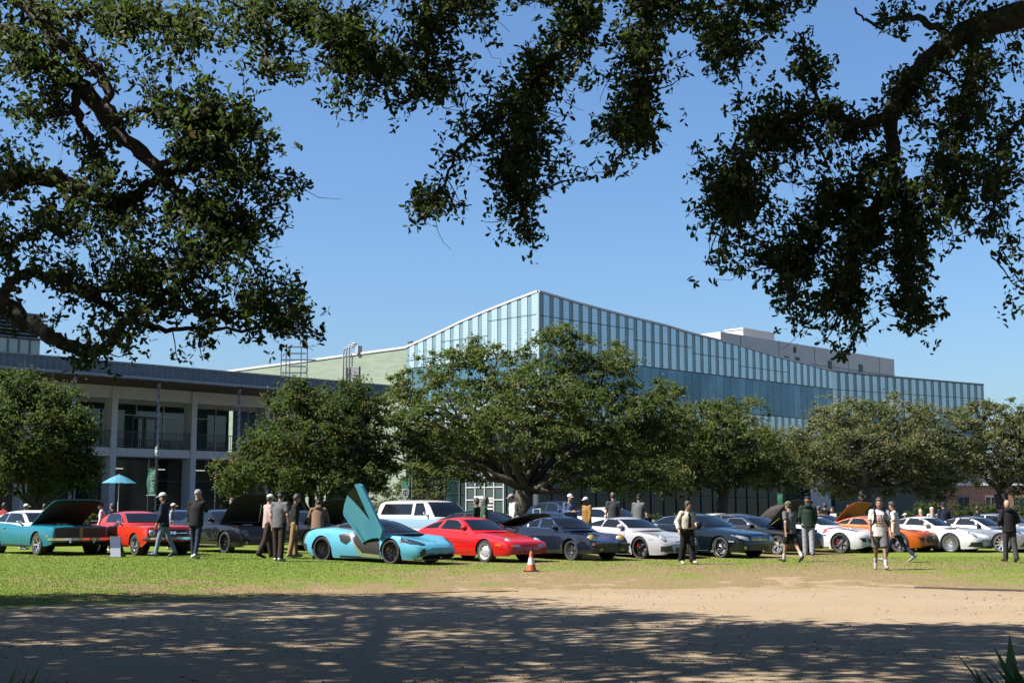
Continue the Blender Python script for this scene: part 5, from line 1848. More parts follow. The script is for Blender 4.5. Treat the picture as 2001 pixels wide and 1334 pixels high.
c.lamp(.655, .685, .085, .085, M_LAMP, M_CHROME, .03, .02, .9)
m = MB(); m.box(c.X(-.10), c.X(-.02), -.80, .80, .485, .55)
for s in (-1, 1): m.box(c.X(-.05), c.X(.22), s * .83 - .025, s * .83 + .025, .485, .55)
m.build('bumper', M_CHROME, c.root)
c.line('door_seam', [(1.62, .87), (1.62, .33), (1.7, .30), (2.85, .30), (2.9, .35), (2.92, .88)])
c.line('bonnet_seam', [(.10, .80), (1.5, .86)], axis='side')
m = MB(); m.box(c.X(2.80), c.X(2.66), -.895, -.865, .77, .80); m.build('door_handle', M_CHROME, c.root)
c.mirror(1.85, 1.0, .13, (.03, .07, .05), M_CHROME)
c.place(261.5, 1085, yaw=-50)

# ---- two modern pony cars
def modern_pony(name, label, pm, wm, bay=True, wstyle='spoke'):
    S = dict(id=name + str(len(label)), L=4.76, W=1.88, wb=2.72, fo=.92, rf=.35, sill=.22, drop=.04, tp=2.6, gap=.04,
        top=[(0, .62), (.05, .74), (.2, .84), (.7, .92), (1.5, .98), (3.9, 1.02), (4.6, .98), (4.76, .85)],
        sh=[(0, .62), (.06, .74), (.2, .83), (.7, .90), (1.5, .93), (3.0, .95), (3.9, .99), (4.6, .95), (4.76, .8)],
        plan=[(0, .72), (.06, .80), (.3, .90), (.8, .935), (2.3, .915), (3.6, .94), (4.5, .88), (4.76, .80)],
        bot=[(0, .26), (.1, .20), (.6, .20), (4.2, .22), (4.76, .4)],
        roof=[(1.55, .96), (1.9, 1.16), (2.3, 1.34), (2.7, 1.39), (3.2, 1.36), (3.7, 1.20), (4.15, 1.02)], tum=.33, gw=.93,
        wheel=dict(n=5 if wstyle == 'twin' else 10, style=wstyle, mat=wm, rim=.76, wid=.25))
    if bay: S['bay'] = (.30, 1.45, .86)
    S['patches'] = windows(S, [(.56, 1.30), (.68, 1.02)], [[(1.98, 1.0), (2.4, 1.29), (3.15, 1.29), (3.35, 1.04)], [(3.45, 1.05), (3.32, 1.24), (3.62, 1.14)]])
    S['patches'] += [
        ('grille', M_TRIM, 'body', 'front', [(-.46, .52), (.46, .52), (.50, .72), (-.50, .72)], .006, False),
        ('lower_grille', M_TRIM, 'body', 'front', [(-.56, .26), (.56, .26), (.50, .44), (-.50, .44)], .006, False),
        ('headlight', M_LAMPD, 'body', 'front', ell(.66, .655, .12, .075), .008, True, None, .01),
        ('marker_lamp', M_AMBER, 'body', 'front', [(.52, .56), (.70, .56), (.70, .585), (.52, .585)], .008, True),
        ('fog_lamp', M_LAMP, 'body', 'front', ell(.62, .34, .05, .05), .008, True),
        ('fender_emblem', M_CHROME, 'body', 'side', [(1.40, .58), (1.46, .58), (1.46, .66), (1.40, .66)], .006, True),
        ('sill_strip', M_ALLOY, 'body', 'side', [(1.40, .24), (3.15, .24), (3.15, .265), (1.40, .265)], .006, True),
        ('side_crease', M_SEAM, 'body', 'side', [(1.55, .44), (3.1, .46), (3.1, .47), (1.55, .45)], .004, True)]
    c = Car(name, label, S, pm)
    c.line('door_seam', [(1.72, .92), (1.70, .36), (1.82, .30), (3.0, .30), (3.12, .40), (3.15, .93)])
    c.mirror(1.95, 1.06, .15)
    if bay: c.bonnet(.10, 1.5, R(46 if wstyle != 'twin' else 40), curve_=.1, mt=pm)
    return c
M_BLK = paint('black_car_paint', (0.006, 0.006, 0.009), .2, .2)
c = modern_pony('pony_car', 'black modern pony car with its bonnet raised behind the men in grey and black', M_BLK, M_BLACKW)
m = MB(); m.tube([(c.X(.9), .35, .95), (c.X(.75), .35, 1.55)], .012, 6); m.build('bonnet_prop', M_ALLOY, c.root)
c.place(437, 1080, yaw=-48)
c = modern_pony('pony_car', 'charcoal modern pony car with raised bonnet just behind the light blue supercar', paint('charcoal_paint', (0.022, 0.020, 0.024), .5, .25), M_ALLOY, True, 'twin')
c.place(603, 1077, yaw=-46)

# ---- light blue supercar with its dihedral door up
S = dict(id='super', L=4.53, W=1.90, wb=2.67, fo=1.06, rf=.335, rr=.36, sill=.14, drop=.06, tp=2.2, gap=.035,
    top=[(0, .44), (.10, .54), (.4, .62), (.9, .71), (1.4, .80), (2.4, .90), (3.4, .97), (4.2, .93), (4.53, .80)],
    sh=[(0, .44), (.12, .53), (.4, .66), (.8, .80), (1.15, .82), (1.6, .78), (2.2, .80), (2.9, .92), (3.5, .99), (4.0, .97), (4.4, .88), (4.53, .80)],
    plan=[(0, .52), (.06, .64), (.2, .78), (.5, .88), (.9, .94), (1.2, .945), (1.7, .90), (2.3, .89), (3, .93), (3.7, .955), (4.2, .92), (4.53, .82)],
    bot=[(0, .26), (.12, .18), (.5, .12), (4.0, .13), (4.53, .36)],
    roof=[(1.22, .80), (1.6, .97), (2.05, 1.14), (2.5, 1.215), (2.9, 1.20), (3.4, 1.10), (4.0, .96)], tum=.42, gw=.86, crown=.10, bow=.22,
    side=[(0, .90), (.2, .96), (.5, 1.0), (.75, .985), (1, .91)],
    wheel=dict(n=10, style='twin', mat=M_BLACKW, rim=.80, wid=.24, rw=1.25, cal=M_ORANGEC, inset=.03))
S['roofmat'] = paint('black_roof', (0.012, .014, .018), .2, .12)
S['patches'] = windows(S, [(.50, 1.14), (.72, .86)], [[(2.75, .95), (2.8, 1.10), (3.25, 1.03), (3.3, .98)]])
DOOR = [(1.47, .18), (1.45, .5), (1.5, .76), (2.0, .76), (2.60, .80), (2.50, .55), (2.25, .22), (2.1, .17)]
S['patches'] += [
    ('door_aperture', M_WELL, 'body', 'side', DOOR, .004, True),
    ('side_intake', M_TRIM, 'body', 'side', [(3.04, .76), (2.78, .82), (2.60, .79), (2.58, .62), (2.75, .50), (2.95, .58)], .010, True),
    ('headlight', M_LAMPD, 'body', 'front', [(.86, .72), (.60, .60), (.50, .52), (.64, .50), (.84, .54), (.90, .62)], .010, True),
    ('nose_vent', M_TRIM, 'body', 'front', [(.56, .20), (.70, .20), (.72, .35), (.61, .43)], .010, True), ('nose_slot', M_TRIM, 'body', 'front', [(.22, .19), (.55, .19), (.57, .30), (.22, .29)], .010, True),
    ('nose_opening', M_TRIM, 'body', 'front', [(-.22, .20), (.22, .20), (.22, .28), (-.22, .28)], .008, False),
    ('marker_lamp', M_REDC, 'body', 'side', [(.56, .57), (.70, .58), (.70, .60), (.56, .59)], .006, True),
    ('badge', M_TRIM, 'body', 'top', [(.22, -.05), (.22, .05), (.245, .05), (.245, -.05)], .004, False),
    ('sill_blade', M_TRIM, 'body', 'side', [(1.55, .14), (3.05, .15), (3.05, .19), (1.55, .18)], .010, True)]
M_CYAN = paint('light_blue_paint', (0.14, 0.52, 0.74), .0, .28)
c = Car('supercar', 'light blue supercar with its dihedral door swung up beside the red coupe', S, M_CYAN)
# polished door sill, seat and door
for q in ([(2.67, .84), (2.52, .52), (2.40, .54), (2.53, .84)], [(2.52, .52), (2.24, .17), (2.12, .28), (2.40, .54)], [(2.24, .17), (1.48, .145), (1.48, .24), (2.12, .28)]):
    c.patch('door_sill', M_ALLOY, 'body', 'side', q, .018, True)
for q in ([(2.56, .80), (2.44, .55), (2.41, .555), (2.53, .80)], [(2.44, .55), (2.14, .275), (2.12, .29), (2.40, .57)]):
    c.patch('sill_trim', M_TRIM, 'body', 'side', q, .024, True)
def dl(pts):
    out = []
    for x, y in pts:
        px, py = 580 + x / 4.764, 930 + y / 4.764
        X_, z_ = (px - 694.8) / 50.5, (1099 - py) / 71.5
        out.append((X_, z_))
    return out
def door_piece(name, poly, mt, y0, th, parent):
    n = len(poly)
    lean = .45
    V = [(x + .9 * lean * (z - .6), -(.93 + lean * (z - .6)) + y0 + q * th, z) for q in (0, 1) for x, z in poly]
    F_ = [tuple(range(n)), tuple(range(2 * n - 1, n - 1, -1))] + [(i, n + i, n + (i + 1) % n, (i + 1) % n) for i in range(n)]
    return mk(name, V, F_, mt, parent)
panel = dl([(482, 172), (455, 250), (441, 320), (450, 360), (500, 435), (560, 520), (600, 585), (625, 618), (660, 590), (705, 574), (762, 566), (720, 470), (690, 405), (600, 295), (540, 228)])
dr = door_piece('scissor_door', panel, M_CYAN, 0, .07, c.root)
door_piece('door_skin_crease', dl([(447, 330), (452, 362), (505, 440), (560, 520), (625, 618), (640, 606), (560, 470)]), paint('light_blue_paint', (0, 0, 0)), -.025, .024, dr)
door_piece('door_window', dl([(482, 172), (540, 228), (600, 295), (690, 405), (720, 470), (762, 566), (768, 560), (668, 340), (562, 88), (530, 112), (500, 145)]), M_GLASS, .012, .05, dr)
door_piece('door_roof_rail', dl([(562, 86), (560, 70), (598, 64), (620, 85), (640, 122), (700, 255), (808, 490), (800, 530), (786, 578), (768, 566)]), M_CYAN, -.03, .10, dr)
m = MB(); m.lathe([(.001, -.07), (.05, -.05), (.055, 0), (.04, .05), (.001, .06)], 10, 'z'); mo = m.build('door_mirror', M_TRIM, dr, True, (c.X(1.30), -1.06, 1.12))
m = MB(); m.tube([(c.X(1.45), -.86, .95), (c.X(1.35), -1.0, 1.10)], .02, 6); m.build('mirror_arm', M_TRIM, dr)
m = MB(); m.box(c.X(.42), c.X(.08), -.66, .66, .10, .13); m.build('splitter', M_TRIM, c.root)
c.place(761.6, 1101, rear_px=628)

# ---- red wedge coupe
S = dict(id='wedge', L=4.46, W=1.84, wb=2.50, fo=.98, rf=.325, sill=.19, drop=.05, tp=2.6, gap=.04,
    top=[(0, .46), (.05, .56), (.2, .63), (.6, .72), (1.2, .82), (1.7, .89), (3.5, .96), (4.2, .90), (4.46, .7)],
    sh=[(0, .46), (.06, .55), (.2, .62), (.6, .71), (1.2, .80), (2, .86), (3.2, .91), (4.1, .86), (4.46, .65)],
    plan=[(0, .70), (.05, .77), (.2, .85), (.6, .90), (1.0, .92), (2.2, .905), (3.5, .92), (4.2, .86), (4.46, .74)],
    bot=[(0, .24), (.1, .19), (.6, .18), (4., .20), (4.46, .38)],
    roof=[(1.50, .87), (1.9, 1.08), (2.3, 1.26), (2.7, 1.31), (3.1, 1.28), (3.7, 1.11), (4.25, .91)], tum=.38, gw=.93, bow=.14,
    wheel=dict(n=5, style='slots', mat=mat('pale_alloy', (.36, .36, .37), .4, .5, var=.08), rim=.72, wid=.23))
S['patches'] = windows(S, [(.54, 1.21), (.70, .92)], [[(1.95, .92), (2.38, 1.20), (2.85, 1.215), (3.05, .96)], [(3.20, .97), (3.02, 1.19), (3.45, 1.09), (3.85, .96)]])
S['patches'] += [
    ('marker_lamp', M_AMBER, 'body', 'side', [(.30, .475), (.52, .485), (.52, .53), (.30, .52)], .006, True),
    ('indicator', M_AMBER, 'body', 'front', [(.60, .45), (.70, .45), (.70, .51), (.60, .51)], .006, True),
    ('fog_lamp', M_LAMP, 'body', 'front', [(.36, .445), (.585, .445), (.585, .51), (.36, .51)], .006, True),
    ('nose_intake', mat('dark_red_recess', (.20, .012, .012), .5, var=.2), 'body', 'front', [(-.48, .28), (.48, .28), (.44, .34), (-.44, .34)], .005, False),
    ('bumper_seam', M_SEAM, 'body', 'front', [(-.34, .50), (.34, .50), (.34, .512), (-.34, .512)], .004, False),
    ('door_rub_strip', mat('dark_red_recess', (0, 0, 0)), 'body', 'side', [(1.35, .56), (3.0, .58), (3.0, .60), (1.35, .58)], .006, True)]
M_RED = paint('red_paint', (0.68, 0.006, 0.008), 0, .3)
c = Car('wedge_coupe', 'bright red wedge coupe with silver slotted wheels in front of the old wagon', S, M_RED)
c.line('door_seam', [(1.70, .82), (1.66, .30), (1.75, .26), (2.85, .26), (2.98, .35), (3.02, .86)])
c.line('bumper_seam', [(.05, .43), (.48, .43)])
c.lamp(.60, .645, .085, .12, M_LAMP, M_TRIM, .03, .0, .25, bias=(1, .1, .9))
c.mirror(2.0, 1.0, .16, (.10, .10, .075))
c.place(946, 1098, yaw=-46)

# ---- dark blue classic rear engined coupe with yellow lamps
S = dict(id='nine', L=4.29, W=1.70, wb=2.27, fo=.98, rf=.32, rr=.325, sill=.20, drop=.05, tp=3.2, gap=.04, flare=.035,
    top=[(0, .46), (.06, .52), (.25, .60), (.6, .69), (1.1, .79), (1.55, .88), (3.4, .95), (4.0, .76), (4.29, .55)],
    sh=[(0, .50), (.08, .55), (.20, .70), (.32, .785), (.6, .825), (1.0, .85), (1.6, .87), (2.6, .90), (3.4, .90), (4.0, .75), (4.29, .55)],
    plan=[(0, .70), (.05, .75), (.2, .79), (.6, .82), (1.0, .83), (1.6, .80), (2.5, .81), (3.2, .85), (3.8, .80), (4.29, .66)],
    bot=[(0, .26), (.1, .22), (.6, .20), (3.9, .22), (4.29, .40)],
    roof=[(1.42, .89), (1.70, 1.06), (2.0, 1.25), (2.35, 1.33), (2.75, 1.31), (3.3, 1.15), (3.95, .88)], tum=.32, gw=.92, bow=.10,
    wheel=dict(n=5, style='dish', mat=mat('black_polished', (.10, .10, .105), .2, .8), rim=.74, wid=.23))
S['patches'] = windows(S, [(.54, 1.25), (.66, .95)], [[(1.84, .95), (2.10, 1.23), (2.58, 1.25), (2.62, .97)], [(2.70, .98), (2.66, 1.245), (3.05, 1.16), (3.35, .99)]], M_CHROME)
S['patches'] += [
    ('indicator', M_AMBER, 'body', 'front', [(.40, .455), (.72, .455), (.72, .50), (.40, .50)], .030, True),
    ('fog_lamp', M_YELLOW, 'body', 'front', [(.36, .30), (.50, .30), (.50, .36), (.36, .36)], .010, True),
    ('nose_grille', M_TRIM, 'body', 'front', [(-.30, .26), (.30, .26), (.30, .36), (-.30, .36)], .006, False),
    ('bumper_band', M_TRIM, 'body', 'front', [(-.76, .385), (.76, .385), (.76, .445), (-.76, .445)], .012, False),
    ('bonnet_script', M_REDC, 'body', 'top', [(.52, -.42), (.56, .05), (.60, .05), (.56, -.42)], .004, False),
    ('bonnet_crest', M_CHROME, 'body', 'top', ell(.40, 0, .03, .025), .006, False),
    ('quarter_sticker', mat('white_sticker', (.8, .8, .8), .5), 'cab', 'side', ell(3.16, 1.03, .045, .045), .016, True),
    ('sill_strip', M_TRIM, 'body', 'side', [(1.35, .21), (2.85, .21), (2.85, .27), (1.35, .27)], .008, True)]
c = Car('classic_sports_coupe', 'dark blue classic sports coupe with yellow headlamps right of the traffic cone', S, paint('night_blue_paint', (0.018, 0.026, 0.046), .35, .25))
c.line('door_seam', [(1.62, .84), (1.58, .32), (1.68, .28), (2.55, .28), (2.64, .40), (2.66, .88)])
c.line('bonnet_seam', [(.16, .30), (.75, .50), (1.38, .56)], axis='top')
c.lamp(.60, .665, .108, .118, M_YELLOW, M_CHROME, .035, .03, .72, bias=(1, .05, .35))
m = MB(); m.box(c.X(.02), c.X(-.06), -.70, .70, .44, .52); m.build('bumper', c.body, c.root)
c.mirror(1.85, .99, .14, (.09, .085, .06))
c.place(1115, 1094.5, yaw=-52)

# ---- modern rear engined coupes
def modern_nine(name, label, pm, wm, wstyle, n, cal, vents, roofm=None):
    S = dict(id=name + label[:14], L=4.54, W=1.88, wb=2.46, fo=1.02, rf=.345, rr=.36, sill=.16, drop=.055, tp=2.8, gap=.035,
        top=[(0, .46), (.06, .55), (.2, .62), (.6, .70), (1.1, .79), (1.6, .88), (3.4, 1.0), (4.1, .92), (4.54, .65)],
        sh=[(0, .47), (.08, .56), (.25, .70), (.5, .79), (.9, .85), (1.3, .865), (2.2, .88), (3.2, .95), (4.0, .88), (4.54, .6)],
        plan=[(0, .62), (.05, .72), (.18, .82), (.5, .90), (1.0, .925), (1.8, .89), (2.5, .90), (3.4, .94), (4.1, .88), (4.54, .70)],
        bot=[(0, .20), (.1, .15), (.6, .13), (4., .15), (4.54, .38)],
        roof=[(1.45, .88), (1.8, 1.06), (2.15, 1.23), (2.5, 1.295), (2.9, 1.27), (3.4, 1.15), (4.15, .92)], tum=.38, gw=.90, bow=.14, roofmat=roofm,
        wheel=dict(n=n, style=wstyle, mat=wm, rim=.80, wid=.25, rw=1.2, cal=cal))
    S['patches'] = windows(S, [(.54, 1.21), (.70, .95)], [[(1.95, .95), (2.25, 1.20), (2.70, 1.22), (2.85, .99)], [(2.93, 1.0), (2.80, 1.215), (3.25, 1.13), (3.6, 1.02)]])
    S['patches'] += [
        ('marker_lamp', mat('grey_marker', (.3, .3, .34), .2), 'body', 'side', [(.42, .60), (.62, .605), (.62, .625), (.42, .62)], .006, True),
        ('sill_strip', M_TRIM, 'body', 'side', [(1.45, .15), (3.05, .16), (3.05, .20), (1.45, .20)], .008, True),
        ('bonnet_crest', M_GOLD, 'body', 'top', ell(.30, 0, .03, .025), .004, False)]
    if vents == 'gt':
        S['patches'] += [('side_intake', M_TRIM, 'body', 'front', [(.42, .22), (.80, .24), (.82, .40), (.52, .43)], .006, True), ('nose_intake', M_TRIM, 'body', 'front', [(-.36, .22), (.36, .22), (.34, .36), (-.34, .36)], .006, False),
                         ('nose_slot', M_SEAM, 'body', 'front', [(-.30, .53), (.30, .53), (.30, .545), (-.30, .545)], .005, False), ('splitter', M_TRIM, 'body', 'front', [(-.74, .165), (.74, .165), (.74, .185), (-.74, .185)], .020, False)]
        for k in range(3): S['patches'].append(('intake_fin', pm, 'body', 'front', [(-.20 + k * .18, .23), (-.17 + k * .18, .23), (-.15 + k * .18, .35), (-.18 + k * .18, .35)], .014, False))
    else:
        S['patches'] += [('side_intake', M_TRIM, 'body', 'front', [(.40, .20), (.84, .22), (.84, .38), (.44, .38)], .006, True), ('nose_intake', M_TRIM, 'body', 'front', [(-.32, .17), (.32, .17), (.32, .24), (-.32, .24)], .006, False)]
    c = Car(name, label, S, pm)
    c.line('door_seam', [(1.72, .84), (1.66, .28), (1.78, .23), (2.70, .24), (2.84, .40), (2.88, .88)])
    c.line('bonnet_seam', [(.32, .42), (.8, .60), (1.40, .64)], axis='top')
    c.lamp(.66, .66, .11, .17, M_LAMP, M_LAMPD, .03, .0, .30, bias=(1, .2, .6))
    c.mirror(1.95, 1.0, .17, (.10, .11, .075))
    return c
c = modern_nine('sports_coupe', 'chalk grey sports coupe with black wheels beside the dark blue classic', paint('chalk_paint', (0.50, 0.50, 0.52), 0, .3), M_BLACKW, 'twin', 5, M_REDC, 'gt')
c.place(1250, 1091.5, yaw=-50)
c = modern_nine('sports_coupe', 'white sports coupe with silver many spoke wheels right of the orange coupe', paint('white_paint', (0.78, 0.79, 0.80), 0, .3), M_ALLOY, 'mesh', 10, None, 'turbo')
c.place(1857.5, 1078.7, yaw=-44)
c = modern_nine('sports_coupe', 'silver sports coupe behind the man in the black hoodie at the right edge', paint('silver_paint', (0.42, 0.44, 0.48), .7, .28), M_ALLOY, 'spoke', 10, M_REDC, 'turbo')
c.place(1958, 1079, yaw=-44)

# ---- dark saloon
S = dict(id='saloon', L=4.91, W=1.87, wb=2.85, fo=.88, rf=.335, sill=.20, drop=.05, tp=2.8, gap=.045,
    top=[(0, .62), (.05, .72), (.2, .78), (.7, .87), (1.4, .96), (4.0, 1.02), (4.7, .98), (4.91, .8)],
    sh=[(0, .58), (.06, .68), (.25, .76), (.8, .85), (1.5, .91), (3.0, .96), (4.2, .98), (4.7, .92), (4.91, .7)],
    plan=[(0, .66), (.05, .74), (.2, .84), (.6, .90), (1.2, .93), (2.5, .93), (3.8, .93), (4.6, .85), (4.91, .72)],
    bot=[(0, .24), (.1, .19), (.6, .18), (4.3, .20), (4.91, .4)],
    roof=[(1.45, .95), (1.9, 1.17), (2.3, 1.34), (2.75, 1.405), (3.3, 1.37), (3.9, 1.20), (4.5, 1.0)], tum=.36, gw=.93, bow=.13,
    wheel=dict(n=5, style='twin', mat=M_CHROME, rim=.76, wid=.24))
S['patches'] = windows(S, [(.56, 1.31), (.70, 1.0)], [[(1.98, 1.0), (2.42, 1.29), (2.86, 1.32), (2.90, 1.03)], [(2.98, 1.03), (2.95, 1.32), (3.45, 1.25), (3.88, 1.08), (3.6, 1.05)]], M_CHROME)
S['patches'] += [
    ('headlight', M_LAMP, 'body', 'front', [(.46, .56), (.60, .54), (.80, .62), (.86, .72), (.74, .70), (.50, .64)], .007, True),
    ('grille', M_TRIM, 'body', 'front', [(-.36, .53), (.36, .53), (.42, .68), (-.42, .68)], .006, False),
    ('grille_star', M_CHROME, 'body', 'front', ell(0, .605, .065, .065), .022, False),
    ('grille_star_field', M_TRIM, 'body', 'front', ell(0, .605, .048, .048), .026, False),
    ('lower_grille', M_TRIM, 'body', 'front', [(-.50, .26), (.50, .26), (.46, .38), (-.46, .38)], .006, False),
    ('fog_lamp', M_LAMP, 'body', 'front', ell(.66, .33, .045, .05), .008, True),
    ('marker_lamp', M_LAMP, 'body', 'side', [(.30, .50), (.50, .51), (.50, .545), (.30, .535)], .006, True),
    ('sill_strip', M_ALLOY, 'body', 'side', [(1.35, .22), (3.3, .22), (3.3, .235), (1.35, .235)], .008, True)]
for k in range(4): S['patches'].append(('grille_bar', M_CHROME, 'body', 'front', [(-.39, .552 + k * .036), (.39, .552 + k * .036), (.39, .562 + k * .036), (-.39, .562 + k * .036)], .012, False))
for q in (90, 210, 330):
    a = R(q); S['patches'].append(('grille_star_ray', M_CHROME, 'body', 'front', [(.052 * math.cos(a), .605 + .052 * math.sin(a)), (.012 * math.cos(a + 2), .605 + .012 * math.sin(a + 2)), (.012 * math.cos(a - 2), .605 + .012 * math.sin(a - 2))], .030, False))
c = Car('saloon_car', 'near black blue saloon with chrome wheels behind the woman in white', S, paint('deep_teal_black_paint', (0.008, 0.016, 0.024), .4, .2))
c.line('door_seam', [(1.80, .90), (1.74, .30), (1.85, .26), (2.85, .26), (2.90, .95)])
c.line('door_seam', [(2.92, .28), (3.20, .28), (3.45, .62), (3.55, .96)])
c.mirror(1.98, 1.06, .15, (.11, .10, .07))
c.place(1406.5, 1087, yaw=-50)

# ---- black grand tourer with bonnet up
S = dict(S); S['id'] = 'tourer'; S['bay'] = (.30, 1.35, .84)
S['top'] = [(0, .60), (.05, .70), (.2, .78), (.7, .86), (1.4, .93), (4.0, .98), (4.7, .94), (4.91, .8)]
S['roof'] = [(1.5, .93), (1.95, 1.13), (2.35, 1.28), (2.75, 1.33), (3.2, 1.29), (3.7, 1.15), (4.2, .99)]
S['patches'] = windows(S, [(.56, 1.24), (.70, .97)], [[(2.02, .98), (2.45, 1.22), (3.0, 1.23), (3.15, 1.0)], [(3.22, 1.0), (3.1, 1.21), (3.5, 1.10)]], M_CHROME) + [
    ('headlight', M_LAMPD, 'body', 'front', [(.46, .56), (.60, .54), (.80, .62), (.86, .72), (.74, .70), (.50, .64)], .007, True),
    ('grille', M_TRIM, 'body', 'front', [(-.40, .30), (.40, .30), (.40, .60), (-.40, .60)], .006, False)]
S['wheel'] = dict(n=5, style='twin', mat=M_ALLOY, rim=.80, wid=.25)
c = Car('grand_tourer', 'black grand tourer with its bonnet up behind the two people by the white car', S, M_BLK)
c.bonnet(.10, 1.42, R(52), mt=M_BLK)
m = MB(); m.tube([(c.X(1.35), -.72, .92), (c.X(.85), -.70, 1.25)], .018, 6); m.build('bonnet_strut', M_CHROME, c.root)
c.line('door_seam', [(1.80, .90), (1.74, .30), (1.85, .26), (3.0, .26), (3.1, .95)])
c.mirror(2.0, 1.03, .15, (.11, .10, .07), M_CHROME)
c.place(1517.5, 1083, yaw=-47)

# ---- two sports coupes of one kind, white with red stripe and orange
def gt_coupe(name, label, pm, wm, cal, stripe):
    S = dict(id=name + label[:8], L=4.48, W=1.92, wb=2.62, fo=.86, rf=.355, sill=.17, drop=.055, tp=2.6, gap=.035,
        top=[(0, .58), (.05, .68), (.2, .75), (.7, .84), (1.5, .93), (3.5, 1.0), (4.2, .92), (4.48, .75)],
        sh=[(0, .56), (.06, .65), (.25, .74), (.7, .86), (1.1, .89), (1.8, .88), (2.6, .90), (3.4, .97), (4.1, .90), (4.48, .7)],
        plan=[(0, .58), (.05, .70), (.18, .82), (.5, .92), (.9, .955), (1.7, .92), (2.5, .92), (3.4, .96), (4.1, .90), (4.48, .74)],
        bot=[(0, .24), (.1, .18), (.6, .15), (4., .17), (4.48, .38)],
        roof=[(1.62, .93), (2.0, 1.11), (2.4, 1.27), (2.75, 1.315), (3.1, 1.28), (3.6, 1.14), (4.15, .94)], tum=.40, gw=.88, bow=.16,
        wheel=dict(n=5, style='spoke', mat=wm, rim=.80, wid=.26, rw=1.15, cal=cal))
    S['patches'] = windows(S, [(.52, 1.22), (.68, .98)], [[(2.15, .98), (2.5, 1.20), (2.92, 1.22), (3.05, 1.0)], [(3.12, 1.01), (3.0, 1.21), (3.35, 1.12), (3.55, 1.03)]])
    S['patches'] += [
        ('headlight', M_LAMPD, 'body', 'top', [(.26, .60), (.38, .57), (.78, .70), (1.0, .82), (.74, .82), (.45, .76)], .007, True),
        ('grille', M_TRIM, 'body', 'front', [(-.40, .36), (.40, .36), (.46, .46), (.40, .60), (-.40, .60), (-.46, .46)], .008, False),
        ('grille_badge', M_ALLOY, 'body', 'front', ell(0, .52, .045, .045), .02, False),
        ('side_intake', M_TRIM, 'body', 'front', [(.56, .40), (.72, .40), (.80, .54), (.58, .54)], .008, True),
        ('lower_grille', M_TRIM, 'body', 'front', [(-.58, .20), (.58, .20), (.56, .27), (-.56, .27)], .008, False),
        ('sill_strip', M_TRIM, 'body', 'side', [(1.35, .17), (3.05, .18), (3.05, .21), (1.35, .21)], .008, True),
        ('bonnet_vent', M_TRIM, 'body', 'top', [(1.10, .34), (1.32, .36), (1.32, .46), (1.10, .44)], .005, True),
        ('fender_vent', M_TRIM, 'body', 'side', [(1.42, .60), (1.58, .60), (1.60, .64), (1.42, .64)], .005, True)]
    if stripe: S['patches'].append(('fender_stripe', stripe, 'body', 'top', [(1.06, .70), (1.36, .93), (1.60, .93), (1.32, .68)], .007, True))
    c = Car(name, label, S, pm)
    c.line('door_seam', [(1.75, .85), (1.70, .30), (1.82, .24), (2.78, .25), (2.92, .42), (2.95, .90)])
    c.line('bonnet_seam', [(.24, .72), (1.5, .80)], axis='side')
    c.mirror(2.1, 1.03, .17, (.10, .11, .075))
    return c
c = gt_coupe('gt_coupe', 'white grand touring coupe with a red stripe on the wing', MATS['white_paint'], M_DGREY, M_REDC, mat('red_stripe', (.60, .012, .02), .3, coat=1.0))
c.place(1642, 1080, yaw=-45)
c = gt_coupe('gt_coupe', 'burnt orange grand touring coupe behind the two walking young men', paint('burnt_orange_paint', (0.62, 0.125, 0.008), .2, .28), M_DGREY, None, None)
c.place(1757, 1078.5, yaw=-47)

# ---- old two tone wagon
S = dict(id='wagon', L=5.3, W=2.02, wb=3.2, fo=.86, rf=.38, sill=.36, drop=.04, tp=4, gap=.06,
    top=[(0, 1.05), (.05, 1.14), (.5, 1.18), (1.5, 1.21), (5.2, 1.24), (5.3, 1.2)],
    sh=[(0, 1.05), (.05, 1.12), (.5, 1.16), (1.5, 1.18), (5.2, 1.2), (5.3, 1.15)],
    plan=[(0, .92), (.04, .96), (.4, 1.0), (4.9, 1.0), (5.3, .95)],
    bot=[(0, .50), (.1, .46), (.6, .40), (4.8, .42), (5.3, .52)],
    roof=[(1.45, 1.20), (1.75, 1.48), (2.05, 1.75), (2.3, 1.86), (3.2, 1.90), (4.6, 1.90), (5.1, 1.80), (5.28, 1.25)], tum=.20, gw=.97, crown=.06, bow=.08,
    roofmat=paint('cream_white_paint', (.80, .79, .76), 0, .35), wheel=dict(n=5, style='slots', mat=M_CHROME, rim=.62, wid=.24))
S['patches'] = windows(S, [(.70, 1.80), (.86, 1.24)], [[(2.0, 1.30), (2.35, 1.76), (2.78, 1.76), (2.80, 1.30)], [(3.0, 1.32), (3.0, 1.74), (4.75, 1.74), (4.95, 1.36), (4.9, 1.32)]])
S['patches'] += [
    ('grille', M_CHROME, 'body', 'front', [(-.70, .72), (.70, .72), (.70, .98), (-.70, .98)], .006, False),
    ('headlight', M_LAMP, 'body', 'front', ell(.78, .86, .10, .10), .014, True, None, .03),
    ('white_band', S['roofmat'], 'body', 'side', [(.9, .70), (4.9, .70), (4.9, .78), (.9, .78)], .005, True)]
c = Car('old_wagon', 'old pale blue wagon with white top behind the supercar and the red coupe', S, paint('pale_blue_paint', (0.27, 0.42, 0.56), 0, .3))
m = MB(); m.box(c.X(.02), c.X(-.12), -.95, .95, .55, .68); m.build('bumper', M_CHROME, c.root)
c.mirror(1.95, 1.36, .16, (.04, .10, .09), M_CHROME)
c.place(868, yaw=-47, Y=51.5)

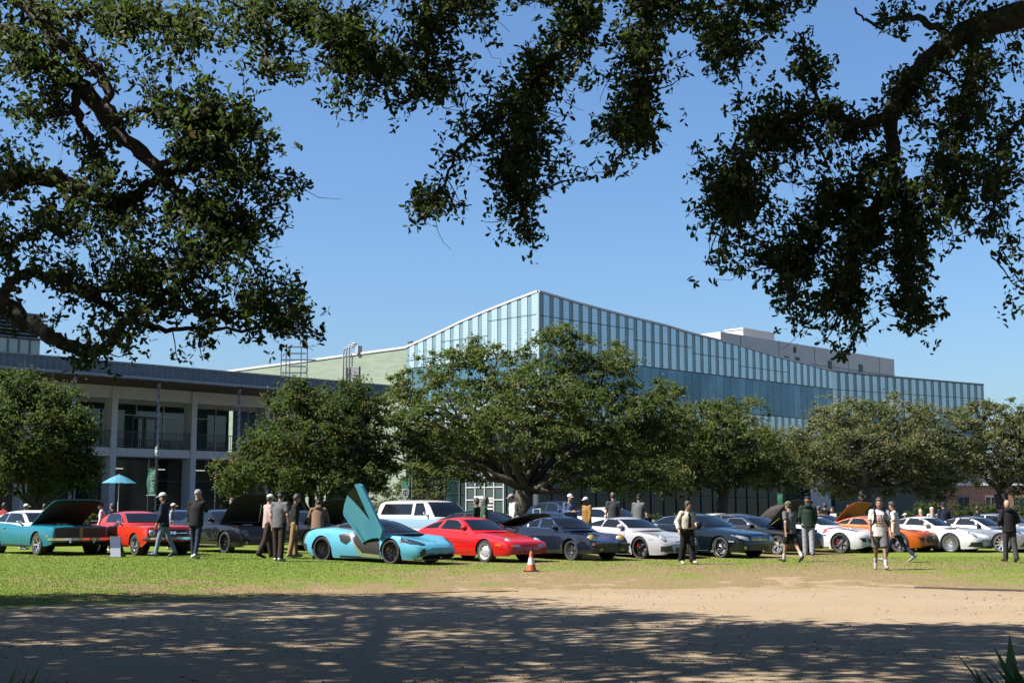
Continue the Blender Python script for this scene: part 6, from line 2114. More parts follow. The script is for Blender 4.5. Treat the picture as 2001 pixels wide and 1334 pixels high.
# ---- cars of the second row, mostly hidden
def plain_car(name, label, pm, px, py, yaw, tall=False, hood=None, hmat=None, liner=None, rise=0.0, wm=M_ALLOY):
    k = 1.22 if tall else 1.0
    S = dict(id=name + label[:16], L=4.7, W=1.86, wb=2.75, fo=.88, rf=.35 if tall else .33, sill=.22, drop=.05, tp=2.8, gap=.045,
        top=[(0, .66), (.05, .76), (.2, .82 * k), (.7, .90 * k), (1.4, .97 * k), (4.0, 1.02 * k), (4.5, .98 * k), (4.7, .85)],
        sh=[(0, .62), (.06, .72), (.25, .80 * k), (.8, .88 * k), (1.5, .92 * k), (3.0, .96 * k), (4.2, .98 * k), (4.5, .93 * k), (4.7, .75)],
        plan=[(0, .68), (.05, .76), (.2, .86), (.6, .91), (1.2, .93), (3.8, .93), (4.4, .87), (4.7, .78)],
        bot=[(0, .28), (.1, .22), (.6, .21), (4.2, .22), (4.7, .4)],
        roof=[(1.4, .96 * k), (1.8, 1.16 * k), (2.2, 1.33 * k), (2.7, 1.40 * k), (3.3, 1.38 * k), (4.0, 1.27 * k if tall else 1.18), (4.45, 1.0 * k)], tum=.32, gw=.93,
        wheel=dict(n=5, style='twin', mat=wm, rim=.76, wid=.23))
    if hood: S['bay'] = (.28, 1.3, .86 * k)
    S['patches'] = windows(S, [(.58, 1.31 * k), (.70, 1.01 * k)], [[(1.92, 1.0 * k), (2.35, 1.29 * k), (2.86, 1.31 * k), (2.90, 1.02 * k)], [(2.98, 1.02 * k), (2.95, 1.31 * k), (3.5, 1.28 * k), (3.9, 1.08 * k)]])
    S['patches'] += [('headlight', M_LAMP, 'body', 'front', [(.48, .58), (.80, .62), (.82, .72), (.50, .68)], .007, True), ('grille', M_TRIM, 'body', 'front', [(-.40, .44), (.40, .44), (.40, .64), (-.40, .64)], .006, False)]
    c = Car(name, label, S, pm, 'cars of the second row')
    c.line('door_seam', [(1.74, .88 * k), (1.72, .30), (2.85, .28), (2.90, .93 * k)])
    c.mirror(1.92, 1.05 * k, .15)
    if hood: c.bonnet(.10, 1.38, R(hood), mt=hmat or pm, liner=liner)
    c.place(px, yaw=yaw, Y=py)
    return c
plain_car('parked_car', 'dark blue car glimpsed between the two men at the left', paint('mid_blue_paint', (0.035, 0.07, 0.16), .4, .25), 352, 50, -48)
plain_car('parked_car', 'dark open bonnet car between the red coupe and the dark blue classic', M_BLK, 985, 45.5, -42, hood=22, hmat=M_BLK)
plain_car('parked_car', 'white car roof showing behind the chalk grey coupe', MATS['white_paint'], 1226, 50, -47)
plain_car('parked_car', 'dark blue tall car behind the man in the mustard jacket', paint('mid_blue_paint', (0, 0, 0)), 1118, 57, -55, tall=True)
plain_car('parked_car', 'car with a grey bonnet lifted behind the black grand tourer', paint('gunmetal_paint', (0.16, .165, .17), .5, .3), 1482, 51.5, -50, hood=44, liner=mat('grey_liner', (.55, .52, .48), .7, var=.4, scale=4))
plain_car('parked_car', 'car with an orange bonnet lifted behind the white striped coupe', MATS['burnt_orange_paint'], 1640, 54, -48, hood=50, liner=mat('orange_liner', (.75, .20, .04), .5, var=.5, scale=5))
plain_car('parked_car', 'second silver car at the right edge behind the silver coupe', MATS['silver_paint'], 2012, 56, -46)
plain_car('parked_car', 'white car roof glimpsed right of the near black saloon', MATS['white_paint'], 1448, 60, -46)
# ================================================================== people
def surface_nets(f, lo, hi, h):
    ax = [np.arange(l, u + h, h) for l, u in zip(lo, hi)]
    X, Y, Z = np.meshgrid(*ax, indexing='ij')
    D = f(X, Y, Z)
    S = D < 0
    nx, ny, nz = D.shape
    P = np.zeros((nx - 1, ny - 1, nz - 1, 3)); C = np.zeros((nx - 1, ny - 1, nz - 1))
    sl = lambda o, n: slice(o, n - 1 + o)
    def corner(a, i, j, k): return a[sl(i, nx), sl(j, ny), sl(k, nz)]
    cs = [(i, j, k) for i in (0, 1) for j in (0, 1) for k in (0, 1)]
    for a in cs:
        for ax_ in range(3):
            if a[ax_] == 1: continue
            b = list(a); b[ax_] = 1; b = tuple(b)
            da, db = corner(D, *a), corner(D, *b)
            x = (da < 0) != (db < 0)
            t = np.where(x, da / np.where(x, da - db, 1), 0)
            for q in range(3):
                P[..., q] += np.where(x, a[q] + (t if q == ax_ else 0), 0)
            C += x
    m = C > 0
    idx = -np.ones(m.shape, int); idx[m] = np.arange(m.sum())
    I = np.argwhere(m)
    V = (I + P[m] / C[m][:, None]) * h + np.array(lo)
    F_ = []
    for a in range(3):
        b, c = (a + 1) % 3, (a + 2) % 3
        s0 = [slice(None)] * 3; s1 = [slice(None)] * 3
        s0[a] = slice(0, -1); s1[a] = slice(1, None)
        ch = S[tuple(s0)] != S[tuple(s1)]
        E = np.argwhere(ch)
        E = E[(E[:, b] > 0) & (E[:, c] > 0) & (E[:, b] < D.shape[b] - 1) & (E[:, c] < D.shape[c] - 1)]
        if not len(E): continue
        q = []
        for db, dc in ((-1, -1), (0, -1), (0, 0), (-1, 0)):
            e = E.copy(); e[:, b] += db; e[:, c] += dc
            q.append(idx[e[:, 0], e[:, 1], e[:, 2]])
        q = np.stack(q, 1)
        inside = S[E[:, 0], E[:, 1], E[:, 2]]
        q[~inside] = q[~inside][:, ::-1]
        F_.append(q)
    return V, np.concatenate(F_)

def cone(a, b, ra, rb):
    a, b = np.array(a, float), np.array(b, float)
    ab = b - a; L2 = float(ab @ ab) + 1e-9
    def f(X, Y, Z):
        t = np.clip(((X - a[0]) * ab[0] + (Y - a[1]) * ab[1] + (Z - a[2]) * ab[2]) / L2, 0, 1)
        return np.sqrt((X - a[0] - t * ab[0]) ** 2 + (Y - a[1] - t * ab[1]) ** 2 + (Z - a[2] - t * ab[2]) ** 2) - (ra + (rb - ra) * t)
    f.box = (np.minimum(a - ra, b - rb), np.maximum(a + ra, b + rb))
    return f

def cutcone(a, b, ra, rb, ysc=1.0):
    """a tapered tube that ends flat at b"""
    a, b = np.array(a, float), np.array(b, float)
    d = (b - a) / (np.linalg.norm(b - a) + 1e-9)
    k = np.array([1, ysc, 1])
    g = cone(a * k, (b + d * rb * 1.5) * k, ra, rb)
    def f(X, Y, Z):
        return np.maximum(g(X, Y * ysc, Z), (X - b[0]) * d[0] + (Y - b[1]) * d[1] + (Z - b[2]) * d[2])
    r = max(ra, rb)
    f.box = (np.minimum(a, b) - r / ysc, np.maximum(a, b) + r / ysc)
    return f

def ellip(c, r, M=None):
    c, r = np.array(c, float), np.array(r, float)
    def f(X, Y, Z):
        x, y, z = X - c[0], Y - c[1], Z - c[2]
        if M is not None:
            x, y, z = (M[0][0] * x + M[1][0] * y + M[2][0] * z, M[0][1] * x + M[1][1] * y + M[2][1] * z, M[0][2] * x + M[1][2] * y + M[2][2] * z)
        k0 = np.sqrt((x / r[0]) ** 2 + (y / r[1]) ** 2 + (z / r[2]) ** 2)
        k1 = np.sqrt((x / r[0] ** 2) ** 2 + (y / r[1] ** 2) ** 2 + (z / r[2] ** 2) ** 2) + 1e-9
        return k0 * (k0 - 1) / k1
    f.box = (c - max(r), c + max(r))
    return f

def smin(a, b, k):
    h = np.clip(.5 + .5 * (b - a) / k, 0, 1)
    return b + (a - b) * h - k * h * (1 - h)

def blend(fs, k=.04, cut=None, wr=0.0, seed=0.0):
    def f(X, Y, Z):
        d = fs[0](X, Y, Z)
        for g in fs[1:]: d = smin(d, g(X, Y, Z), k)
        if wr: d = d + wr * (np.sin(31 * Z + 17 * Y + 9 * np.sin(14 * X + seed)) * np.sin(23 * X - 12 * Z + seed))
        if cut: d = np.maximum(d, cut(X, Y, Z))
        return d
    f.box = (np.min([g.box[0] for g in fs], 0), np.max([g.box[1] for g in fs], 0))
    return f

def net(name, f, mt, parent, h, extra=None):
    lo, hi = f.box[0] - 2 * h, f.box[1] + 2 * h
    V, F_ = surface_nets(f, lo, hi, h)
    if extra:
        V = np.concatenate([V, extra[0]]); F_ = [tuple(q) for q in F_] + [tuple(i + len(V) - len(extra[0]) for i in q) for q in extra[1]]
        return mk(name, V.tolist(), F_, mt, parent, True)
    return mk(name, V, F_, mt, parent, True)

SKIN = {'light': mat('skin_light', (0.52, 0.29, 0.20), .5, var=.06, scale=9), 'tan': mat('skin_tan', (0.42, 0.22, 0.14), .5, var=.06, scale=9), 'dark': mat('skin_dark', (0.12, 0.06, 0.04), .5, var=.06, scale=9)}
def cloth(name, col, rough=.85): return mat('cloth_' + name, col, rough, spec=.2, var=.16, scale=14, bump=.25, bscale=60)
CL = dict(white=cloth('white', (.74, .73, .71)), cream=cloth('cream', (.66, .61, .50)), black=cloth('black', (.012, .012, .013)), navy=cloth('navy', (.014, .022, .05)), denim=cloth('denim', (.24, .33, .46)), ddenim=cloth('dark_denim', (.028, .04, .075)),
    grey=cloth('grey', (.15, .155, .165)), dgrey=cloth('dark_grey', (.055, .056, .06)), lgrey=cloth('light_grey', (.36, .37, .40)), brown=cloth('brown', (.045, .026, .02)), khaki=cloth('khaki', (.36, .23, .11)), pink=cloth('pink', (.55, .40, .38)),
    tan=cloth('tan', (.26, .16, .105)), green=cloth('dark_green', (.012, .035, .022)), mustard=cloth('mustard', (.33, .18, .05)), blue=cloth('slate_blue', (.10, .14, .26)), orange=cloth('orange', (.55, .17, .03)), red=cloth('red', (.38, .03, .03)), camo=cloth('camo', (.16, .145, .10)), teal=cloth('leaf_green', (.03, .10, .06)))
HAIR = dict(dark=mat('hair_dark', (.012, .009, .007), .55, var=.4, scale=40, bump=.6, bscale=90), brown=mat('hair_brown', (.055, .03, .018), .5, var=.4, scale=40, bump=.6, bscale=90), blond=mat('hair_blond', (.42, .30, .15), .5, var=.3, scale=40, bump=.6, bscale=90), ginger=mat('hair_ginger', (.30, .11, .04), .5, var=.3, scale=40, bump=.5))
M_EYE = mat('eye_dark', (.01, .008, .008), .2)
M_LIP = mat('lip', (.30, .10, .08), .5)

def ik(s, t, l1, l2, pole):
    s, t = np.array(s, float), np.array(t, float)
    d = t - s; L = np.linalg.norm(d)
    L = min(L, (l1 + l2) * .995); d = d / np.linalg.norm(d); t = s + d * L
    a = (l1 * l1 - l2 * l2 + L * L) / (2 * L); hgt = math.sqrt(max(0, l1 * l1 - a * a))
    p = np.array(pole, float); p = p - d * (p @ d); p /= np.linalg.norm(p) + 1e-9
    return s + d * a + p * hgt, t

def person(label, loc, H, face, top='grey', sleeve='short', bottom='black', legs='long', shoes='white', hair='dark', hat=None, hatcol=None, skin='light', pose=None, vox=.0235, loose=0.0, group='people at the car show', hood=False, openfront=None, longhair=False, belly=0.0, ploose=0.0):
    po = dict(lh=3, lk=2, rh=-3, rk=2, la=4, ra=-4, le=12, re=12, lab=8, rab=8, lean=2, yaw=0, nod=4)
    po.update(pose or {})
    root = empty('person', loc, R(face))
    root.scale = (H / 1.75,) * 3
    tag(root, label, 'person', group)
    A = lambda *v: np.array(v, float)
    # ---- joints
    hip = {1: A(0, .095, .93), -1: A(0, -.095, .93)}
    leg = {}
    for s, hk, kk in ((1, 'lh', 'lk'), (-1, 'rh', 'rk')):
        h, k = R(po[hk]), R(po[kk])
        kn = hip[s] + .445 * A(math.sin(h), 0.01 * s, -math.cos(h))
        an = kn + .415 * A(math.sin(h - k), 0.0, -math.cos(h - k))
        fp = (h - k) * .75
        toe = an + A(.19 * math.cos(fp), .025 * s, .19 * math.sin(fp) - .045)
        heel = an + A(-.05 * math.cos(fp), 0, -.05 - .05 * math.sin(fp))
        leg[s] = [kn, an, toe, heel]
    zmin = min(min(l[2][2], l[3][2]) for l in leg.values()) - .03
    dz = A(0, 0, -zmin)
    for s in (1, -1):
        hip[s] = hip[s] + dz; leg[s] = [q + dz for q in leg[s]]
    pel = A(0, 0, .95) + dz
    ln = R(po['lean'])
    up = A(math.sin(ln), 0, math.cos(ln)); fw = A(math.cos(ln), 0, -math.sin(ln))
    tor = lambda f, y, u: pel + fw * f + A(0, y, 0) + up * u
    chest, waist = tor(.015, 0, .34), tor(.0, 0, .12)
    sh = {1: tor(0, .185, .485), -1: tor(0, -.185, .485)}
    nk0, nk1 = tor(0, 0, .50), tor(.03, 0, .60)
    nod, yw = R(po['nod']), R(po['yaw'])
    hc = nk1 + A(.02, 0, .105)
    cy, sy, cn, sn = math.cos(yw), math.sin(yw), math.cos(nod), math.sin(nod)
    hf = A(cy * cn, sy * cn, -sn); hl = A(-sy, cy, 0); hu = np.cross(hf, hl)
    HM = [[hf[i], hl[i], hu[i]] for i in range(3)]
    hp = lambda x, y, z: hc + hf * x + hl * y + hu * z
    arm = {}
    for s, n in ((1, 'l'), (-1, 'r')):
        tgt = po.get(n + 'hand')
        if tgt is not None:
            el, wr_ = ik(sh[s], pel + A(*tgt), .285, .255, po.get(n + 'pole', (-.6, .5 * s, -.6)))
        else:
            a, b, e = R(po[n + 'a']), R(po[n + 'ab']), R(po[n + 'e'])
            el = sh[s] + .285 * A(math.sin(a) * math.cos(b), s * math.sin(b), -math.cos(a) * math.cos(b))
            wr_ = el + .255 * A(math.sin(a + e) * math.cos(b * .3), s * math.sin(b * .3), -math.cos(a + e) * math.cos(b * .3))
        d = wr_ - el; d /= np.linalg.norm(d)
        arm[s] = (el, wr_, wr_ + d * .09, d)
    # ---- body
    sk = SKIN[skin]
    prim = [ellip(chest, (.105, .155, .19)), cone(waist, chest, .115, .125), ellip(pel, (.11, .155, .12)), cone(nk0, nk1, .058, .054)]
    for s in (1, -1):
        kn, an, toe, heel = leg[s]
        prim += [cone(hip[s], kn, .080, .054), cone(kn, an, .054, .036), cone(an, heel, .036, .035), cone(an, toe, .04, .03)]
        el, wr_, hd, d = arm[s]
        prim += [cone(sh[s], el, .052, .041), cone(el, wr_, .040, .027), cone(wr_ + d * .02, hd, .027, .034)]
    prim += [ellip(hc, (.098, .078, .122), HM), ellip(hp(.03, 0, -.055), (.062, .058, .07), HM)]
    prim2 = [cone(hp(.093, 0, -.005), hp(.112, 0, -.03), .010, .015), ellip(hp(-.005, .078, -.015), (.022, .012, .033), HM), ellip(hp(-.005, -.078, -.015), (.022, .012, .033), HM)]
    b0 = blend(prim, .035); b1 = blend(prim2, .01)
    fb = lambda X, Y, Z: smin(b0(X, Y, Z), b1(X, Y, Z), .012)
    fb.box = (np.minimum(b0.box[0], b1.box[0]), np.maximum(b0.box[1], b1.box[1]))
    fv, ff = [], []
    for s in (1, -1):
        el, wr_, hd, d = arm[s]
        side = np.cross(d, A(0, s, 0.001)); side /= np.linalg.norm(side) + 1e-9
        inn = np.cross(d, side)
        for q, (off, ln_) in enumerate(((-.028, .062), (-.010, .074), (.009, .070), (.026, .054))):
            b = hd + side * off + d * .012
            p1 = b + d * ln_ * .55 + inn * .006 * s; p2 = p1 + d * ln_ * .38 + inn * -.022 * s
            v, f = tube_geo([b, p1, p2], [.0105, .0095, .007], 6)
            ff += [tuple(i + len(fv) for i in g) for g in f]; fv += [tuple(x) for x in v]
        b = wr_ + d * .035 + side * -.030
        v, f = tube_geo([b, b + d * .035 - side * .022, b + d * .068 - side * .020], [.012, .011, .008], 6)
        ff += [tuple(i + len(fv) for i in g) for g in f]; fv += [tuple(x) for x in v]
    body = net('body', fb, sk, root, vox, (np.array(fv), ff))
    for y in (.033, -.033):
        p = hp(.092, y, .012)
        m = MB(); m.lathe([(.001, .006), (.010, .004), (.013, -.003)], 8, 'x'); m.v = [tuple(np.array(q[0] * hf + q[1] * 1.15 * hl + q[2] * .6 * hu) + p) for q in m.v]
        m.build('eye', M_EYE, body)
    p = hp(.088, 0, -.068)
    m = MB(); m.lathe([(.001, .010), (.012, .007), (.018, -.002)], 8, 'x'); m.v = [tuple(np.array(q[0] * hf + q[1] * 1.3 * hl + q[2] * .45 * hu) + p) for q in m.v]
    m.build('mouth', M_LIP, body)
    # ---- clothes
    g = .006 + loose * .55
    hem = pel + up * (-.13 if openfront != 'crop' else .04)
    tp = [ellip(chest, (.108 + g, .160 + g, .195)), cutcone(chest, hem, .120 + g + belly, .122 + g * 1.15 + belly, .74), cone(nk0 - up * .02, nk0 + up * (.03 if not hood else .05), .078, .062 if not hood else .085)]
    for s in (1, -1):
        el, wr_, hd, d = arm[s]
        tp.append(cone(tor(0, .11 * s, .475), sh[s] - up * .01, .070, .058 + g * .5))
        if sleeve == 'short':
            e = sh[s] + (el - sh[s]) * .74
            tp.append(cutcone(sh[s], e, .057 + g * .5, .054 + g))
        else:
            tp += [cone(sh[s], el, .056 + g * .6, .047 + g * .8), cutcone(el, wr_ - d * .005, .046 + g * .8, .034 + g * .6)]
    cutf = None
    if hood:
        tp.append(ellip(tor(-.085, 0, .53), (.07, .12, .075)))
    net('top', blend(tp, .022, cutf, .0025, len(label)), CL[top], root, vox)
    gp = .004 + ploose * .55
    bt = [ellip(pel + A(0, 0, -.02), (.112 + gp * .6, .153 + gp * .6, .13))]
    for s in (1, -1):
        kn, an, toe, heel = leg[s]
        if legs == 'long': bt += [cone(hip[s], kn, .088 + gp, .062 + gp), cutcone(kn, an + (an - kn) * .06, .062 + gp, .050 + gp * 1.3)]
        else:
            e = hip[s] + (kn - hip[s]) * .88
            bt.append(cutcone(hip[s], e, .094 + gp, .084 + gp * 1.1))
    wz = pel[2] + .10
    net('trousers' if legs == 'long' else 'shorts', blend(bt, .018, lambda X, Y, Z: Z - wz, .0025, 2.0 + len(label)), CL[bottom], root, vox)
    for s in (1, -1):
        kn, an, toe, heel = leg[s]
        fs = [cone(heel + A(.01, 0, .012), toe, .045, .036), cone(heel + A(.02, 0, .03), an + (toe - an) * .3, .045, .045)]
        net('shoe', blend(fs, .02), CL[shoes], root, vox * .8)
        if legs == 'short' or shoes == 'white':
            if legs == 'short':
                net('sock', blend([cone(an + (kn - an) * .02, an + (kn - an) * .34, .044, .050)], .01), CL['white'], root, vox)
    # ---- hair and hats
    if hat != 'beanie' and hair:
        hs = [ellip(hp(-.012, 0, .018), (.106, .090, .122), HM)] if hat is None else [ellip(hp(-.016, 0, .0), (.100, .087, .10), HM)]
        if longhair: hs += [cone(hp(-.06, 0, -.02), hp(-.085, 0, -.30), .085, .075), cone(hp(-.02, .05, -.05), hp(-.03, .075, -.26), .045, .04), cone(hp(-.02, -.05, -.05), hp(-.03, -.075, -.26), .045, .04)]
        elif hat is None: hs.append(ellip(hp(.0, 0, .075), (.098, .085, .072), HM))
        hx, hz = hf, hu
        def hcut(X, Y, Z):
            x = (X - hc[0]) * hf[0] + (Y - hc[1]) * hf[1] + (Z - hc[2]) * hf[2]
            z = (X - hc[0]) * hu[0] + (Y - hc[1]) * hu[1] + (Z - hc[2]) * hu[2]
            face_ = np.minimum(x - .035, .062 - z)          # region of the face to keep clear
            low = -.085 - z if not longhair else -9 + 0 * z
            return np.maximum(face_, low) if not longhair else face_
        net('hair', blend(hs, .03, hcut, .006 if hat is None else 0, 1.0), HAIR[hair], root, vox * .8)
    if hat:
        hm = CL[hatcol]
        if hat == 'beanie':
            fs = [ellip(hp(-.008, 0, .040), (.114, .098, .112), HM)]
            lim = .005
        else:
            fs = [ellip(hp(-.006, 0, .042), (.116, .100, .104), HM)]
            lim = .032
        def kcut(X, Y, Z):
            z = (X - hc[0]) * hu[0] + (Y - hc[1]) * hu[1] + (Z - hc[2]) * hu[2]
            return lim - z
        ho = net('cap' if hat == 'cap' else 'beanie', blend(fs, .01, kcut), hm, root, vox * .7)
        if hat == 'cap':
            sgn = 1
            net('brim', blend([ellip(hp(.120 * sgn, 0, .038), (.080, .076, .013), HM)], .01), hm, ho, vox * .6)
    return root, dict(pel=pel, chest=chest, sh=sh, arm=arm, hp=hp, tor=tor, up=up, fw=fw, hc=hc, leg=leg)

def foot(px, py): return gpt(px, py)
WALK = dict(lh=22, lk=6, rh=-20, rk=24, la=-18, ra=20, le=22, re=22)
# ---- in front of the cars
person('man in white cap, navy jacket and pale jeans facing left before the orange red coupe', foot(319, 1087.5), 1.82, 176, 'navy', 'long', 'denim', 'long', 'blue', 'brown', 'cap', 'white', pose=dict(lh=14, lk=3, rh=-16, rk=10, lhand=(.14, .2, -.02), rhand=(.14, -.2, -.02), nod=10), loose=.015)
person('man in grey beanie, black jacket and navy trousers seen from behind', foot(381, 1091.5), 1.86, 78, 'black', 'long', 'ddenim', 'long', 'white', None, 'beanie', 'lgrey', pose=dict(lh=8, lk=3, rh=-10, rk=8, rhand=(.13, -.11, .53), rpole=(.3, -.35, -1), nod=4), loose=.03)
person('person in pink top and brown trousers half hidden by the man in the grey shirt', foot(521, 1090), 1.78, 35, 'pink', 'long', 'brown', 'long', 'black', 'dark', 'cap', 'white', pose=dict(lh=14, lk=3, rh=-14, rk=12, nod=12), ploose=.03)
person('man in grey t-shirt, black cap and dark brown trousers with his back turned', foot(544, 1096), 1.86, 70, 'grey', 'short', 'brown', 'long', 'white', 'dark', 'cap', 'black', 'tan', pose=dict(lh=5, lk=3, rh=-4, rk=3, nod=14, lab=10, rab=12), loose=.03, ploose=.03)
person('man in black shirt and khaki trousers looking to the right', foot(573, 1089), 1.80, 20, 'black', 'long', 'khaki', 'long', 'lgrey', 'dark', None, None, 'tan', pose=dict(lh=7, lk=3, rh=-7, rk=4, nod=14), ploose=.02)
person('person in tan hooded jacket and cap bending behind the light blue supercar', onground(621, 39.5), 1.72, 95, 'tan', 'long', 'ddenim', 'long', 'black', 'dark', 'cap', 'black', pose=dict(lean=14, nod=25, la=25, ra=20, lab=18, rab=18), loose=.03, hood=True)
w, J = person('woman in cream puffy jacket and wide black trousers walking with a green bag', foot(1344, 1102), 1.70, -70, 'cream', 'long', 'black', 'long', 'cream', 'dark', None, None, 'light', pose=dict(lh=9, lk=3, rh=-9, rk=10, rhand=(.10, -.33, .02), lhand=(.22, .17, .16), yaw=38, nod=3), loose=.045, ploose=.055, openfront='crop')
fs = [ellip(J['tor'](.135, 0, .33), (.045, .058, .19)), ellip(J['tor'](.135, 0, .16), (.045, .068, .11))]
net('crop_top', blend(fs, .03), CL['black'], w, .02)
net('midriff', blend([ellip(J['tor'](.02, 0, .075), (.125, .15, .06))], .02), SKIN['light'], w, .02)
w2 = empty('shoulder_bag', w.location, R(-70)); w2.scale = w.scale
tag(w2, 'small dark green bag carried by the woman in the cream jacket', 'bag')
net('bag_body', blend([ellip(J['tor'](.24, .25, .16), (.06, .09, .12))], .02), CL['green'], w2, .02)
m = MB(); m.tube([tuple(J['tor'](.2, .22, .26)), tuple(J['tor'](.165, .19, .40)), tuple(J['tor'](.02, .19, .585)), tuple(J['tor'](-.12, .19, .45))], .012, 6); m.build('strap', CL['black'], w2)
person('young man in grey t-shirt, black shorts and camo cap walking away', foot(1546, 1097.5), 1.74, 118, 'grey', 'short', 'black', 'short', 'dgrey', 'brown', 'cap', 'camo', 'light', pose=dict(lh=16, lk=4, rh=-16, rk=22, la=-16, ra=12, le=14, re=14, nod=0), loose=.03, ploose=.025)
person('man in dark green hoodie, navy cap and grey sweatpants with his back turned', foot(1581, 1085.5), 1.92, 80, 'green', 'long', 'lgrey', 'long', 'lgrey', 'ginger', 'cap', 'navy', 'light', pose=dict(lh=6, lk=3, rh=-6, rk=3, lhand=(.17, .2, .0), rhand=(.16, -.2, -.02), nod=8), loose=.04, ploose=.035, hood=True)
w, J = person('young man in white graphic t-shirt and grey shorts walking towards the viewer', foot(1722, 1113), 1.77, -100, 'white', 'short', 'grey', 'short', 'lgrey', 'brown', None, None, 'tan', pose=dict(lh=14, lk=4, rh=-12, rk=24, la=2, ra=-2, le=18, re=18, nod=6, lab=10, rab=10), loose=.035, ploose=.03)
# printed graphic on the shirt
cols = [CL['orange'], CL['tan'], CL['mustard'], CL['red'], CL['ddenim']]
r_ = np.random.default_rng(5)
shirt = [o for o in w.children if o.name.startswith('top')][0]
bvs = BVHTree.FromPolygons([v.co.copy() for v in shirt.data.vertices], [tuple(p.vertices) for p in shirt.data.polygons])
for row in range(5):
    for colm in range(4):
        y, u = -.085 + colm * .056, .14 + row * .062
        pc = J['tor'](0, y, u)
        hw, hh_ = r_.uniform(.016, .027), r_.uniform(.014, .029)
        V = []
        for dy, dz_ in ((-hw, -hh_), (hw, -hh_), (hw, hh_), (-hw, hh_)):
            h_, n_, _, _ = bvs.ray_cast(Vector((1.0, pc[1] + dy, pc[2] + dz_)), Vector((-1, 0, 0)))
            if h_ is not None: V.append(h_ + Vector((.005, 0, 0)))
        if len(V) == 4: mk('shirt_print', V, [(0, 1, 2, 3)], cols[r_.integers(0, 5)], w)
bp = empty('backpack', w.location, R(-100)); bp.scale = w.scale
tag(bp, 'navy backpack worn by the young man in the graphic t-shirt', 'backpack')
net('pack', blend([ellip(J['tor'](-.23, 0, .28), (.09, .14, .22))], .02), CL['navy'], bp, .022)
for s in (1, -1):
    m = MB(); m.tube([tuple(J['tor'](-.17, .12 * s, .42)), tuple(J['tor'](-.02, .125 * s, .575)), tuple(J['tor'](.12, .128 * s, .46)), tuple(J['tor'](.165, .135 * s, .30)), tuple(J['tor'](.02, .19 * s, .12))], .024, 6); m.build('strap', CL['navy'], bp)
person('young man in white t-shirt and dark jeans striding behind the graphic t-shirt', foot(1752, 1098), 1.76, 150, 'white', 'short', 'ddenim', 'long', 'lgrey', 'dark', None, None, 'tan', pose=dict(lh=24, lk=5, rh=-26, rk=20, la=-10, ra=12, le=16, re=14, nod=16), loose=.02)
person('bald man in black hoodie and dark grey trousers walking away at the right', foot(1975, 1098), 1.76, 95, 'black', 'long', 'dgrey', 'long', 'brown', None, None, None, 'light', pose=dict(lh=8, lk=3, rh=-8, rk=8, lhand=(.2, .2, .1), rhand=(.2, -.2, .1), nod=12), loose=.04, ploose=.025, hood=True)
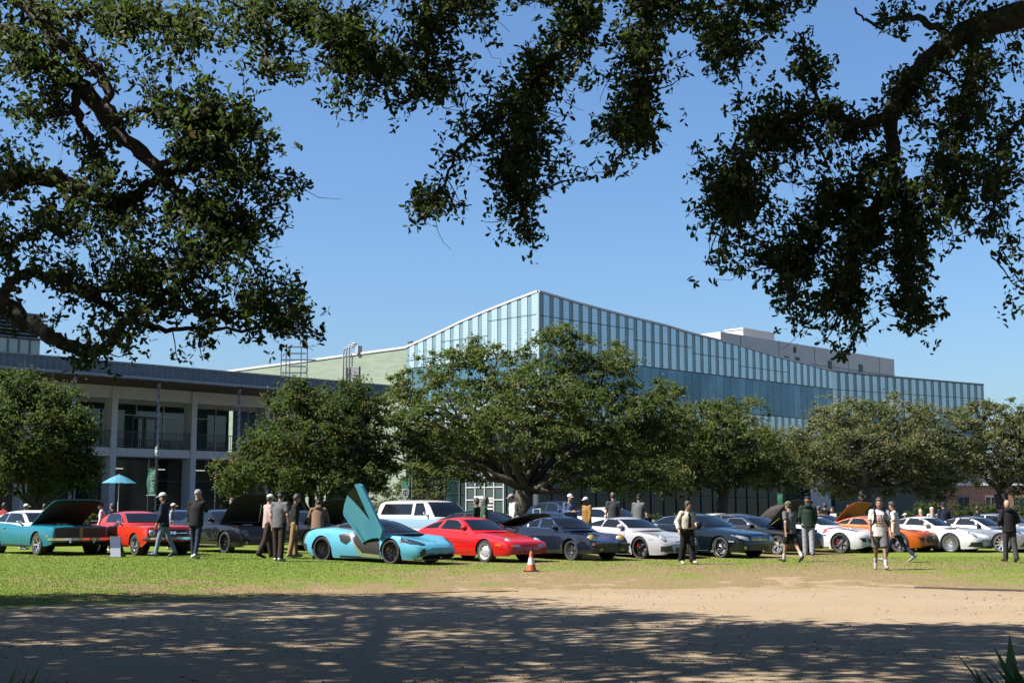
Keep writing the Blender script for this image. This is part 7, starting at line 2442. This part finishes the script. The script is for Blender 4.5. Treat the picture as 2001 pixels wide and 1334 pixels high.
# ---- behind the cars
GB_ = 'people standing behind the cars'
BACK = [
    # px, Y, height, facing, label, kwargs
    (945, 44, 1.72, 10, 'woman with long brown hair behind the red coupe', dict(top='teal', sleeve='short', bottom='ddenim', hair='brown', longhair=True, skin='tan')),
    (934, 46.5, 1.76, 150, 'dark clothed person just behind the long haired woman', dict(top='green', sleeve='long', hair='dark', skin='tan')),
    (1003, 50, 1.80, 200, 'man in white cap and white shirt looking down behind a lifted bonnet', dict(top='white', sleeve='long', hair='dark', hat='cap', hatcol='lgrey', skin='tan', pose=dict(nod=18))),
    (1112, 47.5, 1.82, -60, 'man in white cap and slate blue pullover behind the dark blue classic', dict(top='blue', sleeve='long', hair='brown', hat='cap', hatcol='white', pose=dict(rhand=(.25, -.05, .22), nod=8), loose=.03)),
    (1148, 47, 1.76, 215, 'bearded man in white cap and mustard jacket behind the dark blue classic', dict(top='mustard', sleeve='long', hair='dark', hat='cap', hatcol='white', skin='dark', loose=.02, pose=dict(nod=6))),
    (1199, 47.5, 1.84, 95, 'man in dark grey shirt with a shoulder strap seen from behind', dict(top='dgrey', sleeve='short', hair='brown', loose=.03)),
    (1248, 47.5, 1.82, 60, 'man in black cap and grey pullover gesturing with one hand', dict(top='grey', sleeve='long', hair='dark', hat='cap', hatcol='black', skin='tan', pose=dict(rhand=(.36, -.16, .28), nod=4), loose=.02)),
    (1266, 48, 1.24, 120, 'child with light brown hair beside the man in the black cap', dict(top='navy', hair='blond')),
    (203, 43, 1.70, 190, 'woman with dark hair and patterned sleeve beside the lifted teal bonnet', dict(top='white', sleeve='long', hair='dark', longhair=False, skin='tan', pose=dict(lean=10, nod=14))),
    (221, 45, 1.66, 160, 'person with dark hair behind the orange red coupe roof', dict(top='navy', sleeve='long', hair='dark')),
    (334, 47, 1.72, 10, 'man in white cap with green brim glimpsed between the two men at left', dict(top='lgrey', sleeve='long', hair='dark', hat='cap', hatcol='white', skin='tan')),
    (46, 47, 1.74, 10, 'person in white cap behind the white car roof', dict(top='grey', sleeve='long', hair='dark', hat='cap', hatcol='white')),
    (4, 49, 1.74, 60, 'person in red shirt at the left edge', dict(top='red', hair='dark', skin='dark')),
    (85, 52, 1.78, 100, 'man in navy shirt far behind the teal bonnet', dict(top='navy', sleeve='long', hair='dark')),
    (456, 50, 1.84, 200, 'person in grey behind the black lifted bonnet', dict(top='grey', sleeve='long', hair='brown')),
    (1614, 58, 1.66, 100, 'person in black behind the white coupe with the stripe', dict(top='black', sleeve='long', hair='dark')),
    (1630, 57, 1.60, 200, 'person in white next to the orange bonnet', dict(top='white', hair='brown')),
    (1600, 58, 1.66, 60, 'person in camo cap behind the man in the green hoodie', dict(top='green', hair='brown', hat='cap', hatcol='camo')),
    (1776, 56, 1.58, 180, 'person in white cap bending behind the white coupe', dict(top='white', hair='brown', hat='cap', hatcol='white', pose=dict(lean=12))),
    (1801, 56, 1.62, 100, 'blond woman behind the white coupe', dict(top='red', hair='blond', longhair=True)),
    (1823, 56.5, 1.66, 90, 'person in white cap and white shirt behind the white coupe', dict(top='white', hair='blond', hat='cap', hatcol='white', longhair=True)),
    (1846, 55, 1.78, 95, 'man in navy jacket and cap behind the white coupe', dict(top='navy', sleeve='long', hair='dark', hat='cap', hatcol='navy', loose=.03)),
    (1909, 57, 1.72, 10, 'man in dark suit with white collar behind the silver coupe', dict(top='black', sleeve='long', hair='dark', skin='tan')),
    (1660, 60, 1.70, 100, 'person in white behind the orange bonnet', dict(top='white', hair='dark')),
]
TOPS = {945: 972, 934: 975, 1003: 967, 1112: 967, 1148: 973, 1199: 964, 1248: 967, 1266: 1006, 203: 981, 221: 985, 334: 985, 46: 986, 4: 984, 85: 986, 456: 975, 1614: 984, 1630: 992, 1600: 990, 1776: 1003, 1801: 995, 1823: 992, 1846: 982, 1909: 990, 1660: 988}
for px, Y, H, fc, lab, kw in BACK:
    g_ = onground(px, Y)
    H = min(1.92, max(1.2, at(px, TOPS[px], Y).z - g_.z - .01))
    person(lab, g_, H, fc, vox=.033, group=GB_, **kw)
# ================================================================== small things
# traffic cone
g = gpt(1038, 1116)
cn = empty('traffic_cone', g); tag(cn, 'orange traffic cone with a white collar on the dry grass', 'traffic cone')
M_CONE = mat('cone_orange', (0.80, 0.10, 0.01), .5, var=.1, scale=12)
M_REFL = mat('cone_white', (0.75, .75, .74), .4, var=.06, scale=20)
m = MB(); m.lathe([(.128, .03), (.095, .17)], 20); m.lathe([(.058, .34), (.03, .48), (.022, .50), (.001, .502)], 20); m.build('cone_shell', M_CONE, cn, True)
m = MB(); m.lathe([(.0955, .17), (.0575, .34)], 20); m.build('collar', M_REFL, cn, True)
m = MB(); m.box(-.19, .19, -.19, .19, .0, .03); m.build('base', mat('cone_base', (.02, .02, .02), .8), cn)
# leaning display board beside the coupe
g = gpt(229, 1088)
bd = empty('display_board', g, R(-20)); tag(bd, 'leaning blue and white display board between the teal and orange red cars', 'sign')
M_BD = mat('board_blue', (.03, .055, .12), .4, var=.5, scale=7)
m = MB(); m.obox((-.16, -.10, .0), (.36, 0, 0), (0, .02, 0), (-.12, .10, .60)); m.build('board', M_BD, bd)
m = MB(); m.obox((-.155, -.106, .012), (.35, 0, 0), (0, .004, 0), (-.05, .042, .25)); m.build('white_text_panel', mat('board_white', (.28, .31, .40), .5, var=.5, scale=30), bd)
m = MB(); m.obox((-.20, .26, .0), (.3, 0, 0), (0, .02, 0), (-.06, -.24, .56)); m.build('rear_stand', M_TRIM, bd)
# umbrella and table on the terrace
g = onground(229, 70)
um = empty('patio_umbrella', g); tag(um, 'teal patio umbrella on the hall terrace', 'umbrella')
s = 70 / 2640
zt, ze, rr = (1000 - 926) * s + 1.45 - g.z, (1000 - 944) * s + 1.45 - g.z, 35 * s
n = 8
M_UMB = mat('umbrella_teal', (0.06, 0.30, 0.42), .7, var=.12, scale=3)
for i in range(n):
    a0, a1 = 2 * math.pi * i / n, 2 * math.pi * (i + 1) / n
    V = [(0, 0, zt)]
    for f in (.5, 1.0):
        for t in (0, .5, 1):
            a = a0 + (a1 - a0) * t
            k = f * (1 - .06 * math.sin(t * math.pi))
            V.append((rr * k * math.cos(a), rr * k * math.sin(a), zt + (ze - zt) * f ** 1.3 + .02 * math.sin(t * math.pi) * f))
    mk('canopy_panel', V, [(0, 1, 2), (0, 2, 3), (1, 4, 5, 2), (2, 5, 6, 3)], M_UMB, um)
m = MB(); m.tube([(0, 0, 0), (0, 0, zt)], .03, 8); m.build('pole', M_COPING, um)
m = MB(); m.lathe([(.001, .76), (.6, .76), (.6, .72), (.001, .72)], 20); m.lathe([(.05, .0), (.05, .72)], 8); m.lathe([(.3, 0), (.3, .03), (.001, .04)], 16)
tag(m.build('patio_table', M_COPING, None, False, g + Vector((.0, -.9, 0))), 'small round white table under the teal umbrella', 'table')

# lamp posts with banners
M_POST = mat('lamp_black', (.012, .013, .014), .5, var=.2)
M_BAN = mat('banner_green', (0.05, 0.30, 0.19), .7, var=.12, scale=3)
def lamp_post(label, px, Y, topy):
    g = onground(px, Y); s = Y / 2640
    h = (1000 - topy) * s + 1.45 - g.z
    o = empty('lamp_post', g); tag(o, label, 'street lamp', 'black lamp posts with green banners')
    m = MB(); m.lathe([(.14, 0), (.14, .25), (.09, .35), (.055, .6), (.05, h - .6), (.09, h - .55), (.06, h - .5)], 12); m.build('post', M_POST, o, True)
    m = MB(); m.lathe([(.07, h - .5), (.13, h - .38), (.15, h - .15), (.10, h - .1)], 12); m.build('lantern', mat('lantern_glass', (.30, .31, .30), .2, var=.2), o, True)
    m = MB(); m.lathe([(.17, h - .1), (.12, h - .02), (.03, h + .05), (.001, h + .10)], 12); m.build('lantern_cap', M_POST, o, True)
    return o, g, s
def flag(o, g, s, x0, x1, y0, y1, px, bow=0.0):
    z0, z1 = (1000 - y1) * s + 1.45 - g.z, (1000 - y0) * s + 1.45 - g.z
    xa, xb = (x0 - px) * s, (x1 - px) * s
    V, F_ = [], []
    n = 10
    for i in range(n + 1):
        t = i / n; z = z0 + (z1 - z0) * t
        e = xa + bow * (1 - math.sin(math.pi * min(1, t * .9 + .1))) * abs(xb - xa)
        for k, (x, y) in enumerate(((e, 0), ((e + xb) / 2, .02 * math.sin(t * 9)), (xb, 0))):
            V += [(x, y - .06, z)]
        if i:
            for k in range(2): F_.append((3 * i - 3 + k, 3 * i - 2 + k, 3 * i + 1 + k, 3 * i + k))
    b = mk('banner', V, F_, M_BAN, o, True)
    for z in (z0, z1):
        m = MB(); m.box(xa, 0, -.075, -.045, z - .02, z + .02); m.build('banner_arm', M_COPING if z == z0 else M_POST, o)
    return b, xa, xb, z0, z1
o, g, s = lamp_post('black lamp post with the lettered green banner before the hall', 303, 70, 872)
b, xa, xb, z0, z1 = flag(o, g, s, 284, 301, 913, 967, 303, .45)
cu = bpy.data.curves.new('lettering', 'FONT'); cu.body = 'TULANE'; cu.size = .27; cu.extrude = .004; cu.align_x = 'CENTER'; cu.align_y = 'CENTER'
cu.space_character = 1.05
cu.materials.append(M_COPING)
t0 = bpy.data.objects.new('lettering', cu); COL.objects.link(t0)
bpy.context.view_layer.update()
lm = bpy.data.meshes.new_from_object(t0.evaluated_get(bpy.context.evaluated_depsgraph_get()))
bpy.data.objects.remove(t0)
t = mesh_obj('lettering', lm, b)
if not lm.materials: lm.materials.append(M_COPING)
t.location = ((xa + xb) / 2 + .06, -.095, (z0 + z1) / 2)
t.rotation_euler = (R(90), R(90), 0)
o, g, s = lamp_post('black lamp post with the crest banner beside the old wagon', 801, 76, 905)
b, xa, xb, z0, z1 = flag(o, g, s, 784, 799, 935, 976, 801)
cx, w_ = (xa + xb) / 2, (xb - xa) * .46
zc, hh_ = z0 + (z1 - z0) * .28, (z1 - z0) * .27
sh_ = [(-1, 1), (-.4, .9), (0, 1.05), (.4, .9), (1, 1), (.95, 0), (.6, -.6), (0, -1.1), (-.6, -.6), (-.95, 0)]
mk('crest_shield', [(cx + a * w_, -.092, zc + c_ * hh_) for a, c_ in sh_], [tuple(range(len(sh_)))], M_COPING, b)
m = MB()
for a0, a1, c0, c1 in ((-.5, .5, .45, .62), (-.08, .08, -.7, .75), (-.62, -.45, -.1, .5), (.45, .62, -.1, .5), (-.5, .5, -.25, -.12), (-.3, .3, .05, .15)):
    m.box(cx + a0 * w_, cx + a1 * w_, -.098, -.094, zc + c0 * hh_, zc + c1 * hh_)
m.build('crest_mark', M_TRIM, b)
o, g, s = lamp_post('black lamp post with a plain green banner behind the grey shirted man', 1214, 74, 918)
flag(o, g, s, 1196, 1212, 947, 985, 1214)
o, g, s = lamp_post('black lamp post with a green banner behind the lifted bonnets', 1531, 82, 925)
flag(o, g, s, 1520, 1530, 961, 990, 1531)
# white handrail of the ramp
g = onground(1056, 58)
hr = empty('handrail', g); tag(hr, 'white ramp handrail behind the dark blue classic coupe', 'handrail')
s = 58 / 2640
m = MB()
zt = (1000 - 994) * s + 1.45 - g.z
m.tube([(-14 * s, 0, 0), (-14 * s, 0, zt), (0, 0, zt), (14 * s, .3, zt - .26), (16 * s, .3, 0)], .028, 6); m.build('rail', M_COPING, hr)
m = MB(); m.tube([(0, 0, zt), (0, 0, 0)], .025, 6); m.build('post', M_COPING, hr)

# plants at the bottom corners of the picture
def strap_leaf(L, w, bend, n=7):
    V, F_ = [], []
    for i in range(n + 1):
        t = i / n
        x, z = L * t * math.cos(bend * t), L * t * math.sin(1.25 - bend * t)
        ww = w * math.sin(min(1, t * 1.15 + .12) * math.pi) ** .6 if t < 1 else .001
        V += [(x * .55, -ww, z), (x * .55, 0, z - ww * .35), (x * .55, ww, z)]
        if i:
            for k in range(2): F_.append((3 * i - 3 + k, 3 * i - 2 + k, 3 * i + 1 + k, 3 * i + k))
    return V, F_
M_STRAP = mat('strap_leaf', (.06, .16, .035), .4, var=.35, scale=5)
r = np.random.default_rng(9)
protos = []
for k in range(5):
    V, F_ = strap_leaf(r.uniform(.55, .85), r.uniform(.026, .042), r.uniform(.4, 1.2))
    ob = mk('leaf', V, F_, M_STRAP, None, True); me = ob.data; bpy.data.objects.remove(ob); protos.append(me)
for nm, lab, px, Y, z, nl, sc in (('strap_plant', 'dark green strap leaved plant at the bottom right corner', 2012, 8.2, .0, 150, .94), ('low_shrub', 'dark low shrub at the bottom left corner', 14, 8.2, .0, 90, .70)):
    x = (px - 1000.5) / F_PX * Y
    ro = empty(nm, (x, Y, z)); tag(ro, lab, 'plant', 'plants at the bottom corners')
    m = MB(); m.lathe([(.001, .14), (.06, .12), (.10, .0)], 8); m.build('crown_base', M_STRAP, ro)
    for k in range(nl):
        ob = mesh_obj('leaf', protos[k % 5], ro, (r.normal(0, .07), r.normal(0, .07), .06), (r.normal(0, .15), r.normal(0, .25), r.uniform(0, 6.28)), (sc * r.uniform(.8, 1.2),) * 3)
